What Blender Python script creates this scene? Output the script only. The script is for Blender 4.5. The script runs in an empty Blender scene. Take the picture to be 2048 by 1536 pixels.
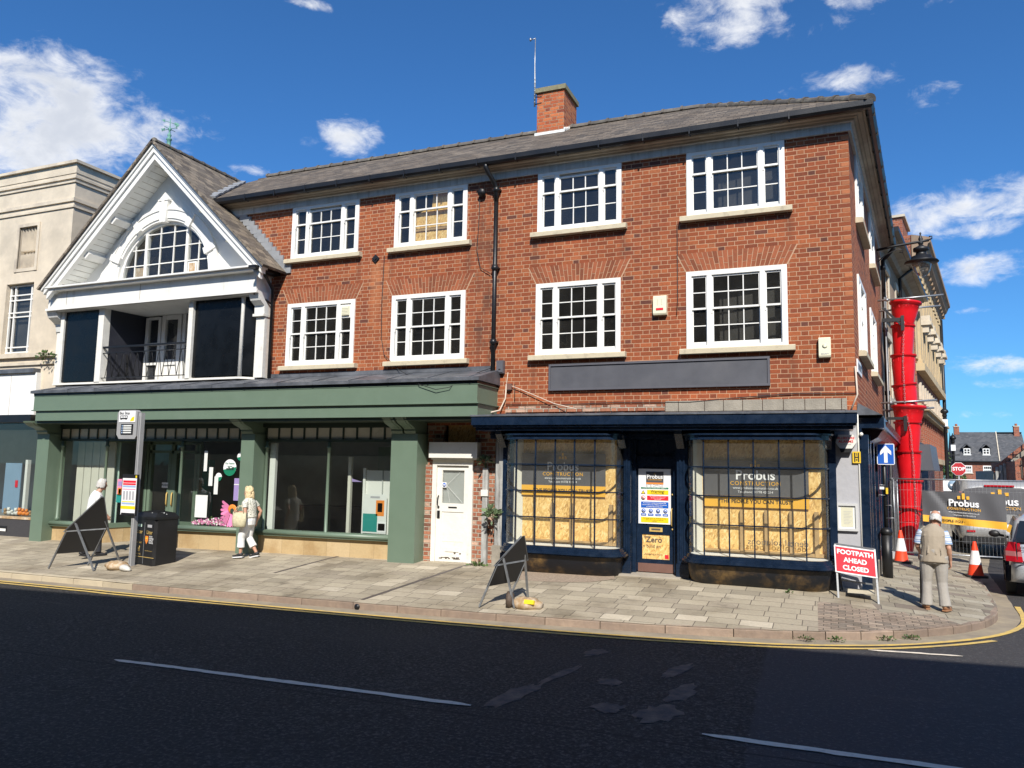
import bpy, bmesh, math, random
from mathutils import Vector as V, Matrix
random.seed(11)
sc=bpy.context.scene; COL=sc.collection
PI=math.pi; R=math.radians
# ---------------- camera ----------------
YAW,PITCH,ROLL=22.72,6.305,1.038
def cam_axes():
    y,p,r=R(YAW),R(PITCH),R(ROLL)
    f=V((-math.sin(y)*math.cos(p),math.cos(y)*math.cos(p),math.sin(p)))
    rt=V((math.cos(y),math.sin(y),0)); u=rt.cross(f)
    return rt*math.cos(r)+u*math.sin(r), u*math.cos(r)-rt*math.sin(r), f
cr,cu,cf=cam_axes()
cd=bpy.data.cameras.new('camera'); cam=bpy.data.objects.new('camera',cd); COL.objects.link(cam)
cam.matrix_world=Matrix(((cr.x,cu.x,-cf.x,0),(cr.y,cu.y,-cf.y,-14.75),(cr.z,cu.z,-cf.z,2.29),(0,0,0,1)))
cd.sensor_width=36; cd.lens=1538/2048*36; cd.clip_end=3000; cd.clip_start=.05
sc.camera=cam
sc.render.resolution_x=1024; sc.render.resolution_y=768
# ---------------- light, sky, exposure ----------------
SUN_EL,SUN_AZ=40.5,23.0     # azimuth: sun stands this far to the right of straight behind the camera side
sdir=V((math.sin(R(SUN_AZ))*math.cos(R(SUN_EL)),-math.cos(R(SUN_AZ))*math.cos(R(SUN_EL)),math.sin(R(SUN_EL))))
sl=bpy.data.lights.new('sun','SUN'); so=bpy.data.objects.new('sun',sl); COL.objects.link(so)
sl.energy=5.0; sl.angle=R(.5); sl.color=(1,.945,.86)
so.rotation_euler=sdir.to_track_quat('Z','Y').to_euler()
sc.view_settings.view_transform='Standard'; sc.view_settings.look='None'
sc.view_settings.exposure=.32; sc.view_settings.gamma=1

class X:
    """tiny expression wrapper for math nodes"""
    def __init__(s,nt,o): s.nt=nt; s.o=o
    def _m(s,op,*a):
        n=s.nt.nodes.new('ShaderNodeMath'); n.operation=op
        for i,x in enumerate((s,)+a):
            if isinstance(x,X): s.nt.links.new(x.o,n.inputs[i])
            else: n.inputs[i].default_value=float(x)
        return X(s.nt,n.outputs[0])
    def __add__(s,b): return s._m('ADD',b)
    __radd__=__add__
    def __sub__(s,b): return s._m('SUBTRACT',b)
    def __rsub__(s,b): return (s*-1)+b
    def __mul__(s,b): return s._m('MULTIPLY',b)
    __rmul__=__mul__
    def __truediv__(s,b): return s._m('DIVIDE',b)
    def floor(s): return s._m('FLOOR')
    def frac(s): return s._m('FRACT')
    def abs(s): return s._m('ABSOLUTE')
    def sq(s): return s*s
    def exp(s): return s._m('EXPONENT')
    def gt(s,b): return s._m('GREATER_THAN',b)
    def lt(s,b): return s._m('LESS_THAN',b)
    def min(s,b): return s._m('MINIMUM',b)
    def max(s,b): return s._m('MAXIMUM',b)
    def at2(s,b): return s._m('ARCTAN2',b)
    def asin(s): return s._m('ARCSINE')
    def ss(s,a,b,c=0.,d=1.):
        n=s.nt.nodes.new('ShaderNodeMapRange'); n.interpolation_type='SMOOTHSTEP'
        s.nt.links.new(s.o,n.inputs[0])
        for i,v in enumerate((a,b,c,d)): n.inputs[i+1].default_value=v
        return X(s.nt,n.outputs[0])
def comb(nt,x,y,z=0.):
    n=nt.nodes.new('ShaderNodeCombineXYZ')
    for i,a in enumerate((x,y,z)):
        if isinstance(a,X): nt.links.new(a.o,n.inputs[i])
        else: n.inputs[i].default_value=a
    return n.outputs[0]
def sep(nt,o):
    n=nt.nodes.new('ShaderNodeSeparateXYZ'); nt.links.new(o,n.inputs[0])
    return [X(nt,q) for q in n.outputs]
def noise(nt,vec,scale,detail=4,rough=.55,dist=0):
    n=nt.nodes.new('ShaderNodeTexNoise'); n.inputs['Scale'].default_value=scale; n.inputs['Detail'].default_value=detail
    n.inputs['Roughness'].default_value=rough; n.inputs['Distortion'].default_value=dist
    if vec: nt.links.new(vec,n.inputs['Vector'])
    return X(nt,n.outputs['Fac'])
def mix(nt,f,a,b,mode='MIX'):
    n=nt.nodes.new('ShaderNodeMix'); n.data_type='RGBA'; n.blend_type=mode
    for k,x in ((0,f),(6,a),(7,b)):
        if isinstance(x,X): nt.links.new(x.o,n.inputs[k])
        elif hasattr(x,'links'): nt.links.new(x,n.inputs[k])
        elif k==0: n.inputs[0].default_value=x
        else: n.inputs[k].default_value=(*x,1) if len(x)==3 else x
    return n.outputs[2]
def ramp(nt,f,stops,const=False):
    n=nt.nodes.new('ShaderNodeValToRGB'); e=n.color_ramp.elements
    if const: n.color_ramp.interpolation='CONSTANT'
    while len(e)<len(stops): e.new(.5)
    for q,(p,c) in zip(e,stops): q.position=p; q.color=(*c,1)
    nt.links.new(f.o,n.inputs[0]); return n.outputs[0]
def white(nt,vec):
    n=nt.nodes.new('ShaderNodeTexWhiteNoise'); n.noise_dimensions='3D'; nt.links.new(vec,n.inputs['Vector']); return X(nt,n.outputs['Value'])
def mapping(nt,o,s=(1,1,1),r=(0,0,0)):
    n=nt.nodes.new('ShaderNodeMapping'); nt.links.new(o,n.inputs[0]); n.inputs['Scale'].default_value=s; n.inputs['Rotation'].default_value=r; return n.outputs[0]

w=bpy.data.worlds.new('World'); sc.world=w; w.use_nodes=True; nt=w.node_tree
bg=nt.nodes['Background']; bg.inputs[1].default_value=.076
sky=nt.nodes.new('ShaderNodeTexSky'); sky.sky_type='NISHITA'; sky.sun_disc=False
sky.sun_elevation=R(SUN_EL); sky.sun_rotation=R(180-SUN_AZ); sky.altitude=100; sky.air_density=1.0; sky.dust_density=.4; sky.ozone_density=2.6
tc=nt.nodes.new('ShaderNodeTexCoord').outputs['Generated']
dx,dy,dz=sep(nt,tc)
az=dx.at2(dy); el=dz.asin()
CL=[(-0.961,0.375,0.17,0.062),(-0.87,0.36,0.05,0.022),(-0.987,0.333,0.11,0.04),(-0.748,0.375,0.026,0.011),(-0.625,0.407,0.05,0.022),(-0.669,0.398,0.022,0.012),(-0.741,0.358,0.035,0.008),(-0.05,0.565,0.15,0.035),(-0.087,0.53,0.07,0.03),(.06,.575,.08,.02),(0.036,0.457,0.06,0.018),(0.133,0.423,0.055,0.018),(0.147,0.304,0.115,0.024),(0.106,0.291,0.055,0.02),(0.161,0.273,0.062,0.012),(0.154,0.233,0.075,0.018),(0.16,0.122,0.08,0.014),(0.163,0.103,0.055,0.009),(0.152,0.07,0.058,0.009),(-0.671,0.548,0.036,0.007),(0.15,0.185,0.022,0.005),(0.132,0.514,0.05,0.007),(2.6,.45,.55,.16),(-2.3,.5,.5,.14),(1.5,.55,.35,.10),(3.0,.95,.7,.12),(-2.9,.2,.6,.06),(.9,1.1,.5,.09),(-1.5,.95,.4,.09)]  # the last, large clouds are out of view, added to neutralise the ambient light
bl=None
for a,e,ra,re in CL:
    q=(((az-a)/(ra*1.25)).sq()+((el-e)/(re*1.3)).sq())*-1
    q=q.exp()*(1. if ra*re>.0015 else (.80 if ra*re>.0006 else .72)); bl=q if bl is None else bl.max(q)
uv=comb(nt,az*1.,el*1.7,0.)
n1=noise(nt,uv,9,10,.6,.35); n2=noise(nt,uv,3.5,3,.5); n3=noise(nt,uv,26,6,.65,.6)
dens=(bl*1.0+(n1-.5)*1.9+(n3-.5)*.8-.52).ss(.0,.62)
core=(bl*1.0+(n1-.5)*1.1-.62).ss(0.,.5)
shade=(n1*1.2+n2*.6-.45).ss(.1,.7)
ccol=mix(nt,shade*core*.85,(11.5,11.6,11.8),(6.4,6.9,7.9))
skc=mix(nt,1.0,sky.outputs[0],(.47,1.0,1.52),'MULTIPLY')
out=mix(nt,dens*.96,skc,ccol)
nt.links.new(out,bg.inputs[0])

# ---------------- materials ----------------
MATS={}
def base(name):
    m=bpy.data.materials.new(name); m.use_nodes=True; nt=m.node_tree; b=nt.nodes['Principled BSDF']; MATS[name]=m
    return m,nt,b
def setb(b,rough=.6,metal=0.,spec=.5):
    b.inputs['Roughness'].default_value=rough; b.inputs['Metallic'].default_value=metal; b.inputs['Specular IOR Level'].default_value=spec
def bump(nt,b,h,strength=.3,dist=.01):
    n=nt.nodes.new('ShaderNodeBump'); n.inputs['Strength'].default_value=strength; n.inputs['Distance'].default_value=dist
    nt.links.new(h.o,n.inputs['Height']); nt.links.new(n.outputs[0],b.inputs['Normal'])
def coord(nt,kind='Object'): return nt.nodes.new('ShaderNodeTexCoord').outputs[kind]
def mat(name,col,rough=.6,metal=0.,var=.12,sc_=3.,bmp=.12,bs=40.,dirt=None,dirt_amt=.35,dirt_sc=1.2,spec=.5,rnd=0.,streak=False,coat=0.):
    if name in MATS: return MATS[name]
    m,nt,b=base(name); setb(b,rough,metal,spec); o=coord(nt)
    n=noise(nt,o,sc_,5)
    c=mix(nt,(n-.3)*2.,tuple(x*(1-var) for x in col),tuple(min(1,x*(1+var)) for x in col))
    if dirt:
        o2=mapping(nt,o,(6,6,.5)) if streak else o
        d=noise(nt,o2,dirt_sc,8,.65)
        c=mix(nt,d.ss(1-dirt_amt-.25,1-dirt_amt+.15),c,dirt)
    if rnd:
        a=nt.nodes.new('ShaderNodeAttribute'); a.attribute_name='rnd'; f=X(nt,a.outputs['Fac'])
        c=mix(nt,1.,c,ramp(nt,f,[(0,(1-rnd,)*3),(1,(1+rnd*.6,)*3)]),'MULTIPLY')
    nt.links.new(c,b.inputs['Base Color'])
    rr=(n-.5)*.25+rough; nt.links.new(rr.o,b.inputs['Roughness'])
    if bmp: bump(nt,b,noise(nt,o,bs,4),bmp,.01)
    if coat: b.inputs['Coat Weight'].default_value=coat; b.inputs['Coat Roughness'].default_value=.08
    return m
def bond(name,S,Hd,course,joint,stops,mortar,bmp=.6,weather=None,wsc=.35,wamt=.5,var=.12,rough=.85,randoff=False,tint=None,jd=.008):
    """bond in metres over the UV: flemish when Hd>0, running bond when Hd=0"""
    m,nt,b=base(name); setb(b,rough,0,.3)
    uvn=coord(nt,'UV'); u,v,_=sep(nt,uvn); o=coord(nt)
    wob=(noise(nt,uvn,3.,2)-.5)*.012
    v=v+wob; row=(v/course).floor(); P=S+Hd
    if randoff: u2=u+white(nt,comb(nt,row,7.,0.))*P
    else: u2=u+(row/2).frac()*P
    k=(u2/P).floor(); uu=u2-k*P
    ey=v-row*course; ey=ey.min(course-ey)
    if Hd:
        h=uu.gt(S); lx=uu-h*S; wd=h*(Hd-S)+S
    else: h=uu*0.; lx=uu; wd=h+S
    ex=lx.min(wd-lx); d=ex.min(ey)+(noise(nt,uvn,60,2)-.5)*joint*.5
    mk=d.ss(joint*.5-.0015,joint*.5+.002)
    wn=white(nt,comb(nt,k*2+h,row,3.)); wn2=white(nt,comb(nt,k*2+h,row,9.))
    c=ramp(nt,wn,stops,True)
    nn=noise(nt,uvn,22,5,.6)
    c=mix(nt,1.,c,ramp(nt,nn,[(.25,(1-var*2,)*3),(.75,(1+var,)*3)]),'MULTIPLY')
    c=mix(nt,1.,c,ramp(nt,wn2,[(0,(1-var,)*3),(1,(1+var,)*3)]),'MULTIPLY')
    c=mix(nt,mk,mortar,c)
    if 'pav' in name:
        vn=nt.nodes.new('ShaderNodeTexVoronoi'); vn.inputs['Scale'].default_value=3.2; nt.links.new(uvn,vn.inputs['Vector'])
        c=mix(nt,X(nt,vn.outputs['Distance']).ss(.05,.09,1,0)*.5*noise(nt,uvn,1.3,2).gt(.5),c,(.12,.11,.10))
        c=mix(nt,(noise(nt,uvn,1.6,8,.7)-.55).ss(0,.12)*.55,c,(.17,.145,.11))
    if weather:
        d2=noise(nt,o,wsc,7,.62); c=mix(nt,(d2-.42).ss(0,.3)*wamt,c,weather,'MULTIPLY')
    if tint:
        d3=noise(nt,mapping(nt,o,(1,1,.35)),.5,5); c=mix(nt,(d3-.5).ss(0,.2)*.6,c,tint,'MULTIPLY')
    if name=='red_brick':
        px,py_,pz_=sep(nt,nt.nodes.new('ShaderNodeNewGeometry').outputs['Position']); wn_=noise(nt,mapping(nt,o,(2,2,.6)),2.5,5,.6)
        st=((px+9.62).abs().ss(.05,.22,1,0))*(pz_.ss(4.6,6.9))*(pz_.lt(7.0))*wn_*.8
        st2=((px+9.35).abs().ss(.03,.15,1,0))*(pz_.lt(6.9))*wn_*.5
        c=mix(nt,st.max(st2),c,(.56,.23,.10))
        gr=((px+6.85).abs().ss(.1,.5,1,0))*(wn_-.35).ss(0,.3)*.6; c=mix(nt,gr,c,(.09,.045,.03))
        for (a0,a1,zz_) in ((-12.1,-10.1,7.13),(-9.2,-7.25,7.13),(-5.7,-3.8,7.13),(-2.6,-.65,7.13),(-2.6,-.65,4.52),(-5.7,-3.8,4.52)):
            for e in (a0,a1):
                q=((px-e).abs().ss(.0,.13,1,0))*((pz_-zz_)*-1).ss(0,.05)*((pz_-zz_)*-1).ss(.3,1.0,1,0)*wn_*.7; c=mix(nt,q,c,(.10,.045,.028))
    nt.links.new(c,b.inputs['Base Color'])
    bump(nt,b,mk+nn*.35,bmp,jd)
    return m
BR=[(0,(.29,.078,.03)),(.16,(.25,.066,.027)),(.38,(.33,.095,.036)),(.6,(.27,.072,.029)),(.8,(.22,.060,.028)),(.93,(.13,.047,.032)),(.965,(.34,.11,.046))]
BRO=[(0,(.50,.15,.055)),(.3,(.42,.105,.04)),(.6,(.34,.085,.035)),(.85,(.24,.062,.035))]
MORT=(.47,.29,.18)
M_brick=bond('red_brick',.236,.128,.0856,.0115,BR,MORT,weather=(.62,.55,.5),wamt=.35,tint=(1.28,1.1,1.0))
M_chim=bond('chimney_brick',.236,.128,.086,.012,BRO,(.42,.30,.2),bmp=1.,weather=(.6,.5,.45),wamt=.3,jd=.02)
M_jamb=bond('worn_brick',.236,.12,.086,.02,[(0,(.40,.17,.10)),(.4,(.33,.12,.07)),(.7,(.52,.34,.25)),(.88,(.2,.09,.06))],(.45,.38,.3),bmp=1.2,weather=(.5,.45,.4),wamt=.5,jd=.03)
M_fbrick=bond('far_brick',.225,.11,.085,.012,[(0,(.35,.11,.06)),(.5,(.28,.085,.05)),(.8,(.2,.07,.045))],(.36,.25,.19),weather=(.7,.65,.6))
M_slate=bond('roof_slate',.27,0,.2,.007,[(0,(.15,.122,.095)),(.3,(.12,.10,.08)),(.6,(.18,.148,.115)),(.85,(.10,.086,.072))],(.04,.037,.034),bmp=1.,weather=(.72,.66,.6),wsc=.8,var=.18,rough=.8,jd=.02)
M_slate2=bond('gable_slate',.27,0,.2,.009,[(0,(.21,.175,.135)),(.3,(.16,.135,.11)),(.6,(.25,.205,.155)),(.85,(.13,.11,.092))],(.05,.045,.04),bmp=1.,weather=(.6,.55,.5),wsc=.8,var=.2,rough=.85,jd=.025)
M_fslate=bond('far_slate',.3,0,.22,.006,[(0,(.085,.088,.095)),(.5,(.07,.073,.08)),(.8,(.10,.10,.105))],(.04,.04,.045),bmp=.5,rough=.7)
PAVS=[(0,(.40,.345,.255)),(.25,(.37,.32,.235)),(.5,(.41,.355,.26)),(.70,(.33,.285,.21)),(.82,(.45,.39,.29)),(.9,(.35,.30,.225)),(.97,(.52,.455,.345))]
M_pave=bond('paving_slabs',.46,0,.30,.012,PAVS,(.13,.11,.085),bmp=.5,weather=(.55,.52,.48),wsc=.7,wamt=.9,var=.08,rough=.9,randoff=True)
M_pave2=bond('side_paving',.45,0,.3,.012,[(0,(.36,.32,.24)),(.3,(.31,.275,.21)),(.6,(.40,.36,.28)),(.85,(.24,.2,.16))],(.11,.095,.075),bmp=.5,weather=(.65,.6,.56),wsc=.9,wamt=.5,var=.09,rough=.9,randoff=True)
M_block=bond('block_paving',.2,0,.1,.01,[(0,(.33,.26,.20)),(.3,(.27,.215,.165)),(.6,(.36,.285,.215)),(.85,(.23,.19,.15))],(.10,.085,.065),bmp=.7,weather=(.7,.65,.6),wsc=1.5,rough=.9)
M_tile=bond('entrance_tiles',.1,0,.1,.008,[(0,(.5,.45,.38)),(.5,(.42,.38,.32))],(.2,.18,.15))
M_stallstone=bond('stall_riser_stone',.62,0,1.5,.008,[(0,(.50,.37,.20)),(.5,(.54,.41,.235))],(.34,.25,.14),bmp=.25,weather=(.66,.55,.42),wsc=1.6,wamt=.7,var=.05)
M_ftile=bond('white_tiles',.4,0,.12,.006,[(0,(.7,.66,.55)),(.5,(.74,.7,.6))],(.4,.38,.32),bmp=.2)
W='white_paint'
mat(W,(.80,.79,.75),.45,var=.04,bmp=.08,dirt=(.50,.46,.38),dirt_amt=.12,dirt_sc=3.)
mat('old_white_paint',(.76,.75,.71),.6,var=.05,bmp=.25,bs=25,dirt=(.46,.43,.37),dirt_amt=.14,dirt_sc=2.2)
mat('streaked_white',(.74,.74,.70),.65,var=.06,bmp=.2,dirt=(.45,.44,.40),dirt_amt=.24,dirt_sc=.8,streak=True)
mat('peeling_paint',(.74,.72,.66),.7,var=.06,bmp=.5,bs=12,dirt=(.34,.32,.28),dirt_amt=.20,dirt_sc=5.)
mat('grey_frieze',(.56,.56,.53),.7,var=.08,dirt=(.34,.32,.28),dirt_amt=.35,dirt_sc=1.8,streak=True)
mat('cornice_stone',(.42,.37,.29),.8,var=.12,dirt=(.24,.205,.16),dirt_amt=.4,dirt_sc=1.1)
mat('sill_stone',(.56,.49,.35),.85,var=.08,dirt=(.30,.26,.19),dirt_amt=.3,dirt_sc=6.,bmp=.3)
mat('cream_render',(.66,.57,.44),.85,var=.07,bmp=.35,bs=30,dirt=(.47,.41,.32),dirt_amt=.42,dirt_sc=1.0)
mat('cream_trim',(.62,.54,.42),.85,var=.08,bmp=.3,dirt=(.36,.31,.25),dirt_amt=.35,dirt_sc=1.6)
mat('black_paint',(.009,.009,.010),.4,var=.3,bmp=.15)
mat('black_iron',(.010,.010,.011),.45,var=.3,metal=.0)
mat('lead',(.085,.092,.105),.5,metal=.2,var=.25,sc_=2.5,bmp=.5,bs=9,dirt=(.18,.19,.21),dirt_amt=.4,dirt_sc=2.)
mat('green_paint',(.135,.19,.137),.42,var=.04,bmp=.04,dirt=(.155,.205,.155),dirt_amt=.25)
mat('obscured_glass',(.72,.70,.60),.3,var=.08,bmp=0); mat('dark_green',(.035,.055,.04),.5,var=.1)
mat('navy_paint',(.006,.016,.038),.28,var=.25,sc_=6,bmp=.1,bs=15,dirt=(.02,.034,.06),dirt_amt=.28,dirt_sc=5.,spec=.55)
mat('navy_worn',(.005,.007,.012),.5,var=.2,bmp=.6,bs=10,dirt=(.32,.19,.06),dirt_amt=.29,dirt_sc=1.9)
mat('oxblood_mould',(.06,.022,.022),.3,var=.3,bmp=.1)
mat('dark_panel',(.006,.007,.008),.28,var=.3,bmp=.0,spec=.3)
mat('signboard_grey',(.085,.087,.10),.5,var=.1,bmp=.1,dirt=(.11,.11,.12),dirt_amt=.3)
mat('grey_render',(.40,.40,.42),.85,var=.05,bmp=.9,bs=7,dirt=(.28,.28,.29),dirt_amt=.25)
mat('granite',(.055,.052,.055),.55,var=.6,sc_=70,bmp=.1)
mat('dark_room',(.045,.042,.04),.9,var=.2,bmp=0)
mat('shop_wall',(.42,.44,.42),.9,var=.1,bmp=0)
mat('shop_floor',(.30,.30,.29),.6,var=.1,bmp=0)
mat('interior_white',(.72,.72,.68),.8,var=.03,bmp=0)
mat('cream_blind',(.62,.60,.52),.8,var=.05,bmp=0)
mat('wood',(.42,.27,.12),.7,var=.2,sc_=8,bmp=.2)
mat('copper_green',(.12,.30,.24),.6,var=.2,sc_=12)
mat('galv',(.36,.37,.38),.4,metal=.7,var=.2,sc_=20)
mat('dull_steel',(.25,.26,.27),.5,metal=.5,var=.2,sc_=15)
mat('grey_post',(.33,.33,.33),.5,var=.08)
mat('cable_black',(.02,.02,.02),.6,bmp=0)
mat('cable_white',(.62,.52,.42),.6,bmp=0)
mat('plastic_white',(.76,.74,.68),.4,var=.03,bmp=0)
mat('plastic_cream',(.74,.70,.52),.4,var=.03,bmp=0)
mat('plastic_grey',(.10,.10,.115),.45,var=.05,bmp=0)
mat('red_plastic',(.66,.008,.014),.33,var=.06,bmp=.12,bs=10,spec=.5,dirt=(.62,.03,.03),dirt_amt=.2)
mat('cone_orange',(.86,.065,.02),.45,var=.06,bmp=.05)
mat('cone_white',(.78,.78,.78),.4,var=.04,dirt=(.5,.48,.46),dirt_amt=.2,dirt_sc=8)
mat('rubber',(.025,.025,.025),.8,var=.3)
mat('tape_dark',(.10,.08,.07),.6)
for n,c in dict(sign_white=(.82,.82,.82),sign_red=(.72,.012,.03),sign_blue=(.004,.10,.48),sign_black=(.015,.015,.015),sign_yellow=(.85,.62,.01),amber=(.80,.42,.04),sign_green=(.01,.19,.10),pale_green=(.55,.72,.62),pink=(.75,.25,.40),purple=(.33,.25,.5),gold=(.55,.38,.12),teal=(.02,.25,.22),stop_red=(.42,.012,.02),hyd_yellow=(.75,.5,.03),paper=(.72,.73,.7),pale_blue=(.22,.33,.45),orange=(.8,.25,.04),plate_yellow=(.85,.55,.02),banner_grey=(.085,.085,.092),board_grey=(.075,.075,.085),parchment=(.62,.60,.45),grey_text=(.4,.4,.42),skin_pink=(.6,.3,.22),black_matte=(.012,.012,.013)).items():
    mat(n,c,.5,var=.04,bmp=.0)
mat('kerb_granite',(.29,.215,.16),.85,var=.18,sc_=9,bmp=.6,bs=30,dirt=(.22,.165,.13),dirt_amt=.35,dirt_sc=3,rnd=.22)
mat('kerb_concrete',(.48,.41,.29),.85,var=.1,sc_=6,bmp=.4,dirt=(.36,.30,.215),dirt_amt=.35,dirt_sc=3,rnd=.12)
mat('gutter_concrete',(.35,.29,.20),.9,var=.15,sc_=5,bmp=.5,dirt=(.24,.20,.15),dirt_amt=.45,dirt_sc=2)
mat('yellow_line',(.70,.48,.12),.8,var=.12,sc_=10,bmp=.3,dirt=(.40,.31,.16),dirt_amt=.38,dirt_sc=7)
mat('white_line',(.76,.67,.54),.8,var=.1,sc_=10,bmp=.3,dirt=(.25,.25,.24),dirt_amt=.26,dirt_sc=9)
mat('old_patch',(.20,.14,.10),.9,var=.3,sc_=9,bmp=.6,bs=60,dirt=(.05,.047,.05),dirt_amt=.45,dirt_sc=6)
mat('tarmac_patch',(.34,.26,.19),.9,var=.35,sc_=30,bmp=.6,bs=60)
mat('car_silver',(.50,.53,.56),.28,metal=.35,var=.02,bmp=0,coat=.6)
mat('van_silver',(.42,.42,.41),.3,metal=.4,var=.03,bmp=0,coat=.5)
mat('car_glass',(.012,.014,.016),.06,var=.0,bmp=0,spec=.6)
mat('tyre',(.02,.02,.02),.8,var=.2)
mat('tail_red',(.45,.01,.02),.12,var=.1,bmp=0,coat=.6)
mat('tail_clear',(.42,.16,.16),.12,var=.1,bmp=0,coat=.6)
mat('skin',(.50,.27,.18),.5,var=.08,sc_=14,bmp=.06)
mat('hair_white',(.55,.53,.50),.65,var=.14,sc_=40,bmp=.7,bs=70)
mat('hair_blonde',(.66,.52,.30),.6,var=.22,sc_=40,bmp=.8,bs=60)
mat('cloth_white',(.78,.78,.77),.85,var=.04,sc_=9,bmp=.5,bs=14)
mat('cloth_beige',(.34,.285,.215),.9,var=.07,sc_=9,bmp=.6,bs=12)
mat('cloth_grey',(.35,.325,.29),.9,var=.06,sc_=9,bmp=.6,bs=12)
mat('cloth_dark',(.03,.032,.04),.9,var=.1,bmp=.4)
mat('cloth_blue',(.30,.42,.62),.85,var=.05)
mat('shoe_brown',(.32,.16,.08),.6,var=.1); mat('shoe_black',(.02,.02,.022),.6)
mat('bag_cream',(.55,.50,.33),.8,var=.2,sc_=18,bmp=.5)
mat('sack',(.40,.26,.13),.75,var=.25,sc_=10,bmp=.8,bs=14,dirt=(.62,.56,.46),dirt_amt=.35,dirt_sc=6)
mat('sack_dark',(.10,.07,.05),.7,var=.3,sc_=10,bmp=.6)
mat('clear_bag',(.62,.60,.55),.3,var=.2,sc_=10,bmp=.8)
mat('leaf',(.07,.125,.03),.6,var=.35,sc_=12,rnd=.5,bmp=0); mat('leaf_grey',(.13,.19,.09),.6,var=.35,sc_=12,rnd=.5,bmp=0)
mat('stem',(.12,.09,.05),.8)
mat('petal',(.75,.22,.42),.6,rnd=.4,bmp=0); mat('heather',(.42,.12,.26),.7,rnd=.6,bmp=0)
mat('stone_hall',(.56,.43,.25),.85,var=.1,dirt=(.38,.30,.2),dirt_amt=.4,dirt_sc=.8)
mat('brown_stone',(.36,.25,.16),.85,var=.12,dirt=(.2,.14,.1),dirt_amt=.4,dirt_sc=.8)
mat('opposite_wall',(.20,.15,.12),.9,var=.1)
mat('rubble_stone',(.30,.27,.22),.9,var=.25,sc_=4,bmp=.8)
# patterned shirt
m,nt,b=base('shirt_pattern'); setb(b,.85); o=coord(nt)
vn=nt.nodes.new('ShaderNodeTexVoronoi'); vn.inputs['Scale'].default_value=38; nt.links.new(o,vn.inputs['Vector'])
nt.links.new(ramp(nt,X(nt,vn.outputs['Distance']),[(.25,(.20,.22,.16)),(.5,(.66,.64,.56))]),b.inputs['Base Color'])
m,nt,b=base('shirt_stripes'); setb(b,.85); z=sep(nt,coord(nt))[2]
nt.links.new(ramp(nt,(z*11).frac(),[(0,(.62,.68,.78)),(.5,(.22,.34,.56)),(.72,(.62,.68,.78)),(.9,(.08,.12,.22))],True),b.inputs['Base Color'])
# OSB
m,nt,b=base('osb'); setb(b,.75); uvn=coord(nt,'UV'); cols=None; hh=None
ac=mix(nt,noise(nt,uvn,4,5),(.66,.39,.115),(.78,.50,.17))
for i,(rt,ed) in enumerate([(.35,9.),(-.55,11.),(1.3,10.),(-1.15,13.)]):
    vn=nt.nodes.new('ShaderNodeTexVoronoi'); vn.inputs['Scale'].default_value=1.
    mp=mapping(nt,mapping(nt,uvn,(1,1,1),(0,0,rt)),(ed*1.1,ed*3.2,1)); nt.links.new(mp,vn.inputs['Vector'])
    s=sep(nt,vn.outputs['Color'])
    c=ramp(nt,s[1],[(0,(.50,.28,.08)),(.3,(.70,.43,.14)),(.7,(.80,.53,.19)),(1,(.88,.65,.30))])
    ac=mix(nt,s[0].gt(.6),ac,c)
nt.links.new(ac,b.inputs['Base Color']); bump(nt,b,noise(nt,uvn,30,4),.3,.01)
# asphalt (fresh black; older beyond the seam on the right)
m,nt,b=base('asphalt'); setb(b,.85,0,.35); o=coord(nt); x_,y_,z_=sep(nt,o)
g=noise(nt,o,26,5,.75); g2=noise(nt,o,.5,5); g3=noise(nt,o,70,2)
c=mix(nt,g2,(.022,.0205,.019),(.034,.031,.028))
c=mix(nt,(g-.5).ss(0,.14)*.75,c,(.14,.128,.115)); c=mix(nt,(.48-g).ss(0,.12)*.8,c,(.006,.006,.006))
seam=(x_+(y_+3.)*.04+.95+(noise(nt,o,1.5,3)-.5)*.12)
older=mix(nt,(g-.5).ss(0,.2),(.045,.043,.044),(.115,.108,.102))
c=mix(nt,seam.ss(0.,.05),c,older)
trk=((y_+5.3).abs().ss(.2,.75,1,0)).max((y_+9.6).abs().ss(.2,.8,1,0))*g2; c=mix(nt,trk*.35,c,(.06,.055,.05))
crack=(y_+7.85+(noise(nt,o,1.1,4)-.5)*.16).abs().lt(.018)*(x_.lt(4.))
c=mix(nt,crack*.7,c,(.008,.008,.008))
str_=noise(nt,mapping(nt,o,(.35,2.2,1)),1.1,6,.65)
c=mix(nt,(str_-.6).ss(0,.12)*.45*(y_+5.6).ss(-.7,.7),c,(.13,.11,.085))
nt.links.new(c,b.inputs['Base Color']); bump(nt,b,g+g3*.5,.8,.012)
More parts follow.
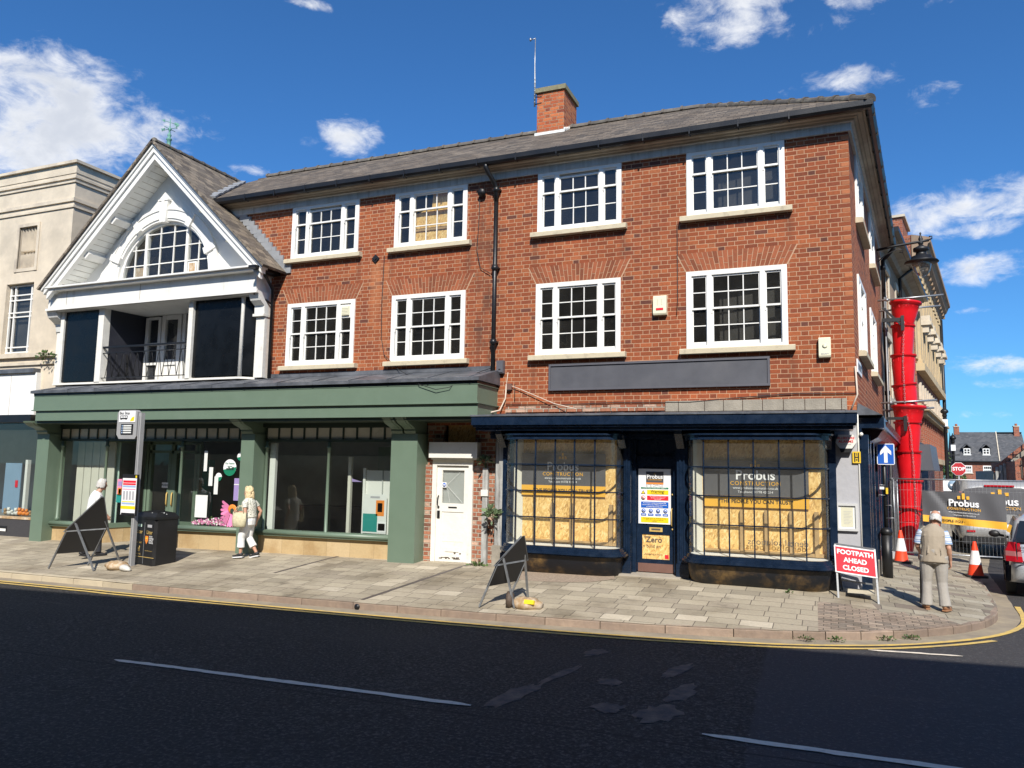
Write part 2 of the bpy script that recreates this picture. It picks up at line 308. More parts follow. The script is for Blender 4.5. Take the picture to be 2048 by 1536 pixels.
# glass: fresnel mix of clear and mirror
def glassmat(name,tint=(.86,.9,.88),refl=1.0,dust=.0,rough=.0,wav=0.):
    m=bpy.data.materials.new(name); m.use_nodes=True; nt=m.node_tree; nt.nodes.clear()
    out=nt.nodes.new('ShaderNodeOutputMaterial'); tr=nt.nodes.new('ShaderNodeBsdfTransparent'); gl=nt.nodes.new('ShaderNodeBsdfGlossy'); mx=nt.nodes.new('ShaderNodeMixShader')
    tr.inputs[0].default_value=(*tint,1); gl.inputs['Roughness'].default_value=rough; gl.inputs[0].default_value=(1,1,1,1)
    ge=nt.nodes.new('ShaderNodeNewGeometry'); dt=nt.nodes.new('ShaderNodeVectorMath'); dt.operation='DOT_PRODUCT'
    nt.links.new(ge.outputs['Normal'],dt.inputs[0]); nt.links.new(ge.outputs['Incoming'],dt.inputs[1])
    q1=1-X(nt,dt.outputs['Value']).abs(); q2=q1*q1; f=((q2*q2*q1*.92+.08)*refl).min(1.); nt.links.new(f.o,mx.inputs[0])
    if wav:
        n=nt.nodes.new('ShaderNodeBump'); n.inputs['Strength'].default_value=wav; n.inputs['Distance'].default_value=.02
        nt.links.new(noise(nt,coord(nt),2.2,2).o,n.inputs['Height']); nt.links.new(n.outputs[0],gl.inputs['Normal'])
    nt.links.new(tr.outputs[0],mx.inputs[1]); nt.links.new(gl.outputs[0],mx.inputs[2]); o=mx.outputs[0]
    if dust:
        df=nt.nodes.new('ShaderNodeBsdfDiffuse'); df.inputs[0].default_value=(.6,.57,.5,1); m2=nt.nodes.new('ShaderNodeMixShader')
        q=(noise(nt,coord(nt),2.5,5)*dust); nt.links.new(q.o,m2.inputs[0]); nt.links.new(o,m2.inputs[1]); nt.links.new(df.outputs[0],m2.inputs[2]); o=m2.outputs[0]
    nt.links.new(o,out.inputs[0]); MATS[name]=m
glassmat('glass',tint=(.8,.82,.8),refl=.75,wav=.25,dust=.045); glassmat('shop_glass',refl=.9,dust=.02); glassmat('dusty_glass',tint=(.93,.95,.93),refl=.45,dust=.09); glassmat('bowl_glass',(.8,.8,.78),dust=.25)

# ---------------- mesh builder ----------------
class MB:
    def __init__(s,m=W,T=None,smooth=False):
        s.v=[];s.f=[];s.mi=[];s.rn=[];s.sm=[];s.mats=[];s.m=m;s.T=T;s.smooth=smooth;s.r=None
    def add(s,vs,fs,m=None,smooth=None):
        m=m or s.m
        if m not in s.mats: s.mats.append(m)
        k=s.mats.index(m); b=len(s.v); r=random.random() if s.r is None else s.r
        for p in vs:
            p=V(p); s.v.append(s.T@p if s.T is not None else p)
        for f in fs:
            s.f.append([i+b for i in f]); s.mi.append(k); s.rn.append(r); s.sm.append(s.smooth if smooth is None else smooth)
        return s
    def poly(s,pts,m=None): return s.add(pts,[list(range(len(pts)))],m)
    def box(s,x0,x1,y0,y1,z0,z1,m=None):
        vs=[(x,y,z) for x in (x0,x1) for y in (y0,y1) for z in (z0,z1)]
        return s.add(vs,[(0,1,3,2),(4,6,7,5),(0,4,5,1),(2,3,7,6),(0,2,6,4),(1,5,7,3)],m)
    def obox(s,c,ax,ay,az,m=None):
        c,ax,ay,az=V(c),V(ax)/2,V(ay)/2,V(az)/2
        vs=[c+i*ax+j*ay+k*az for i in (-1,1) for j in (-1,1) for k in (-1,1)]
        return s.add(vs,[(0,1,3,2),(4,6,7,5),(0,4,5,1),(2,3,7,6),(0,2,6,4),(1,5,7,3)],m)
    def bar(s,p0,p1,w,h=None,up=(0,0,1),m=None):
        p0,p1=V(p0),V(p1); d=p1-p0; h=h or w; a=d.cross(V(up))
        if a.length<1e-6: a=V((1,0,0))
        a.normalize(); b=a.cross(d).normalized(); return s.obox((p0+p1)/2,d,a*w,b*h,m)
    def loft(s,rings,cap=True,m=None,smooth=True,closed=True):
        n=len(rings[0]); vs=[p for r in rings for p in r]; fs=[]
        for i in range(len(rings)-1):
            for j in range(n if closed else n-1):
                a=i*n+j;b=i*n+(j+1)%n; fs.append((a,b,b+n,a+n))
        if cap: fs.append(tuple(range(n))[::-1]); fs.append(tuple(range((len(rings)-1)*n,len(rings)*n)))
        return s.add(vs,fs,m,smooth)
    def tube(s,pts,r,n=8,m=None,cap=True,smooth=True):
        pts=[V(p) for p in pts]; rs=r if isinstance(r,(list,tuple)) else [r]*len(pts); rings=[]; prev=None
        for i,p in enumerate(pts):
            d=(pts[min(i+1,len(pts)-1)]-pts[max(i-1,0)]).normalized()
            if prev is None: a=d.orthogonal().normalized()
            else: a=(prev-d*prev.dot(d)).normalized()
            prev=a; b=d.cross(a); rings.append([p+(a*math.cos(t)+b*math.sin(t))*rs[i] for t in [2*PI*k/n for k in range(n)]])
        return s.loft(rings,cap,m,smooth)
    def lathe(s,c,prof,n=16,m=None,ax=V((0,0,1)),smooth=True,cap=True):
        c=V(c); ax=V(ax).normalized(); a=ax.orthogonal().normalized(); b=ax.cross(a)
        return s.loft([[c+ax*z+(a*math.cos(t)+b*math.sin(t))*r for t in [2*PI*k/n for k in range(n)]] for r,z in prof],cap,m,smooth)
    def limb(s,pts,n=12,right=(1,0,0),m=None):
        """elliptical loft: pts are (x,y,z,half width, half depth)"""
        P=[V(p[:3]) for p in pts]; rings=[]
        for i,p in enumerate(pts):
            d=(P[min(i+1,len(P)-1)]-P[max(i-1,0)]).normalized(); a=V(right); a=(a-d*a.dot(d)).normalized(); b=d.cross(a)
            rings.append([P[i]+a*math.cos(t)*p[3]+b*math.sin(t)*p[4] for t in [2*PI*k/n for k in range(n)]])
        return s.loft(rings,True,m)
    def ball(s,c,r,n=12,m=None,sq=(1,1,1)):
        c=V(c); k=n//2; rings=[]
        for i in range(k+1):
            ph=PI*i/k; rr=max(math.sin(ph),.001); rings.append([c+V((math.cos(2*PI*j/n)*rr*r*sq[0],math.sin(2*PI*j/n)*rr*r*sq[1],-math.cos(ph)*r*sq[2])) for j in range(n)])
        return s.loft(rings,True,m)
    def prism(s,pts,d,m=None,smooth=False):
        d=V(d); n=len(pts); a=[V(p) for p in pts]; vs=a+[p+d for p in a]
        fs=[tuple(range(n)),tuple(range(n,2*n))[::-1]]+[(i,i+n,(i+1)%n+n,(i+1)%n) for i in range(n)]
        return s.add(vs,fs,m,smooth)
    def sweep(s,path,prof,m=None,smooth=False,caps=True):
        """path: function d,z -> list of points; prof list of (d,z)"""
        cols=[path(d,z) for d,z in prof]; n=len(cols[0])
        vs=[p for c in cols for p in c]; fs=[]
        for i in range(len(cols)-1):
            for j in range(n-1): a=i*n+j; fs.append((a,a+1,a+n+1,a+n))
        if caps: fs.append([i*n for i in range(len(cols))]); fs.append([i*n+n-1 for i in range(len(cols))][::-1])
        return s.add(vs,fs,m,smooth)
    def text(s,t,o,size,xd=(1,0,0),ud=(0,0,1),m=None,al='CENTER',off=0.,ext=0.,sx=1.,sp=1.,lift=.003):
        cu_=bpy.data.curves.new('t','FONT'); cu_.body=t; cu_.size=size; cu_.align_x=al; cu_.align_y='CENTER'; cu_.offset=off; cu_.resolution_u=3; cu_.space_character=sp; cu_.extrude=ext
        ob=bpy.data.objects.new('t',cu_); COL.objects.link(ob); bpy.context.view_layer.update()
        me=bpy.data.meshes.new_from_object(ob.evaluated_get(bpy.context.evaluated_depsgraph_get()))
        xd=V(xd).normalized(); ud=V(ud).normalized(); nd=xd.cross(ud); o=V(o)
        s.add([o+xd*p.co.x*sx+ud*p.co.y+nd*(p.co.z+lift) for p in me.vertices],[list(p.vertices) for p in me.polygons],m)
        bpy.data.objects.remove(ob); bpy.data.curves.remove(cu_); bpy.data.meshes.remove(me); return s
    def build(s,name,parent=None,root=None,remesh=None,sub=0,smoothit=0):
        off=V((0,0,0)); p=parent
        while p is not None: off=off+p.location; p=p.parent
        me=bpy.data.meshes.new(name); me.from_pydata([v-off for v in s.v],[],s.f)
        for k in s.mats: me.materials.append(MATS[k])
        me.polygons.foreach_set('material_index',s.mi); me.polygons.foreach_set('use_smooth',s.sm)
        at=me.attributes.new('rnd','FLOAT','FACE'); at.data.foreach_set('value',s.rn)
        me.update()
        if remesh is None:
            uvl=me.uv_layers.new(name='UVMap'); d=uvl.data
            for pl in me.polygons:
                n=pl.normal
                if abs(n.z)>.985: t=V((1,0,0)); b=V((0,1,0))
                else: t=V((-n.y,n.x,0)).normalized(); b=n.cross(t)
                for li in pl.loop_indices:
                    c=s.v[me.loops[li].vertex_index]; d[li].uv=(c.dot(t),c.dot(b))
        ob=bpy.data.objects.new(name,me); COL.objects.link(ob)
        if remesh:
            md=ob.modifiers.new('r','REMESH'); md.mode='VOXEL'; md.voxel_size=remesh; md.use_smooth_shade=True
            if smoothit: q=ob.modifiers.new('s','SMOOTH'); q.iterations=smoothit; q.factor=.5
            bpy.context.view_layer.update()
            me2=bpy.data.meshes.new_from_object(ob.evaluated_get(bpy.context.evaluated_depsgraph_get())); ob.modifiers.clear(); ob.data=me2
            me2.materials.clear(); me2.materials.append(MATS[s.mats[0]])
        if parent is not None: ob.parent=parent
        return ob
def tag(o,label=None,cat=None,group=None,kind=None):
    for k,v in (('label',label),('category',cat),('group',group),('kind',kind)):
        if v: o[k]=v
    return o
def thing(name,label,cat,loc=(0,0,0),group=None):
    o=bpy.data.objects.new(name,None); COL.objects.link(o); o.location=loc; o.empty_display_size=.2
    return tag(o,label,cat,group)
def copy_tree(o,parent=None):
    c=o.copy(); COL.objects.link(c)
    if parent is not None: c.parent=parent
    for ch in [q for q in bpy.data.objects if q.parent==o]: copy_tree(ch,c)
    return c
def leaves(mb,c,n,spread,size,m='leaf',up=.3,droop=0.):
    for i in range(n):
        d=V((random.gauss(0,1),random.gauss(0,1),random.gauss(up,.7))); d.normalize()
        p=V(c)+V((d.x*spread[0],d.y*spread[1],d.z*spread[2]))*random.random()**.6
        l=size*random.uniform(.6,1.3); wd=l*random.uniform(.22,.4); d=(d+V((0,0,-droop))+V((random.uniform(-.4,.4),)*3)).normalized(); s_=d.orthogonal().normalized()
        s_=(s_*math.cos(i)+d.cross(s_)*math.sin(i))
        mb.add([p,p+d*l*.5+s_*wd,p+d*l,p+d*l*.5-s_*wd],[(0,1,2,3)],m)
GS=.013
def gz(x,y=-9.): return GS*x
def pvz(x,y):
    """top of the pavement: rises from the kerb to the wall"""
    t=max(0,min(1,(y+3.5)/3.3)); return GS*x+.12+.30*t
t9=V((.168,.986,0))
# side wall frame of the corner building
CX=.39; TD=V((.103,.995,0)).normalized(); ND=V((TD.y,-TD.x,0))
TS=Matrix(((TD.x,-ND.x,0,CX),(TD.y,-ND.y,0,0),(0,0,1,0),(0,0,0,1)))
def corner(d): s_=(-d+.103*d)/.995; return V((CX,0,0))+ND*d+TD*s_
# =====================================================  SETTING
mb=MB('asphalt')
xs=[-700,-30]+list(range(-28,31,2))+[700]
gzc=lambda x:GS*max(-30,min(30,x))
ys=[-400,-20,-12,-6,-3,2,20,60,900]
mb.loft([[ (x,y,gzc(x)) for x in xs] for y in ys],cap=False,smooth=False,closed=False)
tag(mb.build('road'),'dark tarmac street in shade, paler and older beyond the seam','road',kind='structure')
KP=[(-60,-3.45),(-17,-3.42),(-13.3,-3.5),(-12.2,-3.55),(-7,-3.55),(-4.5,-3.5),(-3,-3.42),(-1.8,-3.28),(-.6,-3.02),(.4,-2.6),(1.2,-2.0),(1.8,-1.35),(2.2,-.6),(2.42,.3),(2.6,2),(2.85,5),(3.1,7.5),(3.9,12),(5.4,20),(8.0,35),(12.2,60)]
BP=[(-60,.6),(-17,.6),(-13.3,.6),(-12.2,.6),(-7,.6),(-4.5,.6),(-3,.6),(-1.8,.6),(-.6,.5),(.2,.3),(.3,.35),(.33,.45),(.36,.7),(.4,1.2),(.5,2.5),(.8,5.2),(1.05,7.6),(1.6,12),(3.1,20),(5.7,35),(9.9,60)]
def resample(P,step):
    out=[V((P[0][0],P[0][1],0))]; acc=0
    pts=[V((a,b,0)) for a,b in P]
    # catmull-rom on the bend
    cr_=[]
    for i in range(len(pts)-1):
        p0=pts[max(i-1,0)];p1=pts[i];p2=pts[i+1];p3=pts[min(i+2,len(pts)-1)]
        L=(p2-p1).length; k=max(2,int(L/.1))
        if L>8: k=2
        for j in range(k):
            t=j/k; 
            if L>8: q=p1.lerp(p2,t)
            else: q=.5*((2*p1)+(p2-p0)*t*0+ (p2-p0)*t*(1 if L<=8 else 0)+(2*p0-5*p1+4*p2-p3)*t*t+(3*p1-p0-3*p2+p3)*t*t*t) if max((p1-p0).length,(p3-p2).length)<8 else p1.lerp(p2,t)
            cr_.append(q)
    cr_.append(pts[-1]); res=[cr_[0]]; need=step
    for a,b in zip(cr_,cr_[1:]):
        L=(b-a).length; pos=0
        while L-pos>=need:
            pos+=need; res.append(a.lerp(b,pos/L)); need=step
        need-=(L-pos)
    return res
KR=[p for p in resample(KP,.3)]
def knorm(L,i):
    d=(L[min(i+1,len(L)-1)]-L[max(i-1,0)]).normalized(); return V((d.y,-d.x,0))   # outward (road side)
def strip(mb,L,o0,o1,h,i0=0,i1=None,wob=0):
    i1=i1 or len(L); r=[]
    for i in range(i0,i1):
        n=knorm(L,i); a=L[i]+n*(o0+random.uniform(-wob,wob)); b_=L[i]+n*(o1+random.uniform(-wob,wob)); r.append([(a.x,a.y,gzc(a.x)+h),(b_.x,b_.y,gzc(b_.x)+h)])
    mb.loft(r,cap=False,smooth=False,closed=False)
mb=MB('gutter_concrete'); strip(mb,KR,-.02,.30,.004,wob=.012); tag(mb.build('gutter'),kind='structure')
ia=next(i for i,p in enumerate(KR) if p.x>-60); ie=next(i for i,p in enumerate(KR) if p.y>1.6)
i_out=next(i for i,p in enumerate(KR) if p.x>1.75)
mb=MB('yellow_line'); strip(mb,KR,.31,.395,.009,0,ie,.006); strip(mb,KR,.49,.575,.009,0,i_out,.006)
k0=next(i for i,p in enumerate(KR) if p.y>-.5)
tag(mb.build('yellow_lines'),kind='structure')
mb=MB('white_line')
def line(mb,x0,y0,x1,y1,w_,h=.009):
    n=max(2,int(abs(x1-x0)/.12)); r=[]
    for i in range(n+1):
        t=i/n; x=x0+(x1-x0)*t; y=y0+(y1-y0)*t; e=min(1,min(t,1-t)*30)
        ww=w_*(.25+.75*e)*random.uniform(.82,1.12)
        o=random.uniform(-.008,.008); r.append([(x,y-ww/2+o,gz(x)+h),(x,y+ww/2+o,gz(x)+h)])
    mb.loft(r,cap=False,smooth=False,closed=False)
line(mb,-8.13,-7.68,-3.37,-7.60,.10); line(mb,-1.14,-7.54,3.6,-7.62,.10); line(mb,.35,-3.3,1.45,-3.2,.075)
tag(mb.build('white_lines'),kind='structure')
# worn pale patches on the fresh tarmac
mb=MB('old_patch')
def blob(mb,cx,cy,rx,ry,ang=0,n=22,h=.005,j=.25):
    pts=[]
    for k in range(n):
        t=2*PI*k/n; r=1+random.uniform(-j,j); x=rx*math.cos(t)*r; y=ry*math.sin(t)*r
        X_=cx+x*math.cos(ang)-y*math.sin(ang); Y_=cy+x*math.sin(ang)+y*math.cos(ang); pts.append((X_,Y_,gz(X_)+h))
    mb.poly(pts)
for a in [(-3.12,-7.05,.13,.48,-.12),(-2.95,-6.1,.07,.5,-.2),(-2.12,-7.12,.16,.16,0),(-1.62,-7.1,.19,.3,-.2),(-1.55,-6.3,.12,.4,-.1),(-1.75,-5.4,.10,.4,-.2),(-2.35,-6.2,.14,.14,0),(-2.9,-4.9,.12,.22,-.2)]: blob(mb,*a)
tag(mb.build('road_patches'),kind='structure')
# pavement
mb=MB('paving_slabs'); NR=12
PK=resample(KP[1:],.6)
def bline(p):
    # matching building-line point for a kerb point
    best=None
    for (a,b_),(c,d),(ba,bb),(bc,bd) in zip(KP,KP[1:],BP,BP[1:]):
        s0=V((a,b_,0)); s1=V((c,d,0)); L=(s1-s0).length; t=max(0,min(1,(p-s0).dot(s1-s0)/(L*L))); q=(s0.lerp(s1,t)-p).length
        if best is None or q<best[0]: best=(q,V((ba,bb,0)).lerp(V((bc,bd,0)),t))
    return best[1]
PK=[V((-60,-3.45,0))]+PK
cols=[]
for p in PK:
    q=bline(p); c=[]
    for j in range(NR+1):
        t=j/NR; a=p.lerp(q,t); d=(a-p).length; c.append((a.x,a.y,gzc(a.x)+.12+.091*min(d,3.3)))
    cols.append(c)
for i in range(len(cols)-1):
    for j in range(NR):
        q=[cols[i][j],cols[i+1][j],cols[i+1][j+1],cols[i][j+1]]; cx=sum(a[0] for a in q)/4; cy=sum(a[1] for a in q)/4
        m='block_paving' if (cx>-.5 and cy<-1.25) else ('side_paving' if cx>.45 else 'paving_slabs')
        mb.add(q,[(0,1,2,3)],m)
tag(mb.build('pavement'),kind='structure')
mb=MB('tape_dark'); 
def pstrip(x0,y0,x1,y1,w_):
    r=[]
    for k in range(9):
        t=k/8; x=x0+(x1-x0)*t; y=y0+(y1-y0)*t; r.append([(x-w_/2,y,pvz(x,y)+.006),(x+w_/2,y,pvz(x,y)+.006)])
    mb.loft(r,cap=False,smooth=False,closed=False)
pstrip(-10.2,.1,-10.45,-2.0,.08); pstrip(-6.95,-.1,-7.45,-3.38,.09)
tag(mb.build('drain_channels'),kind='structure')
mb=MB('tarmac_patch'); 
pts=[(-5.55,-.35),(-3.9,-.35),(-3.75,-.75),(-4.1,-1.1),(-4.6,-1.25),(-5.2,-1.3),(-5.9,-1.15),(-5.95,-.7)]
mb.poly([(x,y,pvz(x,y)+.006) for x,y in pts]); tag(mb.build('tarmac_patch'),kind='structure')
def gpz(x,y):
    d=min((V((x,y,0))-p).length for p in KR); return gzc(x)+.12+.091*min(d,3.3)
# kerb stones
mb=MB('kerb_granite'); KS=resample(KP[1:],.05); i=0
while i<len(KS)-4:
    x=KS[i].x; cyy=KS[i].y
    if cyy>40: break
    L=random.choice([17,19,21,16]) if cyy<-3.2 else random.choice([9,10,12])
    j=min(i+L,len(KS)-1); conc=x<-13.0; m='kerb_concrete' if conc else 'kerb_granite'
    rings=[]
    for k in (i,(i+j)//2,j):
        n=knorm(KS,k); d=(KS[min(k+1,len(KS)-1)]-KS[max(k-1,0)]).normalized()
        p=KS[k]+d*(.006 if k==i else (-.006 if k==j else 0)); zz=gzc(p.x)+random.uniform(-.002,.002)
        if conc: pr=[(0,-.05),(0,.10),(-.03,.13),(-.17,.135),(-.17,-.05)]
        else: pr=[(0,-.05),(0,.10),(-.015,.122),(-.16,.128),(-.16,-.05)]
        rings.append([p+n*o+V((0,0,zz+h)) for o,h in pr])
    mb.loft(rings,True,m,False); i=j
tag(mb.build('kerb'),kind='structure')
mb=MB('black_iron'); mb.tube([(-7.42,-3.57,gz(-7.4)+.05),(-7.42,-3.50,gz(-7.4)+.05)],.05,12); tag(mb.build('drain_outlet'),'round black drain outlet in the face of the granite kerb','drain')

# =====================================================  helpers for facades
def wall_holes(mb,x0,x1,z0,z1,holes,m,y=0.,depth=.12,rev=None):
    xs=sorted({x0,x1,*[h[0] for h in holes],*[h[1] for h in holes]}); zs=sorted({z0,z1,*[h[2] for h in holes],*[h[3] for h in holes]})
    for a,b_ in zip(xs,xs[1:]):
        for c,d in zip(zs,zs[1:]):
            cx,cz=(a+b_)/2,(c+d)/2
            if any(h[0]<cx<h[1] and h[2]<cz<h[3] for h in holes) or not(x0<cx<x1 and z0<cz<z1): continue
            mb.add([(a,y,c),(b_,y,c),(b_,y,d),(a,y,d)],[(0,1,2,3)],m)
    for h in holes:
        a,b_,c,d=h
        for q in ([(a,y,c),(a,y+depth,c),(a,y+depth,d),(a,y,d)],[(b_,y+depth,c),(b_,y,c),(b_,y,d),(b_,y+depth,d)],[(a,y,c),(b_,y,c),(b_,y+depth,c),(a,y+depth,c)],[(a,y,d),(a,y+depth,d),(b_,y+depth,d),(b_,y,d)]): mb.add(q,[(0,1,2,3)],rev or m)
def sash(parent,x0,x1,z0,z1,rows,T=None,tall=False,vent=False,boarded=False,ajar=0.):
    Wd=x1-x0; k=Wd/1.83
    mb=MB(W,T)
    f=.10*k
    mb.box(x0,x0+f,-.035,.1,z0,z1); mb.box(x1-f,x1,-.035,.1,z0,z1); mb.box(x0+f,x1-f,-.033,.1,z1-.09,z1); mb.box(x0+f,x1-f,-.033,.1,z0,z0+.05)
    sw=.285*k; mw=.095*k
    secs=[(x0+f,x0+f+sw,1),(x0+f+sw+mw,x1-f-sw-mw,3),(x1-f-sw,x1-f,1)]
    for a in (x0+f+sw,x1-f-sw-mw): mb.box(a,a+mw,-.028,.1,z0+.05,z1-.09); mb.box(a+mw*.3,a+mw*.7,-.036,-.028,z0+.05,z1-.09)
    zb,zt=z0+.05,z1-.09
    for si,(a,b_,nc) in enumerate(secs):
        up=(1 if rows==3 else 2); lo=rows-up; zm=zb+.075+(zt-zb-.11)*lo/rows
        dz=0 if not(ajar and nc==3) else -ajar
        # upper sash (outer) then lower sash (set back)
        for (c,d,n,yy,botr,topr) in ((zm,zt+dz,up,.0,.035,.035),(zb,zm+.04,lo,.035,.075,.035)):
            mb.box(a,a+.024,yy,yy+.035,c,d); mb.box(b_-.024,b_,yy,yy+.035,c,d)
            mb.box(a+.028,b_-.028,yy,yy+.035,c,c+botr); mb.box(a+.028,b_-.028,yy,yy+.035,d-topr,d)
            for i in range(1,nc):
                xx=a+.028+(b_-a-.056)*i/nc; mb.box(xx-.009,xx+.009,yy+.004,yy+.03,c+botr,d-topr)
            for i in range(1,n):
                zz=c+botr+(d-topr-c-botr)*i/n; mb.box(a+.028,b_-.028,yy+.002,yy+.031,zz-.009,zz+.009)
        if yy and nc: mb.box(a-.012,a+.01,-.04,.0,zm-.09,zm-.02,W)
    win=mb.build('window',parent)
    g=MB('glass',T)
    for a,b_,nc in secs: g.poly([(a+.01,.02,zm),(b_-.01,.02,zm),(b_-.01,.02,zt),(a+.01,.02,zt)]); g.poly([(a+.01,.053,zb),(b_-.01,.053,zb),(b_-.01,.053,zm),(a+.01,.053,zm)])
    g.build('pane',win)
    s=MB('sill_stone',T); s.prism([(x0-.12,-.14,z0-.115),(x0-.12,.05,z0-.115),(x0-.12,.05,z0+.0),(x0-.12,-.11,z0-.012),(x0-.12,-.14,z0-.03)],(Wd+.24,0,0)); s.build('sill',win)
    if boarded:
        q=MB('osb',T); a,b_=secs[1][:2]; q.add([(a,.12,zb),(b_,.12,zb),(b_,.12,zt),(a+.42,.12,zt),(a+.4,.12,zt-.3),(a,.12,zt-.42)],[(0,1,2,3,4,5)]); q.box(a,b_,.09,.11,zb+.32,zb+.38,'wood'); q.build('board',win)
    if vent:
        q=MB('plastic_white',T); a,b_=secs[2][:2]; c=zt-.33
        q.box(a+.02,b_-.02,-.006,.012,c,zt-.02); q.box(a+.05,b_-.05,-.05,-.004,c+.05,zt-.07,'plastic_cream')
        for i in range(5): q.box(a+.06,b_-.06,-.056,-.05,c+.065+i*.035,c+.08+i*.035,'parchment')
        q.build('vent',win)
    return win
def arch(parent,x0,x1,z,T=None):
    """splayed flat arch of standing bricks"""
    mb=MB('arch_brick',T); mb.m='arch_mortar'; h=.37; sp=.18
    mb.poly([(x0-.02,-.004,z),(x1+.02,-.004,z),(x1+sp+.02,-.004,z+h),(x0-sp-.02,-.004,z+h)],'arch_mortar')
    n=int((x1-x0)/.077); cx=(x0+x1)/2
    for i in range(n):
        t0=i/n+.0; t1=(i+1)/n
        def P(t,q):
            a=x0+(x1-x0)*t; b_=x0-sp+(x1-x0+2*sp)*t; return a+(b_-a)*q
        cuts=[0,.33 if i%2 else .66,1]
        for q0,q1 in zip(cuts,cuts[1:]):
            g=.006; g2=.012
            mb.add([(P(t0,q0)+g,-.008,z+h*q0+g2),(P(t1,q0)-g,-.008,z+h*q0+g2),(P(t1,q1)-g,-.008,z+h*q1-(0 if q1==1 else .0)),(P(t0,q1)+g,-.008,z+h*q1)],[(0,1,2,3)],'arch_brick')
    return mb.build('brick_lintel',parent)
mat('arch_brick',(.28,.08,.032),.85,var=.15,sc_=18,bmp=.3,rnd=.35); mat('arch_mortar',MORT,.9)

# =====================================================  CORNER BRICK BUILDING
bb=thing('corner_building','three storey red brick corner building with slate roof and white sash windows','building',(-6,0,.2))
UW=[(-12.05,-10.13),(-9.15,-7.31),(-5.65,-3.84),(-2.53,-.71)]; LW=[(-12.06,-10.14),(-9.15,-7.30),(-5.66,-3.85),(-2.55,-.71)]
FZ=8.53
mb=MB('red_brick')
holes=[(a,b_,7.25,FZ+.3) for a,b_ in UW]+[(a,b_,4.64,6.14) for a,b_ in LW]
wall_holes(mb,-12.55,CX,3.2,8.9,holes,'red_brick',depth=.1)
mb.poly([(-14.5,0,6.6),(-12.55,0,6.6),(-12.55,0,8.9),(-14.5,0,8.9)])
sh=[(1.2,3.0,7.25,8.53),(4.9,6.7,7.25,8.53),(.98,2.85,4.62,6.1),(4.3,6.3,4.62,6.1)]
mb.T=TS; SL=9.3
wall_holes(mb,0,SL,3.2,8.9,sh,'red_brick',depth=.1); mb.poly([(SL,0,0),(SL,6,0),(SL,6,8.9),(SL,0,8.9)]); mb.T=None
mb.poly([(-14.5,6.6,3),(-14.5,6.6,8.9),(1,6.6,8.9),(1,6.6,3)])
# orange corner bricks
z=3.42; k=0; mat('quoin_brick',(.38,.13,.052),.85,var=.12,sc_=14,bmp=.3,rnd=.35); mb.m='quoin_brick'
while z<8.45:
    mb.r=None; mb.box(CX-.128,CX+.003,-.004,.1,z+.008,z+.078); z+=.0856*2
mb.build('wall',bb)
mb=MB('rubble_stone'); x=-6.3
while x<CX-.1:
    L=random.uniform(.25,.55); x1=min(x+L,CX-.14); st=x>-3.3
    mb.box(x,x1-.012,-.03,.02,3.46 if not st else 3.44,3.58 if not st else 3.64,'rubble_stone' if st else 'worn_brick'); x+=L
mb.build('stone_band',bb)
for i,(a,b_) in enumerate(UW): sash(bb,a,b_,7.25,FZ+.02,3,boarded=(i==1),ajar=.05 if i in(0,2) else 0)
for i,(a,b_) in enumerate(LW): sash(bb,a,b_,4.64,6.14,4,vent=(i==0)); arch(bb,a,b_,6.145)
for a,b_,c,d in sh: sash(bb,a,b_,c,d,3 if c>7 else 4,T=TS)
# interior floors and back wall: dark rooms behind the panes
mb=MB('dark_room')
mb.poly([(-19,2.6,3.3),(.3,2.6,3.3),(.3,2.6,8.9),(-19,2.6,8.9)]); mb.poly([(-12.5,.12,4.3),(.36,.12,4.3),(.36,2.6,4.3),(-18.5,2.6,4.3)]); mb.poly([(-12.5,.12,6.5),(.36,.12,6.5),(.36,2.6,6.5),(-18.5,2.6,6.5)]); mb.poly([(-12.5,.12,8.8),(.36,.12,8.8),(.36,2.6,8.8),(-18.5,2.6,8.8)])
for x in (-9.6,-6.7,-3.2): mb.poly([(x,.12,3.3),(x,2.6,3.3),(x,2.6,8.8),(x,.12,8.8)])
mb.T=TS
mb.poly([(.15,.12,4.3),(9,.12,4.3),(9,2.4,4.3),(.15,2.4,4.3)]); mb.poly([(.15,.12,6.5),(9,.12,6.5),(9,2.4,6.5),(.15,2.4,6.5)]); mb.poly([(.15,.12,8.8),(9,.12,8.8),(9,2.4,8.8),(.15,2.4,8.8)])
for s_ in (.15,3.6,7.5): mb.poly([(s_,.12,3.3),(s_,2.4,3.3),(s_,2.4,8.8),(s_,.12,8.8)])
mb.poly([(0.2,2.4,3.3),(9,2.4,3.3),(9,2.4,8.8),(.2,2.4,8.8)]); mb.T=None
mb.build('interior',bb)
def path(xl,se):
    def f(d,z):
        c=corner(d); e=V((CX,0,0))+ND*d+TD*se
        return [V((xl,-d,z)),V((c.x,c.y,z)),V((e.x,e.y,z))]
    return f
mb=MB('grey_frieze'); mb.sweep(path(-14.4,SL),[(.0,8.53),(.05,8.53),(.055,8.68),(.10,8.685),(.10,8.72),(0,8.72)]); mb.build('frieze',bb)
mb=MB('cornice_stone'); mb.sweep(path(-14.4,SL),[(.05,8.69),(.11,8.692),(.125,8.722),(.165,8.73),(.18,8.752),(.25,8.757),(.265,8.78),(.30,8.785),(.315,8.81),(.315,8.88),(.05,8.88)]); mb.build('cornice',bb)
mb=MB('black_paint'); mb.sweep(path(-14.4,SL),[(.315,8.80),(.33,8.755),(.36,8.735),(.42,8.745),(.45,8.79),(.455,8.885),(.435,8.885),(.42,8.82),(.38,8.78),(.34,8.81)])
for x in [-13.2+.9*i for i in range(15)]: mb.box(x-.012,x+.012,-.465,-.31,8.735,8.89)
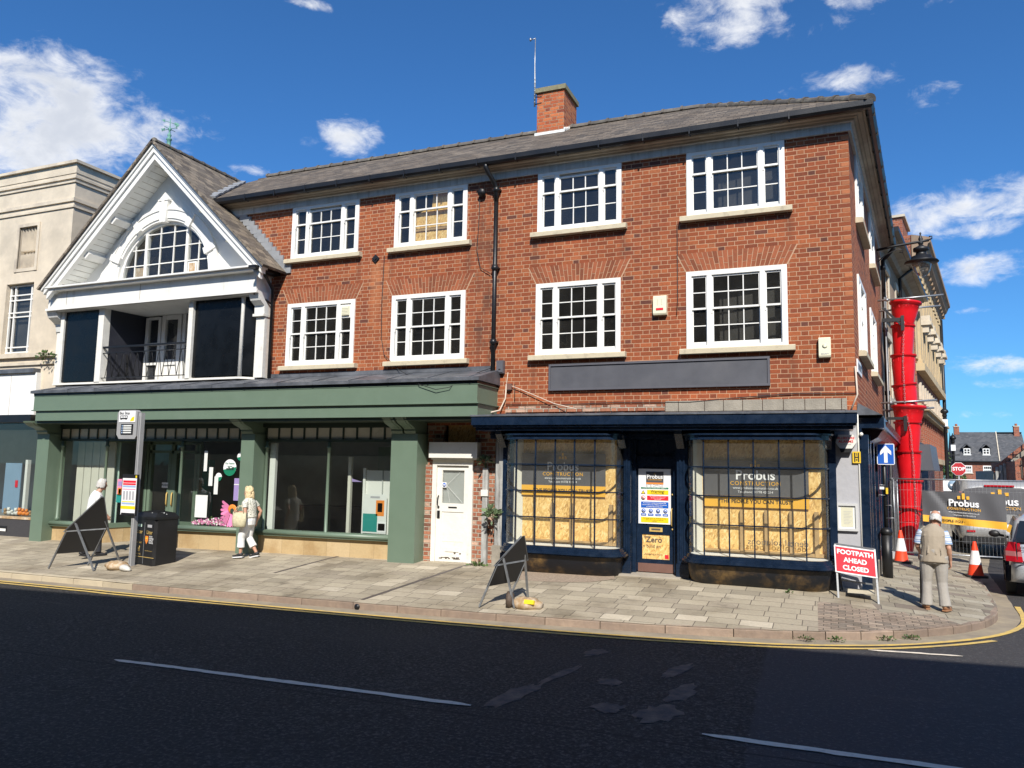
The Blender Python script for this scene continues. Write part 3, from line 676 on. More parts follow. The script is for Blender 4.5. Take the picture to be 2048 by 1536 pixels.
for s_ in [.9*i for i in range(10)]:
    c=V((CX,0,8.81))+ND*.385+TD*s_; mb.obox(c,TD*.024,ND*.15,(0,0,.14))
mb.build('gutter_pipe',bb)
# roof
RZ,RY=10.95,3.1; EZ=8.895; ED=.42
ec=corner(ED); ec=V((ec.x,ec.y,EZ)); seE=V((CX,0,EZ))+ND*ED+TD*SL
RXr=-2.72; R0=V((RXr,RY,RZ)); R1=R0+TD*5.5; RL=V((-16.0,RY,RZ)); 
mb=MB('roof_slate')
vz=10.55; vx=-16+(10.55-EZ)/.944
def slab(mb,pts,t=.05,m=None): 
    pts=[V(p) for p in pts]; n=(pts[1]-pts[0]).cross(pts[2]-pts[0]).normalized()
    if n.z<0: n=-n; pts=pts[::-1]
    mb.prism([p for p in pts],-n*t,m)
slab(mb,[(vx,-ED,EZ),ec,R0,(-15.5,RY,RZ),(-16,2.45,10.55)])
slab(mb,[ec,seE,R1,R0])
slab(mb,[R0,R1,R1+V((-3,3,-1.9)),(-16,7,8.8),(-16,RY,RZ)])
slab(mb,[seE,R1,R1+V((-3,3,-1.9))])
roof=mb.build('roof',bb)
mb=MB('ridge_clay'); mat('ridge_clay',(.12,.105,.09),.85,var=.25,sc_=6,bmp=.5,dirt=(.3,.28,.2),dirt_amt=.25,dirt_sc=6,rnd=.3)
def ridge(mb,a,b_,step=.45,r=.11):
    a,b_=V(a),V(b_); d=b_-a; n=int(d.length/step); d/=n; u=d.normalized(); s_=u.cross(V((0,0,1))).normalized(); w_=s_.cross(u)
    for i in range(n):
        p=a+d*i; q=p+d*.98; rings=[]
        for t,rr in ((0,r*1.22),(.12,r*1.22),(.121,r),(1,r*.94)):
            c=p.lerp(q,t); rings.append([c+s_*rr*math.cos(k*PI/6)+w_*(rr*.75*math.sin(k*PI/6)-.02)+V((0,0,random.uniform(-.003,.003))) for k in range(7)]+[c+s_*(-rr)+w_*(-.05),c+s_*rr+w_*(-.05)])
        mb.loft(rings,True,None,False)
ridge(mb,(-15.6,RY,RZ+.02),R0+V((0,0,.02))); ridge(mb,ec+V((0,0,.03)),R0+V((0,0,.02)),.4,.1); ridge(mb,R0,R1)
mb.build('ridge_tiles',roof)
ch=MB('chimney_brick'); cx0,cx1,cy0,cy1=-6.72,-6.0,2.62,3.62
ch.box(cx0,cx1,cy0,cy1,10.2,11.78)
chm=ch.build('chimney',roof)
ch=MB(W); mat('lichen_stone',(.22,.20,.12),.9,var=.3,sc_=14,bmp=1.,bs=30)
ch.m='lichen_stone'; ch.box(cx0-.04,cx1+.05,cy0-.05,cy1+.05,11.78,11.9); ch.build('chimney_cap',roof)
ch=MB('streaked_white'); ch.box(cx0-.05,cx1+.03,cy0-.03,cy0+.05,10.6,10.72)
for i in range(5): ch.box(cx1-.005,cx1+.03,cy0+.0+i*.12,cy0+.13+i*.12,10.6+.055*i,10.78+.055*i)
ch.build('chimney_flashing',roof)
# valley flashing
mb=MB('lead'); mat('valley_lead',(.30,.31,.32),.6,metal=.2,var=.2); 
n=12; a=V((vx-.03,-ED-.02,EZ+.06)); b_=V((-16,2.45,10.6))
for i in range(n):
    p=a.lerp(b_,i/n); q=a.lerp(b_,(i+1)/n+.01); mb.m='valley_lead'; mb.bar(p+V((0,0,.02*(i%2))),q+V((0,0,.02*(i%2))),.2,.05,(0,0,1))
mb.build('valley_flashing',roof)
# downpipes
mb=MB('black_paint'); 
mb.tube([(-6.72,-.38,8.80),(-6.72,-.37,8.70),(-6.68,-.30,8.58),(-6.60,-.16,8.40),(-6.58,-.1,8.3),(-6.58,-.1,8.0)],.052,10)
mb.tube([(-6.58,-.1,8.3),(-6.58,-.1,3.3)],.05,10)
for z in (8.28,6.55,4.95): mb.tube([(-6.58,-.1,z-.06),(-6.58,-.1,z+.06)],.068,10); mb.box(-6.66,-6.50,-.12,0,z-.02,z+.02)
mb.tube([(-6.42,-.1,3.2),(-6.42,-.12,.4)],.05,10)
mb.build('downpipe',bb)
mb=MB('black_paint',TS); mb.tube([(SL-.35,-.4,8.80),(SL-.3,-.38,8.66),(SL-.15,-.2,8.5),(SL-.12,-.1,8.4),(SL-.12,-.1,.4)],.055,10)
for z in (8.2,6.4,4.6,2.8): mb.tube([(SL-.12,-.1,z-.06),(SL-.12,-.1,z+.06)],.072,10)
mb.build('downpipe',bb)
# cables, hooks
mb=MB('cable_black')
mb.tube([(-7.0,-.03,8.4),(-7.02,-.03,7.6),(-7.05,-.03,7.0),(-6.95,-.04,6.6),(-6.7,-.05,6.45)],.008,5); mb.tube([(-9.4,-.02,7.1),(-9.42,-.02,6.0),(-9.4,-.02,5.2),(-9.3,-.04,4.8),(-8.9,-.08,4.45),(-8.3,-.5,4.2),(-7.8,-1.06,3.98),(-7.4,-1.07,3.86),(-7.1,-1.06,3.9),(-6.75,-.5,4.25),(-6.6,-.1,4.4)],.008,5)
mb.tube([(-2.72,-.02,7.12),(-2.72,-.02,5.6),(-2.74,-.02,5.3)],.007,5)
mb.tube([(-6.3,-.03,3.62),(-5,-.03,3.60),(-4,-.03,3.63),(-2.5,-.03,3.61),(-1.6,-.03,3.68),(-.6,-.03,3.74),(.38,-.03,3.72)],.009,5)
mb.tube([(-6.1,-.03,4.05),(-6.1,-.03,3.7)],.008,5)
mb.build('cables',bb)
mb=MB('cable_white'); mb.tube([(-6.25,-.05,4.3),(-6.28,-.05,4.05),(-6.0,-.05,3.95),(-5.2,-.08,3.62),(-4.7,-.2,3.5)],.008,6); mb.build('pale_cable',bb); mb=MB('cable_white'); mb.tube([(-6.28,-.05,4.05),(-6.3,-.05,3.75),(-6.4,-.1,3.5),(-6.55,-.4,3.42)],.016,6); mb.build('pale_cable',bb); mb=MB('cable_white')
mb.tube([(CX+.0,-.03,4.2),(CX+.02,-.03,3.7),(CX-.08,-.03,3.45)],.016,6); mb.build('pale_cable',bb)
mb=MB('black_iron'); mb.T=Matrix.Translation((-9.63,-.02,7.05))@Matrix.Rotation(R(45),4,'Y'); mb.box(-.07,.07,-.02,.02,-.07,.07); mb.box(-.03,.03,-.04,-.02,-.03,.03); mb.T=None; mb.build('tie_plate',bb)
# plastic boxes beside the downpipe
t=thing('junction_box','grey plastic cable box beside the black downpipe','box',(-6.45,-.05,4.4)); mb=MB('plastic_grey'); mb.box(-6.5,-6.34,-.1,0,4.28,4.55); mb.build('case',t); mb=MB('plastic_grey'); mb.box(-6.49,-6.35,-.115,-.1,4.3,4.53); mb.box(-6.44,-6.4,-.12,-.115,4.35,4.37,'black_iron'); mb.build('lid',t)
t=thing('junction_box','small brown cable box low on the brickwork above the navy shopfront','box',(-6.22,-.03,3.98)); mb=MB('sack_dark'); mat('brown_plastic',(.17,.09,.07),.5); mb.m='brown_plastic'; mb.box(-6.27,-6.16,-.07,0,3.93,4.06); mb.box(-6.25,-6.18,-.075,-.07,3.91,3.935,'black_iron'); mb.build('case',t)
t=thing('flood_lamp','small dark lamp on the wall under the eaves left of the downpipe','lamp',(-6.93,-.05,8.3)); mb=MB('black_iron'); mb.lathe((-6.93,-.02,8.3),[(.03,0),(.085,.05),(.09,.12)],12,ax=V((0,-1,-.5))); mb.build('shade',t)
# blank fascia board
t=thing('shop_sign_board','long blank dark grey signboard on the brick wall','signboard',(-3.2,0,4.15))
mb=MB('signboard_grey'); mb.box(-5.3,-1.08,-.05,0,3.93,4.39); mb.build('board',t)
mb=MB('plastic_grey'); mb.box(-5.34,-1.04,-.075,0,4.39,4.43); mb.box(-5.34,-1.04,-.075,0,3.89,3.93); mb.box(-5.34,-5.3,-.075,0,3.93,4.39); mb.box(-1.08,-1.04,-.075,0,3.93,4.39); mb.build('frame',t)
def alarm(x,z,w_,h,lab,red):
    t=thing('alarm_box',lab,'alarm box',(x,0,z)); mb=MB('plastic_cream')
    mb.prism([(x-w_/2,0,z-h/2),(x-w_/2,-.10,z-h/2),(x-w_/2,-.115,z-h/2+.03),(x-w_/2,-.10,z+h/2-.02),(x-w_/2,-.08,z+h/2),(x-w_/2,0,z+h/2)],(w_,0,0)); mb.build('case',t)
    mb=MB('sign_red' if red else 'parchment')
    if red: mb.box(x-.07,x+.07,-.122,-.117,z-h/2+.09,z-h/2+.13); mb.box(x-.05,x-.03,-.112,-.104,z,z+.12,'parchment'); mb.box(x+.03,x+.05,-.112,-.104,z,z+.12,'parchment')
    else: mb.lathe((x,-.1,z+.02),[(.035,0),(.045,.01),(.0,.012)],10,ax=V((0,-1,0))); mb.text('FIRE BOMB' if 0 else 'SECURITY',(x,-.116,z-h/2+.06),.03,m='grey_text',off=.001)
    mb.build('markings',t)
alarm(-3.05,5.51,.26,.38,'cream alarm box with red stripe between the two right lower windows',True)
alarm(-.10,4.55,.20,.36,'cream alarm box near the corner, right of the grey signboard',False)
# aerial
t=thing('aerial_mast','thin metal mast with a bent top fixed to the chimney','aerial',(-6.8,2.7,11.5)); mb=MB('galv')
mb.tube([(-6.79,2.62,11.45),(-6.79,2.62,12.1),(-6.80,2.62,12.6),(-6.795,2.62,13.3)],[.022,.022,.014,.012],8)
for i in range(7): mb.tube([(-6.79,2.62,11.55+i*.1),(-6.79,2.62,11.57+i*.1)],.028,8)
mb.build('mast',t); mb=MB('galv'); mb.tube([(-6.795,2.62,13.28),(-6.92,2.62,13.27)],.012,6); mb.lathe((-6.93,2.62,13.24),[(.02,0),(.035,.03),(.02,.08),(.005,.09)],8); mb.build('anemometer',t)
mb=MB('black_iron'); mb.tube([(-6.79,2.62,11.5),(-6.6,2.62,11.52)],.014,6);mb.tube([(-6.79,2.62,11.7),(-6.6,2.62,11.68)],.014,6); mb.build('bracket',t)
# street name plate on the side wall
mb=MB('sign_white',TS); mb.box(.3,1.25,-.02,0,4.14,4.38); 
for i in range(5): mb.box(.42+.15*i,.50+.15*i,-.023,-.02,4.2,4.32,'sign_black')
tag(mb.build('street_name_plate'),'white street name plate on the side wall just round the corner','sign')
# =====================================================  GABLED WHITE BUILDING
gb=thing('gabled_building','white timber gabled building with arched attic window and balcony above the green shop','building',(-16.1,0,.15))
GX,GA,GE,SLP=-16.0,10.5,6.95,.944
mb=MB('old_white_paint')
# tympanum wall with a half round opening
ax,az_,ar,ah=-16.2,7.10,1.60,1.56
def rake(p):   # from arch centre outwards to the gable line / base
    dx,dz=p; best=9
    for sgn in (-1,1):
        # line z = 10.2 - .944*|x-GX|
        # az_+dz*t = 10.25 - .944*sgn*(ax+dx*t-GX)
        den=dz+.944*sgn*dx
        if abs(den)>1e-6:
            t=(10.3-az_-.944*sgn*(ax-GX))/den
            if t>0: best=min(best,t)
    return best
n=36; inn=[];outp=[]
for i in range(n+1):
    th=PI*i/n; d=(math.cos(th),math.sin(th)); inn.append((ax+ar*d[0],-.05,az_+ah*d[1])); t=rake(d); outp.append((ax+d[0]*t,-.05,az_+d[1]*t))
mb.loft([inn,outp],cap=False,smooth=False,closed=False)
mb.loft([inn,[(x,.2,z) for x,y,z in inn]],cap=False,smooth=True,closed=False)
mb.box(-19.4,-12.65,-.05,.0,6.95,7.10)
gw=mb.build('gable_wall',gb)
mb=MB('old_white_paint')
def arc(mb,r0,r1,h0,h1,y0,y1,t0=0,t1=PI,n=40,m=None):
    q=[]
    for i in range(n+1):
        th=t0+(t1-t0)*i/n; c,s_=math.cos(th),math.sin(th)
        q.append([(ax+r0*c,y1,az_+h0*s_),(ax+r0*c,y0,az_+h0*s_),(ax+r1*c,y0,az_+h1*s_),(ax+r1*c,y1,az_+h1*s_)])
    mb.loft(q,True,m,False)
arc(mb,1.60,1.66,1.56,1.62,-.07,-.05); arc(mb,1.66,1.88,1.62,1.84,-.10,-.05); arc(mb,1.88,1.96,1.84,1.92,-.125,-.05)
for th in (R(22),R(58),R(122),R(158)):
    c,s_=math.cos(th),math.sin(th); p=V((ax+1.78*c,-.10,az_+1.74*s_)); mb.obox(p,(c*.38,0,s_*.38),(0,.10,0),(-s_*.17,0,c*.17))
mb.prism([(ax-.10,-.16,8.60),(ax+.10,-.16,8.60),(ax+.15,-.16,9.18),(ax-.15,-.16,9.18)],(0,.14,0)); mb.prism([(ax-.03,-.18,8.60),(ax+.03,-.18,8.60),(ax+.05,-.18,9.18),(ax-.05,-.18,9.18)],(0,.03,0)); mb.box(ax-.18,ax+.18,-.18,0,9.18,9.22)
mb.build('arch_moulding',gw)
# arched window
mb=MB('old_white_paint')
def inz(x,r=ar-.03,h=ah-.03): q=1-((x-ax)/r)**2; return az_+h*math.sqrt(max(q,0))
arc(mb,1.53,1.60,1.49,1.56,.02,.14)
mb.box(ax-1.58,ax+1.58,.0,.14,az_,az_+.06)
for x,wd in [(ax-.72,.085),(ax+.72,.085)]: mb.box(x-wd/2,x+wd/2,.03,.14,az_,inz(x))
for x in (ax-.24,ax+.24,ax-1.12,ax+1.12): mb.box(x-.012,x+.012,.05,.09,az_,inz(x))
for z in (az_+.45,az_+.88,az_+1.27):
    hw=(ar-.05)*math.sqrt(max(0,1-((z-az_)/(ah))**2)); mb.box(ax-hw,ax+hw,.052,.088,z-.012,z+.012)
gwn=mb.build('window',gb)
g=MB('glass'); g.poly([(ax+1.56*math.cos(PI*i/24),.075,az_+1.52*math.sin(PI*i/24)) for i in range(25)]); g.build('pane',gwn)
mb=MB('wood'); mb.box(ax-1.1,ax-.8,.08,.1,az_+.08,az_+.4,'sack'); mb.box(ax+.8,ax+1.08,.04,.1,az_+.08,az_+.4,'plastic_white'); mb.box(ax+.84,ax+1.04,.03,.04,az_+.1,az_+.36,'sack'); mb.build('vent',gwn)
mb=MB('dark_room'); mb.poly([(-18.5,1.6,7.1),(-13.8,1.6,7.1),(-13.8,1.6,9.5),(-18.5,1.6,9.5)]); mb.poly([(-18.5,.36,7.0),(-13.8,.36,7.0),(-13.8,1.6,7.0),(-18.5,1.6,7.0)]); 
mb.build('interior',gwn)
# bargeboards with moulding
def rakebox(mb,d0,d1,y0,y1,m=None,ext=.0):
    """board following both rakes: d measured down from the roof line"""
    for sg in (-1,1):
        X_=sg*(3.76+ext); 
        a=(GX,y0,GA-d0); b_=(GX+X_,y0,GA-d0-SLP*abs(X_)); c=(GX+X_,y0,GA-d1-SLP*abs(X_)); d=(GX,y0,GA-d1)
        mb.prism([a,b_,c,d] if sg>0 else [d,c,b_,a],(0,y1-y0,0),m)
mb=MB('old_white_paint'); rakebox(mb,.0,.10,-.80,-.60); rakebox(mb,.10,.24,-.76,-.60,ext=-.06); rakebox(mb,.24,.42,-.71,-.60,ext=-.12)
mb.build('bargeboard',gb)
mb=MB('streaked_white')
for sg in (-1,1):
    a=V((GX,-.6,GA-.40)); b_=V((GX+sg*3.5,-.6,GA-.40-SLP*3.5)); d=(b_-a); n=26
    for i in range(n):
        p=a+d*(i/n); q=a+d*((i+.93)/n); mb.add([p,q,q+V((0,.56,0)),p+V((0,.56,0))],[(0,1,2,3)])
    mb.add([a+V((0,0,.03)),b_+V((0,0,.03)),b_+V((0,.56,.03)),a+V((0,.56,.03))],[(0,1,2,3)],'cornice_stone')
    for t in ((.42,.68) if sg<0 else (.42,.68)):
        p=a+d*t+V((0,.27,-.05)); u=d.normalized(); nn=V((-u.z*sg,0,u.x*sg)); mb.obox(p,u*.2,(0,.54,0),nn*.14,'old_white_paint')
mb.build('soffit',gb)
mb=MB('gable_slate')
A_=V((GX,-.78,GA+.05))
slab(mb,[(GX,-.86,GA+.07),(GX+3.86,-.86,GA+.07-SLP*3.86),(GX+3.86,.0,GA+.07-SLP*3.86),(vx,0,EZ+.04),(vx,-ED,EZ+.03),(GX+.05,2.5,GA+.05),(GX,2.5,GA+.07)],.06)
slab(mb,[(GX,-.86,GA+.07),(GX,2.5,GA+.07),(GX-3.86,2.5,GA+.07-SLP*3.86),(GX-3.86,-.86,GA+.07-SLP*3.86)],.06)
gr=mb.build('roof',gb)
mb=MB('ridge_clay'); ridge(mb,(GX,-.8,GA+.08),(GX,2.5,GA+.08),.4,.08); mb.build('ridge_tiles',gr)
mb=MB('lead'); a=V((GX+3.84,-.03,GA-.05-SLP*3.80+.1)); b_=V((vx+.05,-.03,EZ+.12)); n=17
for i in range(n):
    p=a.lerp(b_,i/n); mb.m='valley_lead'; mb.box(p.x-.10,p.x+.13,-.045-.004*(i%2),.0,p.z-.05,p.z+.17)
mb.build('step_flashing',gr)
# cornice and entablature
mb=MB('old_white_paint')
mb.box(-19.9,-12.45,-.78,.0,6.93,6.97); mb.box(-19.86,-12.5,-.70,0,6.87,6.93); mb.build('cornice',gb)
mb=MB('streaked_white'); mb.box(-19.80,-12.62,-.52,.2,6.42,6.87); 
for x in (-19.1,-16.4): mb.box(x,x+.012,-.526,-.52,6.44,6.86,'cornice_stone')
mb.box(-19.84,-12.56,-.57,.2,6.36,6.42,'old_white_paint'); mb.build('entablature',gb)
mb=MB('streaked_white'); mb.poly([(-19.8,-.5,6.35),(-12.6,-.5,6.35),(-12.6,1.2,6.35),(-19.8,1.2,6.35)]); mb.build('ceiling',gb)
def bay(x0,x1,m='dark_panel',y=-.28):
    mb=MB(m); mb.box(x0,x1,y,y+.03,4.42,6.34); return mb.build('dark_panel',gb)
bay(-19.37,-18.02); bay(-14.72,-13.22)
mb=MB('dark_panel'); mb.add([(-13.12,-.3,4.42),(-12.82,.0,4.42),(-12.82,.0,6.34),(-13.12,-.3,6.34)],[(0,1,2,3)]); mb.build('dark_panel',gb)
mb=MB('peeling_paint')
for x0,x1,y0 in [(-19.5,-19.37,-.33),(-18.02,-17.82,-.36),(-14.86,-14.72,-.36)]: q=MB('peeling_paint'); q.box(x0,x1,y0,-.16,4.36,6.36); q.build('post',gb)
mb.tube([(-13.16,-.32,4.4),(-13.16,-.32,6.2),(-13.16,-.32,6.36)],[.05,.045,.06],10)
mb.build('post',gb)
mb=MB('peeling_paint'); mb.box(-19.9,-19.5,-.12,.3,4.36,6.36); mb.build('corner_pier',gb)
mb=MB('peeling_paint'); mb.box(-12.83,-12.57,-.22,.1,4.36,5.9); mb.prism([(-12.86,-.5,6.36),(-12.86,-.42,6.2),(-12.86,-.27,6.1),(-12.86,-.26,5.9),(-12.86,.1,5.9),(-12.86,.1,6.36)],(.3,0,0),'streaked_white'); mb.box(-12.88,-12.55,-.30,.1,5.84,5.9); mb.build('corner_pier',gb)
mb=MB('streaked_white'); mb.prism([(-19.9,-.5,6.36),(-19.9,-.42,6.2),(-19.9,-.2,6.05),(-19.9,-.15,5.85),(-19.9,.1,5.8),(-19.9,.1,6.36)],(.38,0,0)); mb.build('console',gb)
mb=MB('peeling_paint'); mb.prism([(-19.6,-.36,4.33),(-13.15,-.36,4.33),(-12.8,-.06,4.33),(-12.8,.1,4.33),(-19.6,.1,4.33)],(0,0,.05)); mb.box(-17.82,-14.86,.1,1.1,4.33,4.37,'lead'); mb.build('base_sill',gb)
# balcony recess
mb=MB('navy_recess'); mat('navy_recess',(.022,.024,.035),.6,var=.15,bmp=.05)
mb.add([(-17.83,-.2,4.36),(-17.72,.95,4.36),(-17.72,.95,6.36),(-17.83,-.2,6.36)],[(0,1,2,3)]); mb.add([(-14.85,-.2,4.36),(-14.95,.95,4.36),(-14.95,.95,6.36),(-14.85,-.2,6.36)],[(0,1,2,3)])
mb.box(-17.75,-14.9,.95,1.0,4.36,6.36); mb.build('recess_walls',gb)
mb=MB('old_white_paint')
for x in (-17.62,-17.15): mb.box(x-.05,x+.05,.86,.95,4.37,6.3)
for z in (6.28,5.55,5.0): mb.box(-17.57,-17.20,.865,.945,z-.035,z+.035)
for x in (-17.0,-16.42): mb.box(x-.065,x+.065,.86,.95,4.37,6.34)
mb.box(-16.93,-16.49,.865,.945,6.22,6.34); mb.box(-16.93,-16.49,.865,.945,4.95,5.1); mb.box(-16.93,-16.49,.87,.94,4.37,4.6); mb.box(-16.93,-16.49,.9,.94,4.6,4.95,'old_white_paint')
mb.box(-16.3,-16.2,.86,.95,4.37,6.34); mb.box(-15.8,-15.72,.86,.95,4.37,6.34); mb.box(-16.2,-15.8,.865,.945,5.5,5.57)
bd=mb.build('door',gb); g=MB('glass'); g.poly([(-17.6,.92,4.4),(-15.75,.92,4.4),(-15.75,.92,6.3),(-17.6,.92,6.3)]); g.build('pane',bd)
mb=MB('black_iron'); mb.box(-17.82,-14.86,-.33,-.28,5.27,5.32); mb.box(-17.82,-14.86,-.32,-.29,5.13,5.15); mb.box(-17.82,-14.86,-.32,-.29,4.47,4.49)
n=11
for i in range(n):
    x=-17.7+2.75*i/n; w_=2.75/n
    mb.tube([(x,-.305,4.48),(x+w_*.42,-.305,5.05),(x+w_*.5,-.305,5.13),(x+w_*.58,-.305,5.05),(x+w_,-.305,4.48)],.009,5)
mb.bar((-17.78,.4,5.2),(-16.9,-.28,4.42),.06,.03); mb.build('railing',gb)
mb=MB('black_paint'); mb.tube([(-12.5,-.6,6.93),(-12.47,-.35,6.75),(-12.46,-.12,6.5),(-12.46,-.1,4.35)],.04,8); mb.box(-12.55,-12.35,-.9,.0,6.86,6.93); mb.tube([(-12.7,-.5,6.35),(-12.62,-.3,6.3),(-12.48,-.12,6.15)],.025,6); mb.build('downpipe',gb)
# weathervane
VT=Matrix.Translation((GX,-.3,GA))@Matrix.Scale(.6,4)@Matrix.Translation((-GX,0,-GA))
wv=thing('weather_vane','green copper weather vane with letters and an arrow on the gable ridge','weather vane',(GX,.0,GA+.1))
mb=MB('copper_green',VT); mb.lathe((GX,0,GA),[(.13,.0),(.12,.12),(.085,.2),(.09,.42),(.13,.46),(.11,.5),(.05,.56),(.085,.64),(.085,.68),(.04,.75),(.035,.86),(.07,.9),(.07,.96),(.03,1.0),(.018,1.1),(.018,1.42),(.0,1.47)],12); mb.build('pole',wv)
mb=MB('copper_green',VT); mb.tube([(GX-.36,0,GA+.95),(GX+.36,0,GA+.95)],.014,6); mb.tube([(GX,-.3,GA+.95),(GX,.3,GA+.95)],.014,6)
mb.text('W',(GX-.40,0,GA+.97),.2,ext=.012,off=.004); mb.text('E',(GX+.40,0,GA+.97),.2,ext=.012,off=.004); mb.build('letters',wv)
mb=MB('copper_green',VT); d=V((.85,.35,-.28)).normalized(); c=V((GX,0,GA+1.25)); mb.tube([c-d*.3,c+d*.3],.013,6)
s_=V((0,0,1)); mb.prism([c-d*.42,c-d*.26+s_*.07,c-d*.26-s_*.07],(0,.015,0)); mb.prism([c+d*.2+s_*.07,c+d*.36+s_*.08,c+d*.42,c+d*.36-s_*.08,c+d*.2-s_*.07],(0,.015,0)); mb.build('arrow',wv)
# =====================================================  CREAM ART DECO BUILDING
db=thing('cream_deco_building','cream rendered flat roofed shop building at the left edge','building',(-23,0,.05))
mb=MB('cream_render'); DX=-19.82
wall_holes(mb,-34,DX,3.5,10.5,[(-22.38,-21.2,5.35,7.42),(-22.0,-21.23,7.86,9.1),(-26.4,-25.2,5.35,7.42)],'cream_render',depth=.2)
mb.add([(DX,0,.0),(DX,9,.0),(DX,9,10.5),(DX,0,10.5)],[(0,1,2,3)]); 
mb.add([(-34,.3,10.4),(DX,.3,10.4),(DX,9,10.4),(-34,9,10.4)],[(0,1,2,3)]); mb.build('wall',db)
mb=MB('cream_trim')
def wrapbox(z0,z1,p,m=None): mb.box(-34,DX+p,-p,.1,z0,z1,m); mb.box(DX-.1,DX+p,.1,9,z0,z1,m)
wrapbox(10.5,10.78,.02,'cream_render'); wrapbox(10.78,10.86,.10); wrapbox(10.34,10.40,.05,'cream_trim'); wrapbox(10.22,10.27,.04); wrapbox(9.66,9.76,.05); wrapbox(9.48,9.54,.04); mb.build('parapet_mouldings',db)
mb=MB('cream_trim')
mb.box(-22.1,-22.0,-.03,.02,7.76,9.2); mb.box(-21.23,-21.13,-.03,.02,7.76,9.2); mb.box(-22.0,-21.23,-.03,.02,9.1,9.2); mb.box(-22.0,-21.23,-.02,.02,7.76,7.86)
for i in range(6):
    x=-22.0+.77*i/6; mb.prism([(x,.2,8.4),(x+.064,.03,8.4),(x+.128,.2,8.4)],(0,0,.7)); mb.prism([(x,.2,7.95),(x+.064,.03,7.88),(x+.128,.2,7.95)],(0,0,.4))
mb.box(-22.0,-21.23,.185,.2,7.86,9.1)
mb.build('fluted_panel',db)
for X0 in (-22.38,-26.4):
    mb=MB('old_white_paint'); x0,x1=X0,X0+1.18; 
    for x in (x0+.04,x1-.04,x0+.24,x1-.24+.0): mb.box(x-.025,x+.025,.12,.17,5.37,7.4)
    for z in (5.4,5.55,6.45,6.58,6.95,7.1,7.38): mb.box(x0,x1,.122,.168,z-.018,z+.018)
    w_=mb.build('window',db); g=MB('glass'); g.poly([(x0,.16,5.35),(x1,.16,5.35),(x1,.16,7.42),(x0,.16,7.42)]); g.build('pane',w_)
    mb=MB('dark_room'); mb.box(x0-.5,x1+.3,.3,2.2,5.0,7.8); mb.build('room',w_)
mb=MB('cream_trim'); mb.box(-34,DX,-.10,0,5.2,5.32); mb.box(-34,DX-.02,-.06,0,4.98,5.06); mb.box(-34,-20.6,-.22,0,4.74,4.86,'lead'); mb.build('string_course',db)
mb=MB('old_white_paint'); mb.m='shop_fascia_white'; mat('shop_fascia_white',(.78,.78,.76),.6,var=.03,bmp=.05); mb.box(-34,-20.55,-.14,0,3.55,4.74); mb.box(-21.6,-21.59,-.145,-.14,3.56,4.7,'cornice_stone'); mb.build('fascia',db)
mb=MB('black_paint'); mb.box(-34,-20.5,-.25,.1,3.34,3.55); mb.build('shutter_box',db)
mb=MB('granite'); mb.box(-34,-20.1,-.06,.15,-.4,.66); mb.box(-20.42,-19.9,-.06,.3,.66,3.4); mb.box(-21.85,-21.35,-.07,-.055,.30,.45,'black_iron'); mb.box(-21.8,-21.38,-.075,-.068,.31,.38,'old_white_paint'); mb.build('stall_riser',db)
mb=MB('sack'); mb.box(-34,-20.4,-.08,.15,.66,.72); mb.build('shop_sill',db)
g=MB('shop_glass'); g.poly([(-34,.0,.72),(-20.42,.0,.72),(-20.42,.0,3.36),(-34,.0,3.36)]); g.build('shop_window',db)
mb=MB('shop_wall'); mb.box(-34,-20.2,2.8,3,.0,3.4); mb.box(-34,-20.2,.1,3,3.3,3.4,'dark_room'); mb.box(-34,-20.2,.1,3,.5,.66,'shop_floor'); mb.box(-20.42,-20.3,.1,2.8,.66,3.3,'interior_white')
mb.box(-20.9,-20.5,.75,.8,.68,1.95,'white_tiles'); mb.box(-21.05,-20.95,.7,.8,.68,1.9,'interior_white'); mb.box(-22.6,-21.9,.6,.62,.75,2.2,'pale_blue'); mb.box(-22.1,-22.0,.58,.6,1.5,1.7,'sign_red'); mb.box(-21.75,-21.65,.6,.7,.7,2.3,'interior_white')
mb.build('shop_interior',db)
for i in range(9):
    x=-21.95+i*.15; z=.73; r=random.uniform(.05,.09); mb=MB(random.choice(['sack','orange','interior_white','sack'])); mb.ball((x,.28,z+r*.9),r,10,sq=(1,.8,1)); mb.ball((x+.02,.24,z+r*2.0),r*.62,8)
    for s_ in (-1,1): mb.ball((x+.02+s_*r*.45,.24,z+r*2.5),r*.25,6)
    if i==0: first=mb
    tag(mb.build('soft_toy'),'small soft toy sitting on the shop window sill at far left','toy','soft toys in the left shop window')


# =====================================================  GREEN SHOPFRONT
gs=thing('green_shopfront','sage green shopfront with wide fascia, pilasters and stone stall riser','shopfront',(-13,0,.15))
GRN='green_paint'
mb=MB(GRN); 
mb.box(-19.36,-6.5,-1.0,0,3.60,3.98); mb.box(-19.30,-6.5,-.97,-.02,3.32,3.58); mb.box(-19.4,-6.46,-1.03,0,3.575,3.60); mb.box(-19.36,-6.5,-1.02,0,3.98,4.03,'black_paint'); mb.box(-19.38,-6.47,-1.01,0,3.955,3.975,GRN)
mb.build('fascia',gs)
mb=MB('lead'); mb.prism([(-19.42,-1.08,4.03),(-19.42,-1.08,4.10),(-19.42,-.02,4.36),(-19.42,-.02,4.03)],(12.98,0,0))
for i in range(14): mb.prism([(-19.0+i*.95,-1.09,4.03),(-19.0+i*.95,-1.09,4.115),(-19.0+i*.95,-.02,4.375),(-19.0+i*.95,-.02,4.03)],(.03,0,0))
mb.box(-12.55,-6.62,-.04,.0,4.36,4.45); mb.build('lead_roof',gs)
mb=MB('dark_green'); mb.box(-19.4,-6.5,-.9,.35,3.26,3.32); mb.box(-19.4,-8.2,-.16,-.02,3.17,3.3); mb.build('soffit',gs)
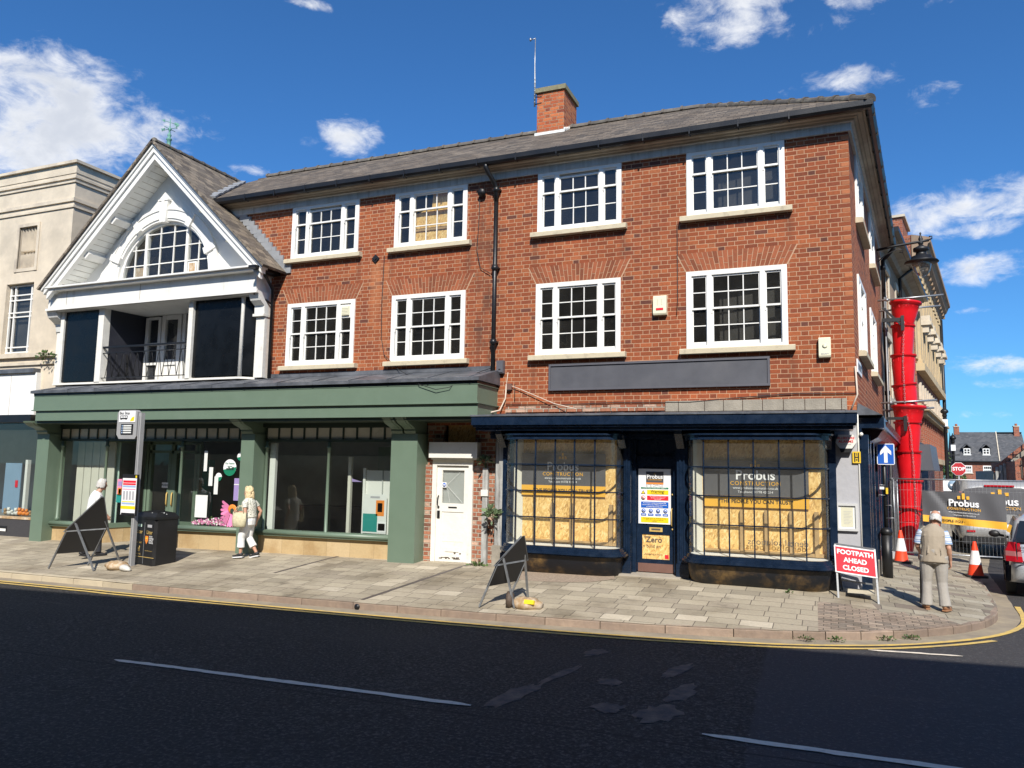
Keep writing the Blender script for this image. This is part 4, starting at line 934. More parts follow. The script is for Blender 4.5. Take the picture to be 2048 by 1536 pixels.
for x0,x1 in [(-19.86,-19.40),(-12.86,-12.47),(-8.77,-8.13)]:
    mb=MB(GRN); mb.box(x0,x1,-.46,.05,-.1,3.0)
    p=mb.build('pilaster',gs); mb=MB(GRN)
    nn=2 if x1-x0>.6 else 1; w_=(x1-x0)/nn
    for i in range(nn):
        a=x0+w_*i+.02; pr=[(-.48,3.0),(-.52,3.05),(-.52,3.09),(-.60,3.14),(-.78,3.20),(-.90,3.28),(-.92,3.32),(0,3.32),(0,3.0)]
        mb.prism([(a,y,z) for y,z in pr],(w_-.05,0,0)); mb.prism([(a+.04,y-.02,z) for y,z in pr[2:7]]+[(a+.04,-.4,3.3)],(w_-.15,0,0))
    mb.build('console_bracket',p)
def transom(x0,x1,n,y=-.1):
    mb=MB('dark_green'); mb.box(x0,x1,y-.03,y+.05,3.15,3.2); mb.box(x0,x1,y-.04,y+.05,2.83,2.89)
    for i in range(n+1):
        x=x0+(x1-x0)*i/n; mb.box(x-.022,x+.022,y-.02,y+.04,2.89,3.15)
    o=mb.build('transom_bars',gs)
    g=MB('old_white_paint'); g.poly([(x0,y,2.89),(x1,y,2.89),(x1,y,3.15),(x0,y,3.15)],'obscured_glass'); g.build('transom_panes',o)
transom(-19.4,-12.9,19); transom(-12.42,-8.8,10)
def shopwin(x0,x1,zs0,zs1,stone0,y=-.12,risers=True):
    mb=MB(GRN); mb.tube([(x0,y-.12,zs0+.075),(x1,y-.12,zs1+.075)],.055,10); mb.prism([(x0,y-.13,zs0),(x1,y-.13,zs1),(x1,y-.13,zs1+.13),(x0,y-.13,zs0+.13)],(0,.2,0)); mb.build('sill',gs)
    mb=MB('stall_riser_stone'); mb.box(x0,x1,y-.04,y+.1,-.2,max(zs0,zs1)); mb.build('stall_riser',gs)
shopwin(-19.40,-17.62,.56,.58,0); shopwin(-15.05,-12.86,.64,.67,0); shopwin(-12.47,-8.78,.66,.69,0)
g=MB('shop_glass')
for q in [((-19.4,-.1),(-17.6,-.1)),((-15.0,-.1),(-12.86,-.1)),((-12.47,-.1),(-10.62,-.1)),((-10.62,-.1),(-8.78,-.1)),((-17.6,-.1),(-17.35,.95)),((-15.0,-.1),(-15.5,.95))]:
    g=MB('shop_glass'); g.poly([(*q[0],.68),(*q[1],.68),(*q[1],2.84),(*q[0],2.84)]); g.build('window_pane',gs)
for x in (-19.28,-17.6,-15.0,-14.98,-12.36,-10.6):
    if x==-14.98: continue
    mb=MB(GRN); mb.tube([(x,-.14,.7),(x,-.14,.78),(x,-.14,.8),(x,-.14,2.66),(x,-.14,2.67),(x,-.14,2.72),(x,-.14,2.73),(x,-.14,2.83)],[.055,.055,.038,.036,.052,.052,.034,.034],10); mb.build('colonnette',gs)
# recessed entrance
mb=MB(GRN)
for a,b_ in [((-17.6,-.1),(-17.35,.95)),((-15.0,-.1),(-15.5,.95))]:
    mb.bar((*a,.63),(*b_,.63),.12,.12)
    mb.bar((*a,2.86),(*b_,2.86),.08,.1)
for x in (-17.35,-17.22,-16.42,-15.6,-15.5): mb.box(x-.045,x+.045,.93,1.03,.2,2.85)
mb.box(-17.3,-15.5,.93,1.03,2.55,2.62); mb.box(-17.3,-15.5,.93,1.03,2.78,2.88); mb.box(-17.18,-16.46,.94,1.0,.25,.62); mb.box(-16.38,-15.64,.94,1.0,.25,.75); mb.box(-16.38,-16.28,.925,1.02,.3,2.55); mb.box(-16.56,-16.46,.925,1.02,.3,2.55)
dr=mb.build('door',gs)
mb=MB('stall_riser_stone'); mb.bar((-17.6,-.08,.2),(-17.35,.95,.2),.08,.9); mb.build('stall_riser',gs); mb=MB('stall_riser_stone'); mb.bar((-15.0,-.08,.2),(-15.5,.95,.2),.08,.9); mb.build('stall_riser',gs)
g=MB('glass'); g.poly([(-17.3,.98,.6),(-15.5,.98,.6),(-15.5,.98,2.8),(-17.3,.98,2.8)]); g.build('pane',dr)
mb=MB('gold'); 
for x in (-16.51,-16.33): mb.tube([(x,.9,1.15),(x+.02,.86,1.2),(x+.02,.86,1.45),(x,.9,1.5)],.018,6)
mb.build('handle',dr)
mb=MB('sign_white'); mb.box(-16.72,-16.5,.90,.905,1.62,1.76); mb.text('PUSH',(-16.61,.9,1.69),.09,m='sign_black',off=.002); mb.build('push_sign',dr)
mb=MB('entrance_tiles'); mb.poly([(-17.7,-.1,.145),(-14.95,-.1,.165),(-15.5,1.0,.18),(-17.3,1.0,.17)]); mb.build('threshold',gs)
# interior
mb=MB('shop_wall'); mb.box(-19.8,-8.2,5.4,5.5,.1,3.3); mb.box(-19.8,-8.2,.0,5.5,3.2,3.28,'dark_room'); mb.box(-19.8,-8.2,.0,5.5,.05,.16,'shop_floor'); mb.box(-19.8,-19.7,0,5.5,.1,3.2); mb.box(-8.35,-8.2,0,5.5,.1,3.2)
for x,y in [(-11.5,1.5),(-10,2.5),(-13.6,2.2),(-9.2,1.2)]: mb.box(x,x+.9,y,y+.1,3.15,3.2,'interior_white')
mb.box(-14.2,-11.6,3.5,4.2,.15,1.15,'dark_room'); mb.box(-18.6,-17.3,3.2,3.4,.15,2.4,'teal')
mb.build('interior',gs)
mb=MB('cream_blind'); 
for i in range(5): mb.box(-19.26+.29*i,-19.0+.29*i,.32,.36,.66,2.82)
mb.box(-19.3,-17.75,.4,.42,.66,2.82,'pale_green'); mb.build('display_panels',gs)
mb=MB('interior_white'); mb.box(-12.36,-12.20,-.02,.06,.70,2.80); mb.box(-10.0,-8.5,.5,.54,.70,2.2); mb.box(-9.55,-9.53,.47,.5,.7,2.2,'shop_wall'); mb.box(-10.42,-10.34,.38,.46,.7,2.5,'cream_blind'); mb.box(-10.05,-9.99,.45,.6,.7,2.25)
mb.prism([(-10.33,.42,2.0),(-10.33,.42,1.93),(-10.05,.42,1.93)],(0,.01,0),'purple'); mb.build('display_boards',gs)
mb=MB('green_paint'); mb.box(-9.95,-9.4,.9,1.0,2.1,2.75); mb.build('hanging_panel',gs)
def poster(x0,x1,z0,z1,y,lab,parts,name='poster',cat='poster',group=None,T=None,tilt=0):
    t=MB('sign_white',T); t.box(x0,x1,y-.004,y,z0,z1,parts.get('bg','paper'))
    for p in parts.get('r',[]): t.box(x0+(x1-x0)*p[0],x0+(x1-x0)*p[1],y-.0065,y-.0045,z0+(z1-z0)*p[2],z0+(z1-z0)*p[3],p[4])
    for p in parts.get('t',[]): t.text(p[0],(x0+(x1-x0)*p[1],y-.0065,z0+(z1-z0)*p[2]),p[3],m=p[4],off=p[5] if len(p)>5 else .001,lift=.001)
    return tag(t.build(name),lab,cat,group)
poster(-9.98,-9.36,.78,1.66,.40,'white and teal poster leaning inside the green shop window near the white panel',dict(r=[(.0,.62,.04,.5,'teal'),(.62,1,.04,.3,'sign_white'),(.55,.9,.45,.85,'orange'),(.62,.82,.55,.78,'skin_pink'),(.66,.95,.08,.26,'grey_text'),(.3,.7,.9,.95,'grey_text')]))
poster(-17.15,-16.85,1.25,1.85,-.13,'pink and blue poster in the window left of the shop door',dict(bg='pink',r=[(0,1,0,.35,'teal'),(.1,.9,.3,.62,'orange'),(.2,.5,.36,.58,'sign_black'),(.1,.9,.7,.9,'purple')]))
poster(-13.30,-12.98,1.42,1.95,-.13,'purple notice in the shop window left of the pilaster beside the woman',dict(bg='purple',r=[(.45,.95,.08,.5,'paper'),(0,1,.7,.74,'paper')]))
poster(-14.28,-14.18,2.1,2.6,-.13,'narrow white notice, highest of the sheets on the shop window',dict())
poster(-14.10,-13.98,1.75,2.2,-.13,'narrow white notice, middle of the three thin sheets on the shop window',dict())
poster(-13.92,-13.80,1.55,1.98,-.13,'narrow white notice, lowest and rightmost of the three thin sheets',dict())
poster(-14.48,-14.10,.98,1.52,-.13,'large crumpled white sheet low in the shop window right of the door',dict(bg='paper'))
def round_sticker(x,z,r,lab,txt=None):
    mb=MB('sign_white'); n=24; y=-.125
    mb.poly([(x+r*math.cos(2*PI*i/n),y,z+r*math.sin(2*PI*i/n)) for i in range(n)],'sign_white')
    a=[PI*1.08+(PI*.95)*i/12 for i in range(13)]; mb.poly([(x+r*math.cos(t),y-.003,z+r*math.sin(t)) for t in a],'sign_green')
    if txt: 
        for i,(s_,sz) in enumerate(txt): mb.text(s_,(x,y-.002,z+r*(.5-.35*i)),sz,m='sign_green',off=.001)
        for i in range(4): mb.box(x-.1+.06*i,x-.06+.06*i,y-.006,y-.003,z-r*.3,z-r*.3+.05+.03*(i%2),'sign_black')
    tag(mb.build('window_sticker'),lab,'sticker')
round_sticker(-13.47,2.20,.20,'largest round white and green sticker on the shop window',[('Our Station',.06),('Stories',.05)])
round_sticker(-13.80,1.97,.10,'small round green and white sticker lower left of the largest one'); round_sticker(-13.16,2.47,.10,'small round green and white sticker upper right of the largest one')
# flower decal: coneflower and heather
t=thing('flower_decal','large pink coneflower picture in the shop window beside the woman','window decal',(-13.3,-.13,1.1)); mb=MB('petal'); c=V((-13.32,-.13,1.18))
for i in range(15):
    a=R(150+i*14.5); d=V((math.cos(a)*.8-.05,0,math.sin(a))); s_=V((-d.z,0,d.x)); L=.42*random.uniform(.85,1.05)
    p=c+V((0,-.002*i/15,0)); mb.add([p-s_*.02,p+d*L*.5-s_*.05,p+d*L*.92-s_*.035,p+d*L,p+d*L*.92+s_*.035,p+d*L*.5+s_*.05,p+s_*.02],[(0,1,2,3,4,5,6)])
mb.build('petals',t); mb=MB('orange'); mb.ball(c+V((.02,-.02,.04)),.11,12,sq=(1.2,.15,1)); mb.ball(c+V((.03,-.03,.0)),.07,10,'dark_green',sq=(1,.15,1)); mb.build('flower_centre',t)
mb=MB('leaf'); mb.bar(c+V((-.05,0,-.1)),c+V((-.17,0,-.42)),.03,.005); mb.build('stalk',t)
t=MB('heather')
for i in range(520):
    x=random.uniform(-14.55,-13.5); h=.06+.22*((x+14.6)/1.1)*random.random(); z=.80+h*random.random()+.02; s_=random.uniform(.012,.03); t.add([(x-s_,-.125-random.random()*.01,z),(x,-.125,z-s_),(x+s_,-.13,z),(x,-.125,z+s_)],[(0,1,2,3)],random.choice(['heather','heather','petal','interior_white','leaf']))
tag(t.build('heather_decal'),'strip of small purple flowers along the bottom of the shop window','window decal')

# =====================================================  WHITE SIDE DOOR BAY
mb=MB('worn_brick'); wall_holes(mb,-8.15,-6.45,.0,3.35,[(-7.96,-7.02,.2,2.5),(-7.75,-7.0,2.5,3.25)],'worn_brick',y=.02,depth=.25)
mb.poly([(-8.15,.3,0),(-6.4,.3,0),(-6.4,.3,3.3),(-8.15,.3,3.3)],'dark_room'); mb.box(-8.13,-7.98,-.06,.05,.1,2.35); mb.build('brick_jambs',bb)
mb=MB('osb'); mb.box(-7.72,-7.02,.16,.2,2.55,3.3); mb.box(-7.95,-7.75,.12,.2,2.8,3.3,'sack_dark'); mb.build('board_over_door',bb)
mb=MB('peeling_paint'); mb.box(-8.0,-6.86,-.18,.1,2.5,2.83); mb.box(-7.97,-6.9,-.12,.1,2.46,2.5); mb.build('door_hood',bb)
mb=MB('peeling_paint')
mb.box(-7.98,-7.88,-.03,.1,.1,2.46); mb.box(-7.12,-7.02,-.03,.1,.1,2.46); mb.box(-7.88,-7.12,-.03,.1,2.34,2.46)
for a in [(-7.88,-7.76,.25,2.33),(-7.24,-7.12,.25,2.33),(-7.76,-7.24,2.24,2.33),(-7.76,-7.24,1.36,1.54),(-7.76,-7.24,.25,.48)]: mb.box(a[0],a[1],.02,.07,a[2],a[3])
mb.box(-7.76,-7.24,.035,.06,.48,1.36); mb.box(-7.76,-7.24,.03,.05,.74,.76); mb.box(-7.66,-7.34,.02,.04,.53,.62); mb.box(-7.9,-7.1,-.06,.1,.15,.25)
wd=mb.build('door',bb)
mb=MB('sack_dark')
for i in range(16): x=random.uniform(-7.8,-7.25); z=random.choice([.5,.38,.4]); mb.box(x,x+random.uniform(.02,.1),.012,.03,z,z+random.uniform(.008,.025))
mb.build('bare_wood_scars',wd)
g=MB('dusty_glass'); g.poly([(-7.76,.04,1.54),(-7.24,.04,1.54),(-7.24,.04,2.24),(-7.76,.04,2.24)]); g.build('pane',wd)
mb=MB('grey_text')
for i in range(30): mb.box(-7.76,-7.24,.055,.057,1.54+i*.0235,1.5415+i*.0235)
for i in range(22): mb.box(-7.76+i*.0235,-7.7585+i*.0235,.055,.057,1.54,2.24)
mb.box(-7.76,-7.24,.08,.1,1.54,2.24,'shop_wall')
mb.bar((-7.66,.035,1.92),(-7.28,.035,1.56),.005,.003,(0,1,0),'paper'); mb.bar((-7.66,.035,1.92),(-7.35,.035,2.2),.004,.003,(0,1,0),'paper'); mb.bar((-7.66,.035,1.92),(-7.58,.035,1.56),.004,.003,(0,1,0),'paper')
mb.build('wired_glass_mesh',wd)
mb=MB('sign_blue'); mb.box(-7.76,-7.66,.015,.02,1.87,1.98,'sign_white'); mb.lathe((-7.71,.015,1.925),[(.042,0),(.042,.003)],16,m='sign_blue',ax=V((0,-1,0))); mb.box(-7.74,-7.68,.008,.012,1.915,1.935,'sign_white'); mb.build('blue_disc_sign',wd)
mb=MB('black_iron'); mb.tube([(-7.83,.0,1.46),(-7.83,-.05,1.5),(-7.83,-.05,1.65),(-7.83,0,1.7)],.012,6); mb.ball((-7.83,-.0,1.46),.025,8); mb.box(-7.86,-7.80,.0,.02,1.22,1.38); mb.build('handle',wd)
mb=MB('black_iron'); mb.box(-7.6,-7.4,.013,.018,1.44,1.47); mb.build('letter_slot',wd)
mb=MB('peeling_timber'); mat('peeling_timber',(.42,.42,.40),.8,var=.2,sc_=6,bmp=.6,bs=20,dirt=(.12,.11,.1),dirt_amt=.4,dirt_sc=4.,streak=True)
mb.box(-6.78,-6.66,-.06,.05,.2,2.3); mb.box(-6.42,-6.32,-.2,.0,.75,3.1); mb.box(-6.32,-6.22,-.26,0,.75,3.1); mb.box(-6.44,-6.2,-.28,0,.15,.75,'rubble_stone'); mb.box(-6.8,-6.64,-.09,-.06,1.72,1.85,'plastic_white'); mb.build('timber_casing',bb)
# =====================================================  NAVY SHOPFRONT
ns=thing('navy_shopfront','dark navy shopfront with two boarded bow windows and a central door','shopfront',(-3.2,0,.35))
NV='navy_paint'
mb=MB(NV); mb.box(-6.62,CX-.02,-1.0,-.25,3.14,3.31); mb.box(-6.60,CX-.04,-.96,-.25,3.10,3.14); mb.box(-6.56,CX-.08,-.90,-.25,3.04,3.10); mb.build('cornice',ns)
mb=MB('lead'); mb.prism([(-6.64,-1.02,3.31),(-6.64,-1.02,3.34),(-6.64,-.03,3.43),(-6.64,.0,3.31)],(CX+6.62,0,0))
for i in range(9): mb.prism([(-6.2+i*.8,-1.025,3.31),(-6.2+i*.8,-1.025,3.348),(-6.2+i*.8,-.03,3.44),(-6.2+i*.8,.0,3.31)],(.03,0,0))
mb.build('lead_roof',ns)
mb=MB(NV); mb.box(-6.5,.0,-.32,.1,2.90,3.06); mb.box(-6.5,.0,-.36,-.32,2.97,3.0)
for x in (-6.2,-3.72,-2.62,-.1): mb.prism([(x-.07,-.34,3.05),(x-.07,-.62,3.05),(x-.07,-.60,2.98),(x-.07,-.48,2.86),(x-.07,-.34,2.72)],(.14,0,0))
mb.build('frieze',ns)
for x0,x1 in [(-6.22,-6.06),(-3.84,-3.58),(-2.70,-2.5),(-.12,.03)]:
    mb=MB(NV); mb.box(x0,x1,-.30,.05,.2,2.9); mb.box(x0-.015,x1+.015,-.33,-.3,.2,.62); 
    if x1-x0>.18: mb.box(x0+.05,x0+.08,-.325,-.3,.7,2.6); mb.box(x1-.08,x1-.05,-.325,-.3,.7,2.6)
    mb.build('pilaster',ns)
def bow(x0,x1,mull):
    yf,yb,r=-.76,-.27,.34
    def prof(off=0.):
        """plan line of the bow from left to right"""
        pts=[]; n=7
        for i in range(n+1):
            a=PI-(PI/2)*i/n; pts.append((x0+r+(r+off)*math.cos(a),yf+r-(r+off)*math.sin(a)))
        pts=[(x0-off,yb)]+pts
        R_=[(x0+x1-x,y) for x,y in pts[::-1]]
        return pts+R_
    mb=MB(NV)
    def band(z0,z1,o0,o1,m=None):
        A=[V((x,y,z0)) for x,y in prof(o0)]; B=[V((x,y,z0)) for x,y in prof(o1)]
        mb.loft([[a,b_,b_+V((0,0,z1-z0)),a+V((0,0,z1-z0))] for a,b_ in zip(A,B)],True,m,False)
    # head
    band(2.87,2.95,-.03,.07); band(2.95,2.98,-.03,.11)
    # horizontal bars
    for z in (2.39,1.885,1.385): band(z-.011,z+.011,-.015,.025)
    for x in mull: mb.box(x-.011,x+.011,yf-.025,yf+.015,.85,2.87)
    for x in (x0+.02,x1-.02): mb.box(x-.03,x+.03,yb-.03,yb+.05,.83,2.9)
    # sill mouldings
    for z0,z1,o0,o1 in [(.82,.85,-.03,.04),(.79,.82,-.03,.055),(.755,.79,-.03,.09),(.715,.755,-.03,.12),(.69,.715,-.03,.09)]: band(z0,z1,o0,o1)
    b_=mb.build('bow_window',ns)
    g=MB('dusty_glass'); pr=prof(0); g.loft([[(x,y,.85) for x,y in pr],[(x,y,2.87) for x,y in pr]],False,None,False,False); g.build('pane',b_)
    # curved plinth
    mb=MB('navy_worn'); rows=[]
    for t,z in [(0,.69),(.1,.58),(.35,.46),(.75,.36),(1.3,.26),(2.0,.1)]:
        P=prof(.02); c=(x0+x1)/2; rows.append([(c+(x-c)*(1-.10*t*.5),y+(0-y)*min(.95,.26*t),z) for x,y in P])
    mb.loft(rows,False,None,True,False); mb.build('plinth',b_)
    # head closure
    mb=MB(NV); mb.poly([(x,y,2.965) for x,y in prof(.0)]+[(x1,0,2.965),(x0,0,2.965)]); mb.build('head_board',b_)
    mb=MB('sill_stone'); mb.poly([(x,y,.845) for x,y in prof(-.02)]+[(x1,.0,.845),(x0,.0,.845)],'old_white_paint'); mb.build('window_board',b_)
    # boarding inside
    mb=MB('osb'); mb.box(x0+.2,x1-.05,-.13,-.11,.85,2.95); mb.add([(x0+.02,-.26,.85),(x0+.2,-.13,.85),(x0+.2,-.13,2.9),(x0+.02,-.26,2.9)],[(0,1,2,3)],'cream_blind')
    mb.add([(x1-.02,-.26,.85),(x1-.05,-.13,.85),(x1-.05,-.13,2.9),(x1-.02,-.26,2.9)],[(0,1,2,3)],'cream_blind'); mb.build('boarding',b_)
    mb=MB('wood')
    for i,x in enumerate(mull[:]):
        if i in (1,2,4) or x1>-1 and i==3: mb.box(x+.12,x+.19,-.22,-.13,.86,1.64)
    mb.box(x0+.25,x1-.1,-.2,-.13,.86,.92); mb.build('studs',b_)
    return b_
m1=[-5.73,-5.33,-4.93,-4.54,-4.14]; m2=[-2.14,-1.71,-1.29,-.87,-.46]
B1=bow(-6.04,-3.72,m1); B2=bow(-2.46,-.10,m2)
mb=MB('sack_dark'); mb.text('SENTAL CLINIC'[::-1] if 0 else 'dental solutions',(-.95,-.235,1.08),.16,xd=(-1,0,0),ud=(0,0,1),m='tape_dark',lift=0)
tag(mb.build('lettering',B2))
def logo(mb,cx,y,cz,s,m='amber'):
    for dx_,h in ((-.5,.42),(0,1.0),(.5,.42)):
        mb.box(cx+dx_*s-.16*s,cx+dx_*s+.16*s,y-.003,y,cz,cz+h*s,m)
        mb.box(cx+dx_*s-.05*s,cx+dx_*s+.05*s,y-.006,y-.003,cz+h*s*.35,cz+h*s*.55,'banner_grey')
def company_board(name,lab,cat,x0,x1,z0,z1,y,cut=.24,tilt=0,dim=True,phone=True,loc=None):
    w_=x1-x0; h=z1-z0; cx=(x0+x1)/2
    t=thing(name,lab,cat,(cx,y,z0)); mb=MB('banner_grey'); mb.box(x0,x1,y-.008,y,z0+h*cut,z1); mb.box(x0,x1,y-.009,y,z0,z0+h*cut,'amber'); mb.build('panel',t)
    mb=MB('amber'); yy=y-.012; k=w_
    logo(mb,cx,yy,z0+h*.86,.07*k)
    mb.text('Probus',(cx,yy,z0+h*.68),.135*k,m='sign_white',off=.002*k)
    mb.text('CONSTRUCTION',(cx,yy,z0+h*.505),.056*k,m='amber',sp=1.15)
    mb.text('www.probusconstruction.co.uk',(cx,yy,z0+h*.41),.034*k,m='sign_white'); mb.text('Telephone: 01778 420214',(cx,yy,z0+h*.325),.032*k,m='sign_white')
    mb.text('"THE PEOPLE YOU CAN TRUST"',(cx,yy,z0+h*cut*.5),.05*k,m='sign_black',off=.001*k); mb.build('lettering',t)
    return t
company_board('company_board','dark grey construction company board inside the left bow window','board',-5.85,-4.10,1.78,2.62,-.17)
company_board('company_board','dark grey construction company board inside the right bow window','board',-2.22,-.42,1.68,2.52,-.17)
# door
mb=MB(NV); mb.box(-3.6,-3.52,-.1,.15,.3,2.9); mb.box(-2.80,-2.68,-.1,.15,.3,2.9); mb.box(-3.52,-2.8,-.02,.12,2.5,2.58); mb.box(-3.52,-2.8,.03,.08,2.58,2.9)
for a in [(-3.52,-3.42,.42,2.5),(-2.90,-2.80,.42,2.5),(-3.42,-2.90,2.38,2.5),(-3.42,-2.90,1.10,1.28),(-3.42,-2.90,.56,.64)]: mb.box(a[0],a[1],.0,.06,a[2],a[3])
mb.box(-3.42,-2.9,.03,.05,1.28,2.38); mb.box(-3.50,-2.82,-.005,.06,.40,.56,'brown_plastic'); dn=mb.build('door',ns)
mb=MB('osb'); mb.box(-3.42,-2.90,.015,.03,.64,1.10); mb.text("'Zero",(-3.38,.012,1.0),.15,m='tape_dark',al='LEFT',off=.003); mb.text('n build on',(-3.41,.012,.88),.085,m='tape_dark',al='LEFT'); mb.text('pioneering a future',(-3.38,.012,.73),.045,m='tape_dark',al='LEFT')
mb.box(-2.99,-2.92,.008,.012,.66,.73,'sign_red'); mb.build('lower_board',dn)
mb=MB('gold'); mb.box(-3.28,-3.03,-.01,.0,1.155,1.235); mb.box(-3.24,-3.07,-.015,-.008,1.185,1.215,'tape_dark'); mb.build('letter_plate',dn)
mb=MB('gold'); mb.tube([(-2.85,.0,1.27),(-2.85,-.06,1.29),(-2.85,-.06,1.58),(-2.85,0,1.6)],.011,6); mb.ball((-2.84,-.01,1.21),.02,8); mb.ball((-2.84,-.01,1.86),.02,8); mb.build('handle',dn)
mb=MB('kerb_granite'); mb.m='step_stone'; mat('step_stone',(.38,.34,.28),.9,var=.15,bmp=.5); mb.box(-3.86,-2.62,-.44,.1,.1,.385); mb.build('doorstep',ns)
# site safety poster
t=thing('safety_poster','white site safety poster with yellow, red and blue panels on the navy door','poster',(-3.17,0,1.3)); mb=MB('paper'); x0,x1,z0,z1=-3.49,-2.87,1.30,2.34; mb.box(x0,x1,-.012,-.002,z0,z1,'sign_white'); mb.build('sheet',t)
mb=MB('sign_black'); y=-.015; Wd=x1-x0; Hh=z1-z0
def rc(a,b_,c,d,m): mb.box(x0+Wd*a,x0+Wd*b_,y-.002,y+.002,z1-Hh*d,z1-Hh*c,m)
rc(.24,.78,.05,.25,'board_grey'); rc(.24,.78,.25,.28,'orange'); mb.text('Probus',(x0+Wd*.51,y-.002,z1-Hh*.145),.11,m='sign_white',off=.002); logo(mb,x0+Wd*.51,y,z1-Hh*.105,.03); mb.text('CONSTRUCTION',(x0+Wd*.51,y-.002,z1-Hh*.2),.034,m='amber')
mb.text('SITE OFFICE',(x0+Wd*.5,y,z1-Hh*.305),.062,m='grey_text'); rc(.08,.93,.335,.365,'sign_green'); mb.text('CONSTRUCTION SITE SAFETY',(x0+Wd*.5,y-.002,z1-Hh*.35),.034,m='sign_white')
rc(.27,.93,.385,.465,'sign_yellow'); mb.text('Warning!',(x0+Wd*.6,y-.002,z1-Hh*.413),.07,m='sign_black',off=.001); mb.text('Do not play on this site',(x0+Wd*.6,y-.002,z1-Hh*.45),.025,m='sign_black')
mb.prism([(x0+Wd*.08,y,z1-Hh*.46),(x0+Wd*.22,y,z1-Hh*.46),(x0+Wd*.15,y,z1-Hh*.39)],(0,-.002,0),'sign_black'); mb.prism([(x0+Wd*.105,y-.002,z1-Hh*.452),(x0+Wd*.195,y-.002,z1-Hh*.452),(x0+Wd*.15,y-.002,z1-Hh*.405)],(0,-.002,0),'sign_yellow')
rc(.27,.93,.49,.57,'sign_red')
for i in range(3): mb.text(['No unauthorised access to site','All visitors must report to','the site office'][i],(x0+Wd*.6,y-.002,z1-Hh*(.505+.025*i)),.024,m='sign_white')
mb.lathe((x0+Wd*.15,y,z1-Hh*.53),[(.042,0),(.042,.003)],20,m='sign_red',ax=V((0,-1,0))); mb.lathe((x0+Wd*.15,y-.003,z1-Hh*.53),[(.032,0),(.032,.002)],20,m='sign_white',ax=V((0,-1,0))); mb.box(x0+Wd*.14,x0+Wd*.16,y-.008,y-.005,z1-Hh*.55,z1-Hh*.505,'sign_black'); mb.bar((x0+Wd*.1,y-.009,z1-Hh*.51),(x0+Wd*.2,y-.009,z1-Hh*.55),.008,.002,(0,1,0),'sign_red')
rc(.08,.93,.60,.71,'sign_blue')
for i in range(3): mb.text(['As a minimum standard the following PPE','must be worn at ALL TIMES by ALL persons','proceeding beyond this point'][i],(x0+Wd*.5,y-.002,z1-Hh*(.622+.033*i)),.026,m='sign_white',off=.0005)
for i in range(4):
    cx=x0+Wd*(.16+.225*i); mb.lathe((cx,y,z1-Hh*.765),[(.04,0),(.04,.003)],20,m='sign_blue',ax=V((0,-1,0))); mb.lathe((cx,y-.003,z1-Hh*.765),[(.024,0),(.02,.004)],12,m='sign_white',ax=V((0,-1,0))); mb.box(cx-.014,cx+.014,y-.009,y-.005,z1-Hh*.775,z1-Hh*.755,'sign_blue'); mb.box(cx-.052,cx+.052,y-.002,y+.002,z1-Hh*.855,z1-Hh*.815,'sign_blue'); mb.box(cx-.035,cx+.035,y-.005,y-.002,z1-Hh*.84,z1-Hh*.832,'sign_white')
rc(.08,.93,.88,.975,'sign_yellow')
for i in range(3): mb.text(['Any person found not complying with the','above will be asked to leave the','premises'][i],(x0+Wd*.5,y-.002,z1-Hh*(.9+.028*i)),.026,m='sign_black')
mb.build('printing',t)
# grey rendered corner pier
mb=MB('grey_render'); mb.box(.02,CX-.0,-.01,.25,.1,3.35); mb.build('corner_pier',bb)
t=thing('menu_case','pale framed notice case on the grey corner pier','notice case',(.18,0,1.5)); mb=MB('grey_render'); mb.m='case_grey'; mat('case_grey',(.55,.55,.54),.4,var=.05)
for a in [(.01,.36,1.76,1.80),(.01,.36,1.33,1.37),(.01,.05,1.37,1.76),(.32,.36,1.37,1.76)]: mb.box(a[0],a[1],-.07,-.01,a[2],a[3])
mb.build('frame',t); mb=MB('parchment'); mb.box(.05,.32,-.04,-.015,1.37,1.76,'paper'); mb.box(.09,.28,-.043,-.04,1.40,1.73)
for i in range(9): mb.box(.13,.24+.02*(i%3-1),-.045,-.043,1.45+.026*i,1.455+.026*i,'grey_text')
mb.build('menu_sheet',t)
t=thing('alarm_box','white hexagonal alarm box with red lettering on the corner pier','alarm box',(.2,-.05,2.7)); mb=MB('plastic_white'); a=[(-.17,0),(-.12,.13),(.12,.13),(.17,0),(.07,-.15),(-.07,-.15)]
mb.prism([(.2+x,-.10,2.86+z) for x,z in a],(0,.09,0)); mb.prism([(.2+x*.9,-.11,2.75+z) for x,z in [(-.12,.0),(.12,.0),(.09,-.07),(-.09,-.07)]],(0,.08,0),'black_iron'); mb.build('case',t)
mb=MB('sign_red'); mb.text('ALLSECURE',(.2,-.101,2.93),.055,m='sign_red',off=.001); mb.text('ALARMS',(.2,-.101,2.87),.065,m='sign_red',off=.001); mb.text('01780 762000',(.2,-.101,2.82),.03,m='grey_text'); mb.build('lettering',t)
t=thing('hydrant_sign','yellow fire hydrant H plate on the pier edge','sign',(.36,-.03,2.55)); mb=MB('hyd_yellow'); mb.box(.30,.43,-.05,-.03,2.5,2.70); mb.build('plate',t); mb=MB('sign_black'); mb.box(.325,.345,-.053,-.05,2.52,2.68); mb.box(.385,.405,-.053,-.05,2.52,2.68); mb.box(.345,.385,-.053,-.05,2.59,2.61); mb.text('2',(.365,-.05,2.65),.05,off=.002,m='sign_black'); mb.text('9',(.365,-.05,2.55),.05,off=.002,m='sign_black'); mb.build('lettering',t)
mb=MB('plastic_white'); mb.tube([(.40,-.02,3.35),(.40,-.02,2.95),(.41,-.02,.6)],.014,6); mb.ball((.45,-.06,3.0),.035,8); mb.build('white_cable',bb)
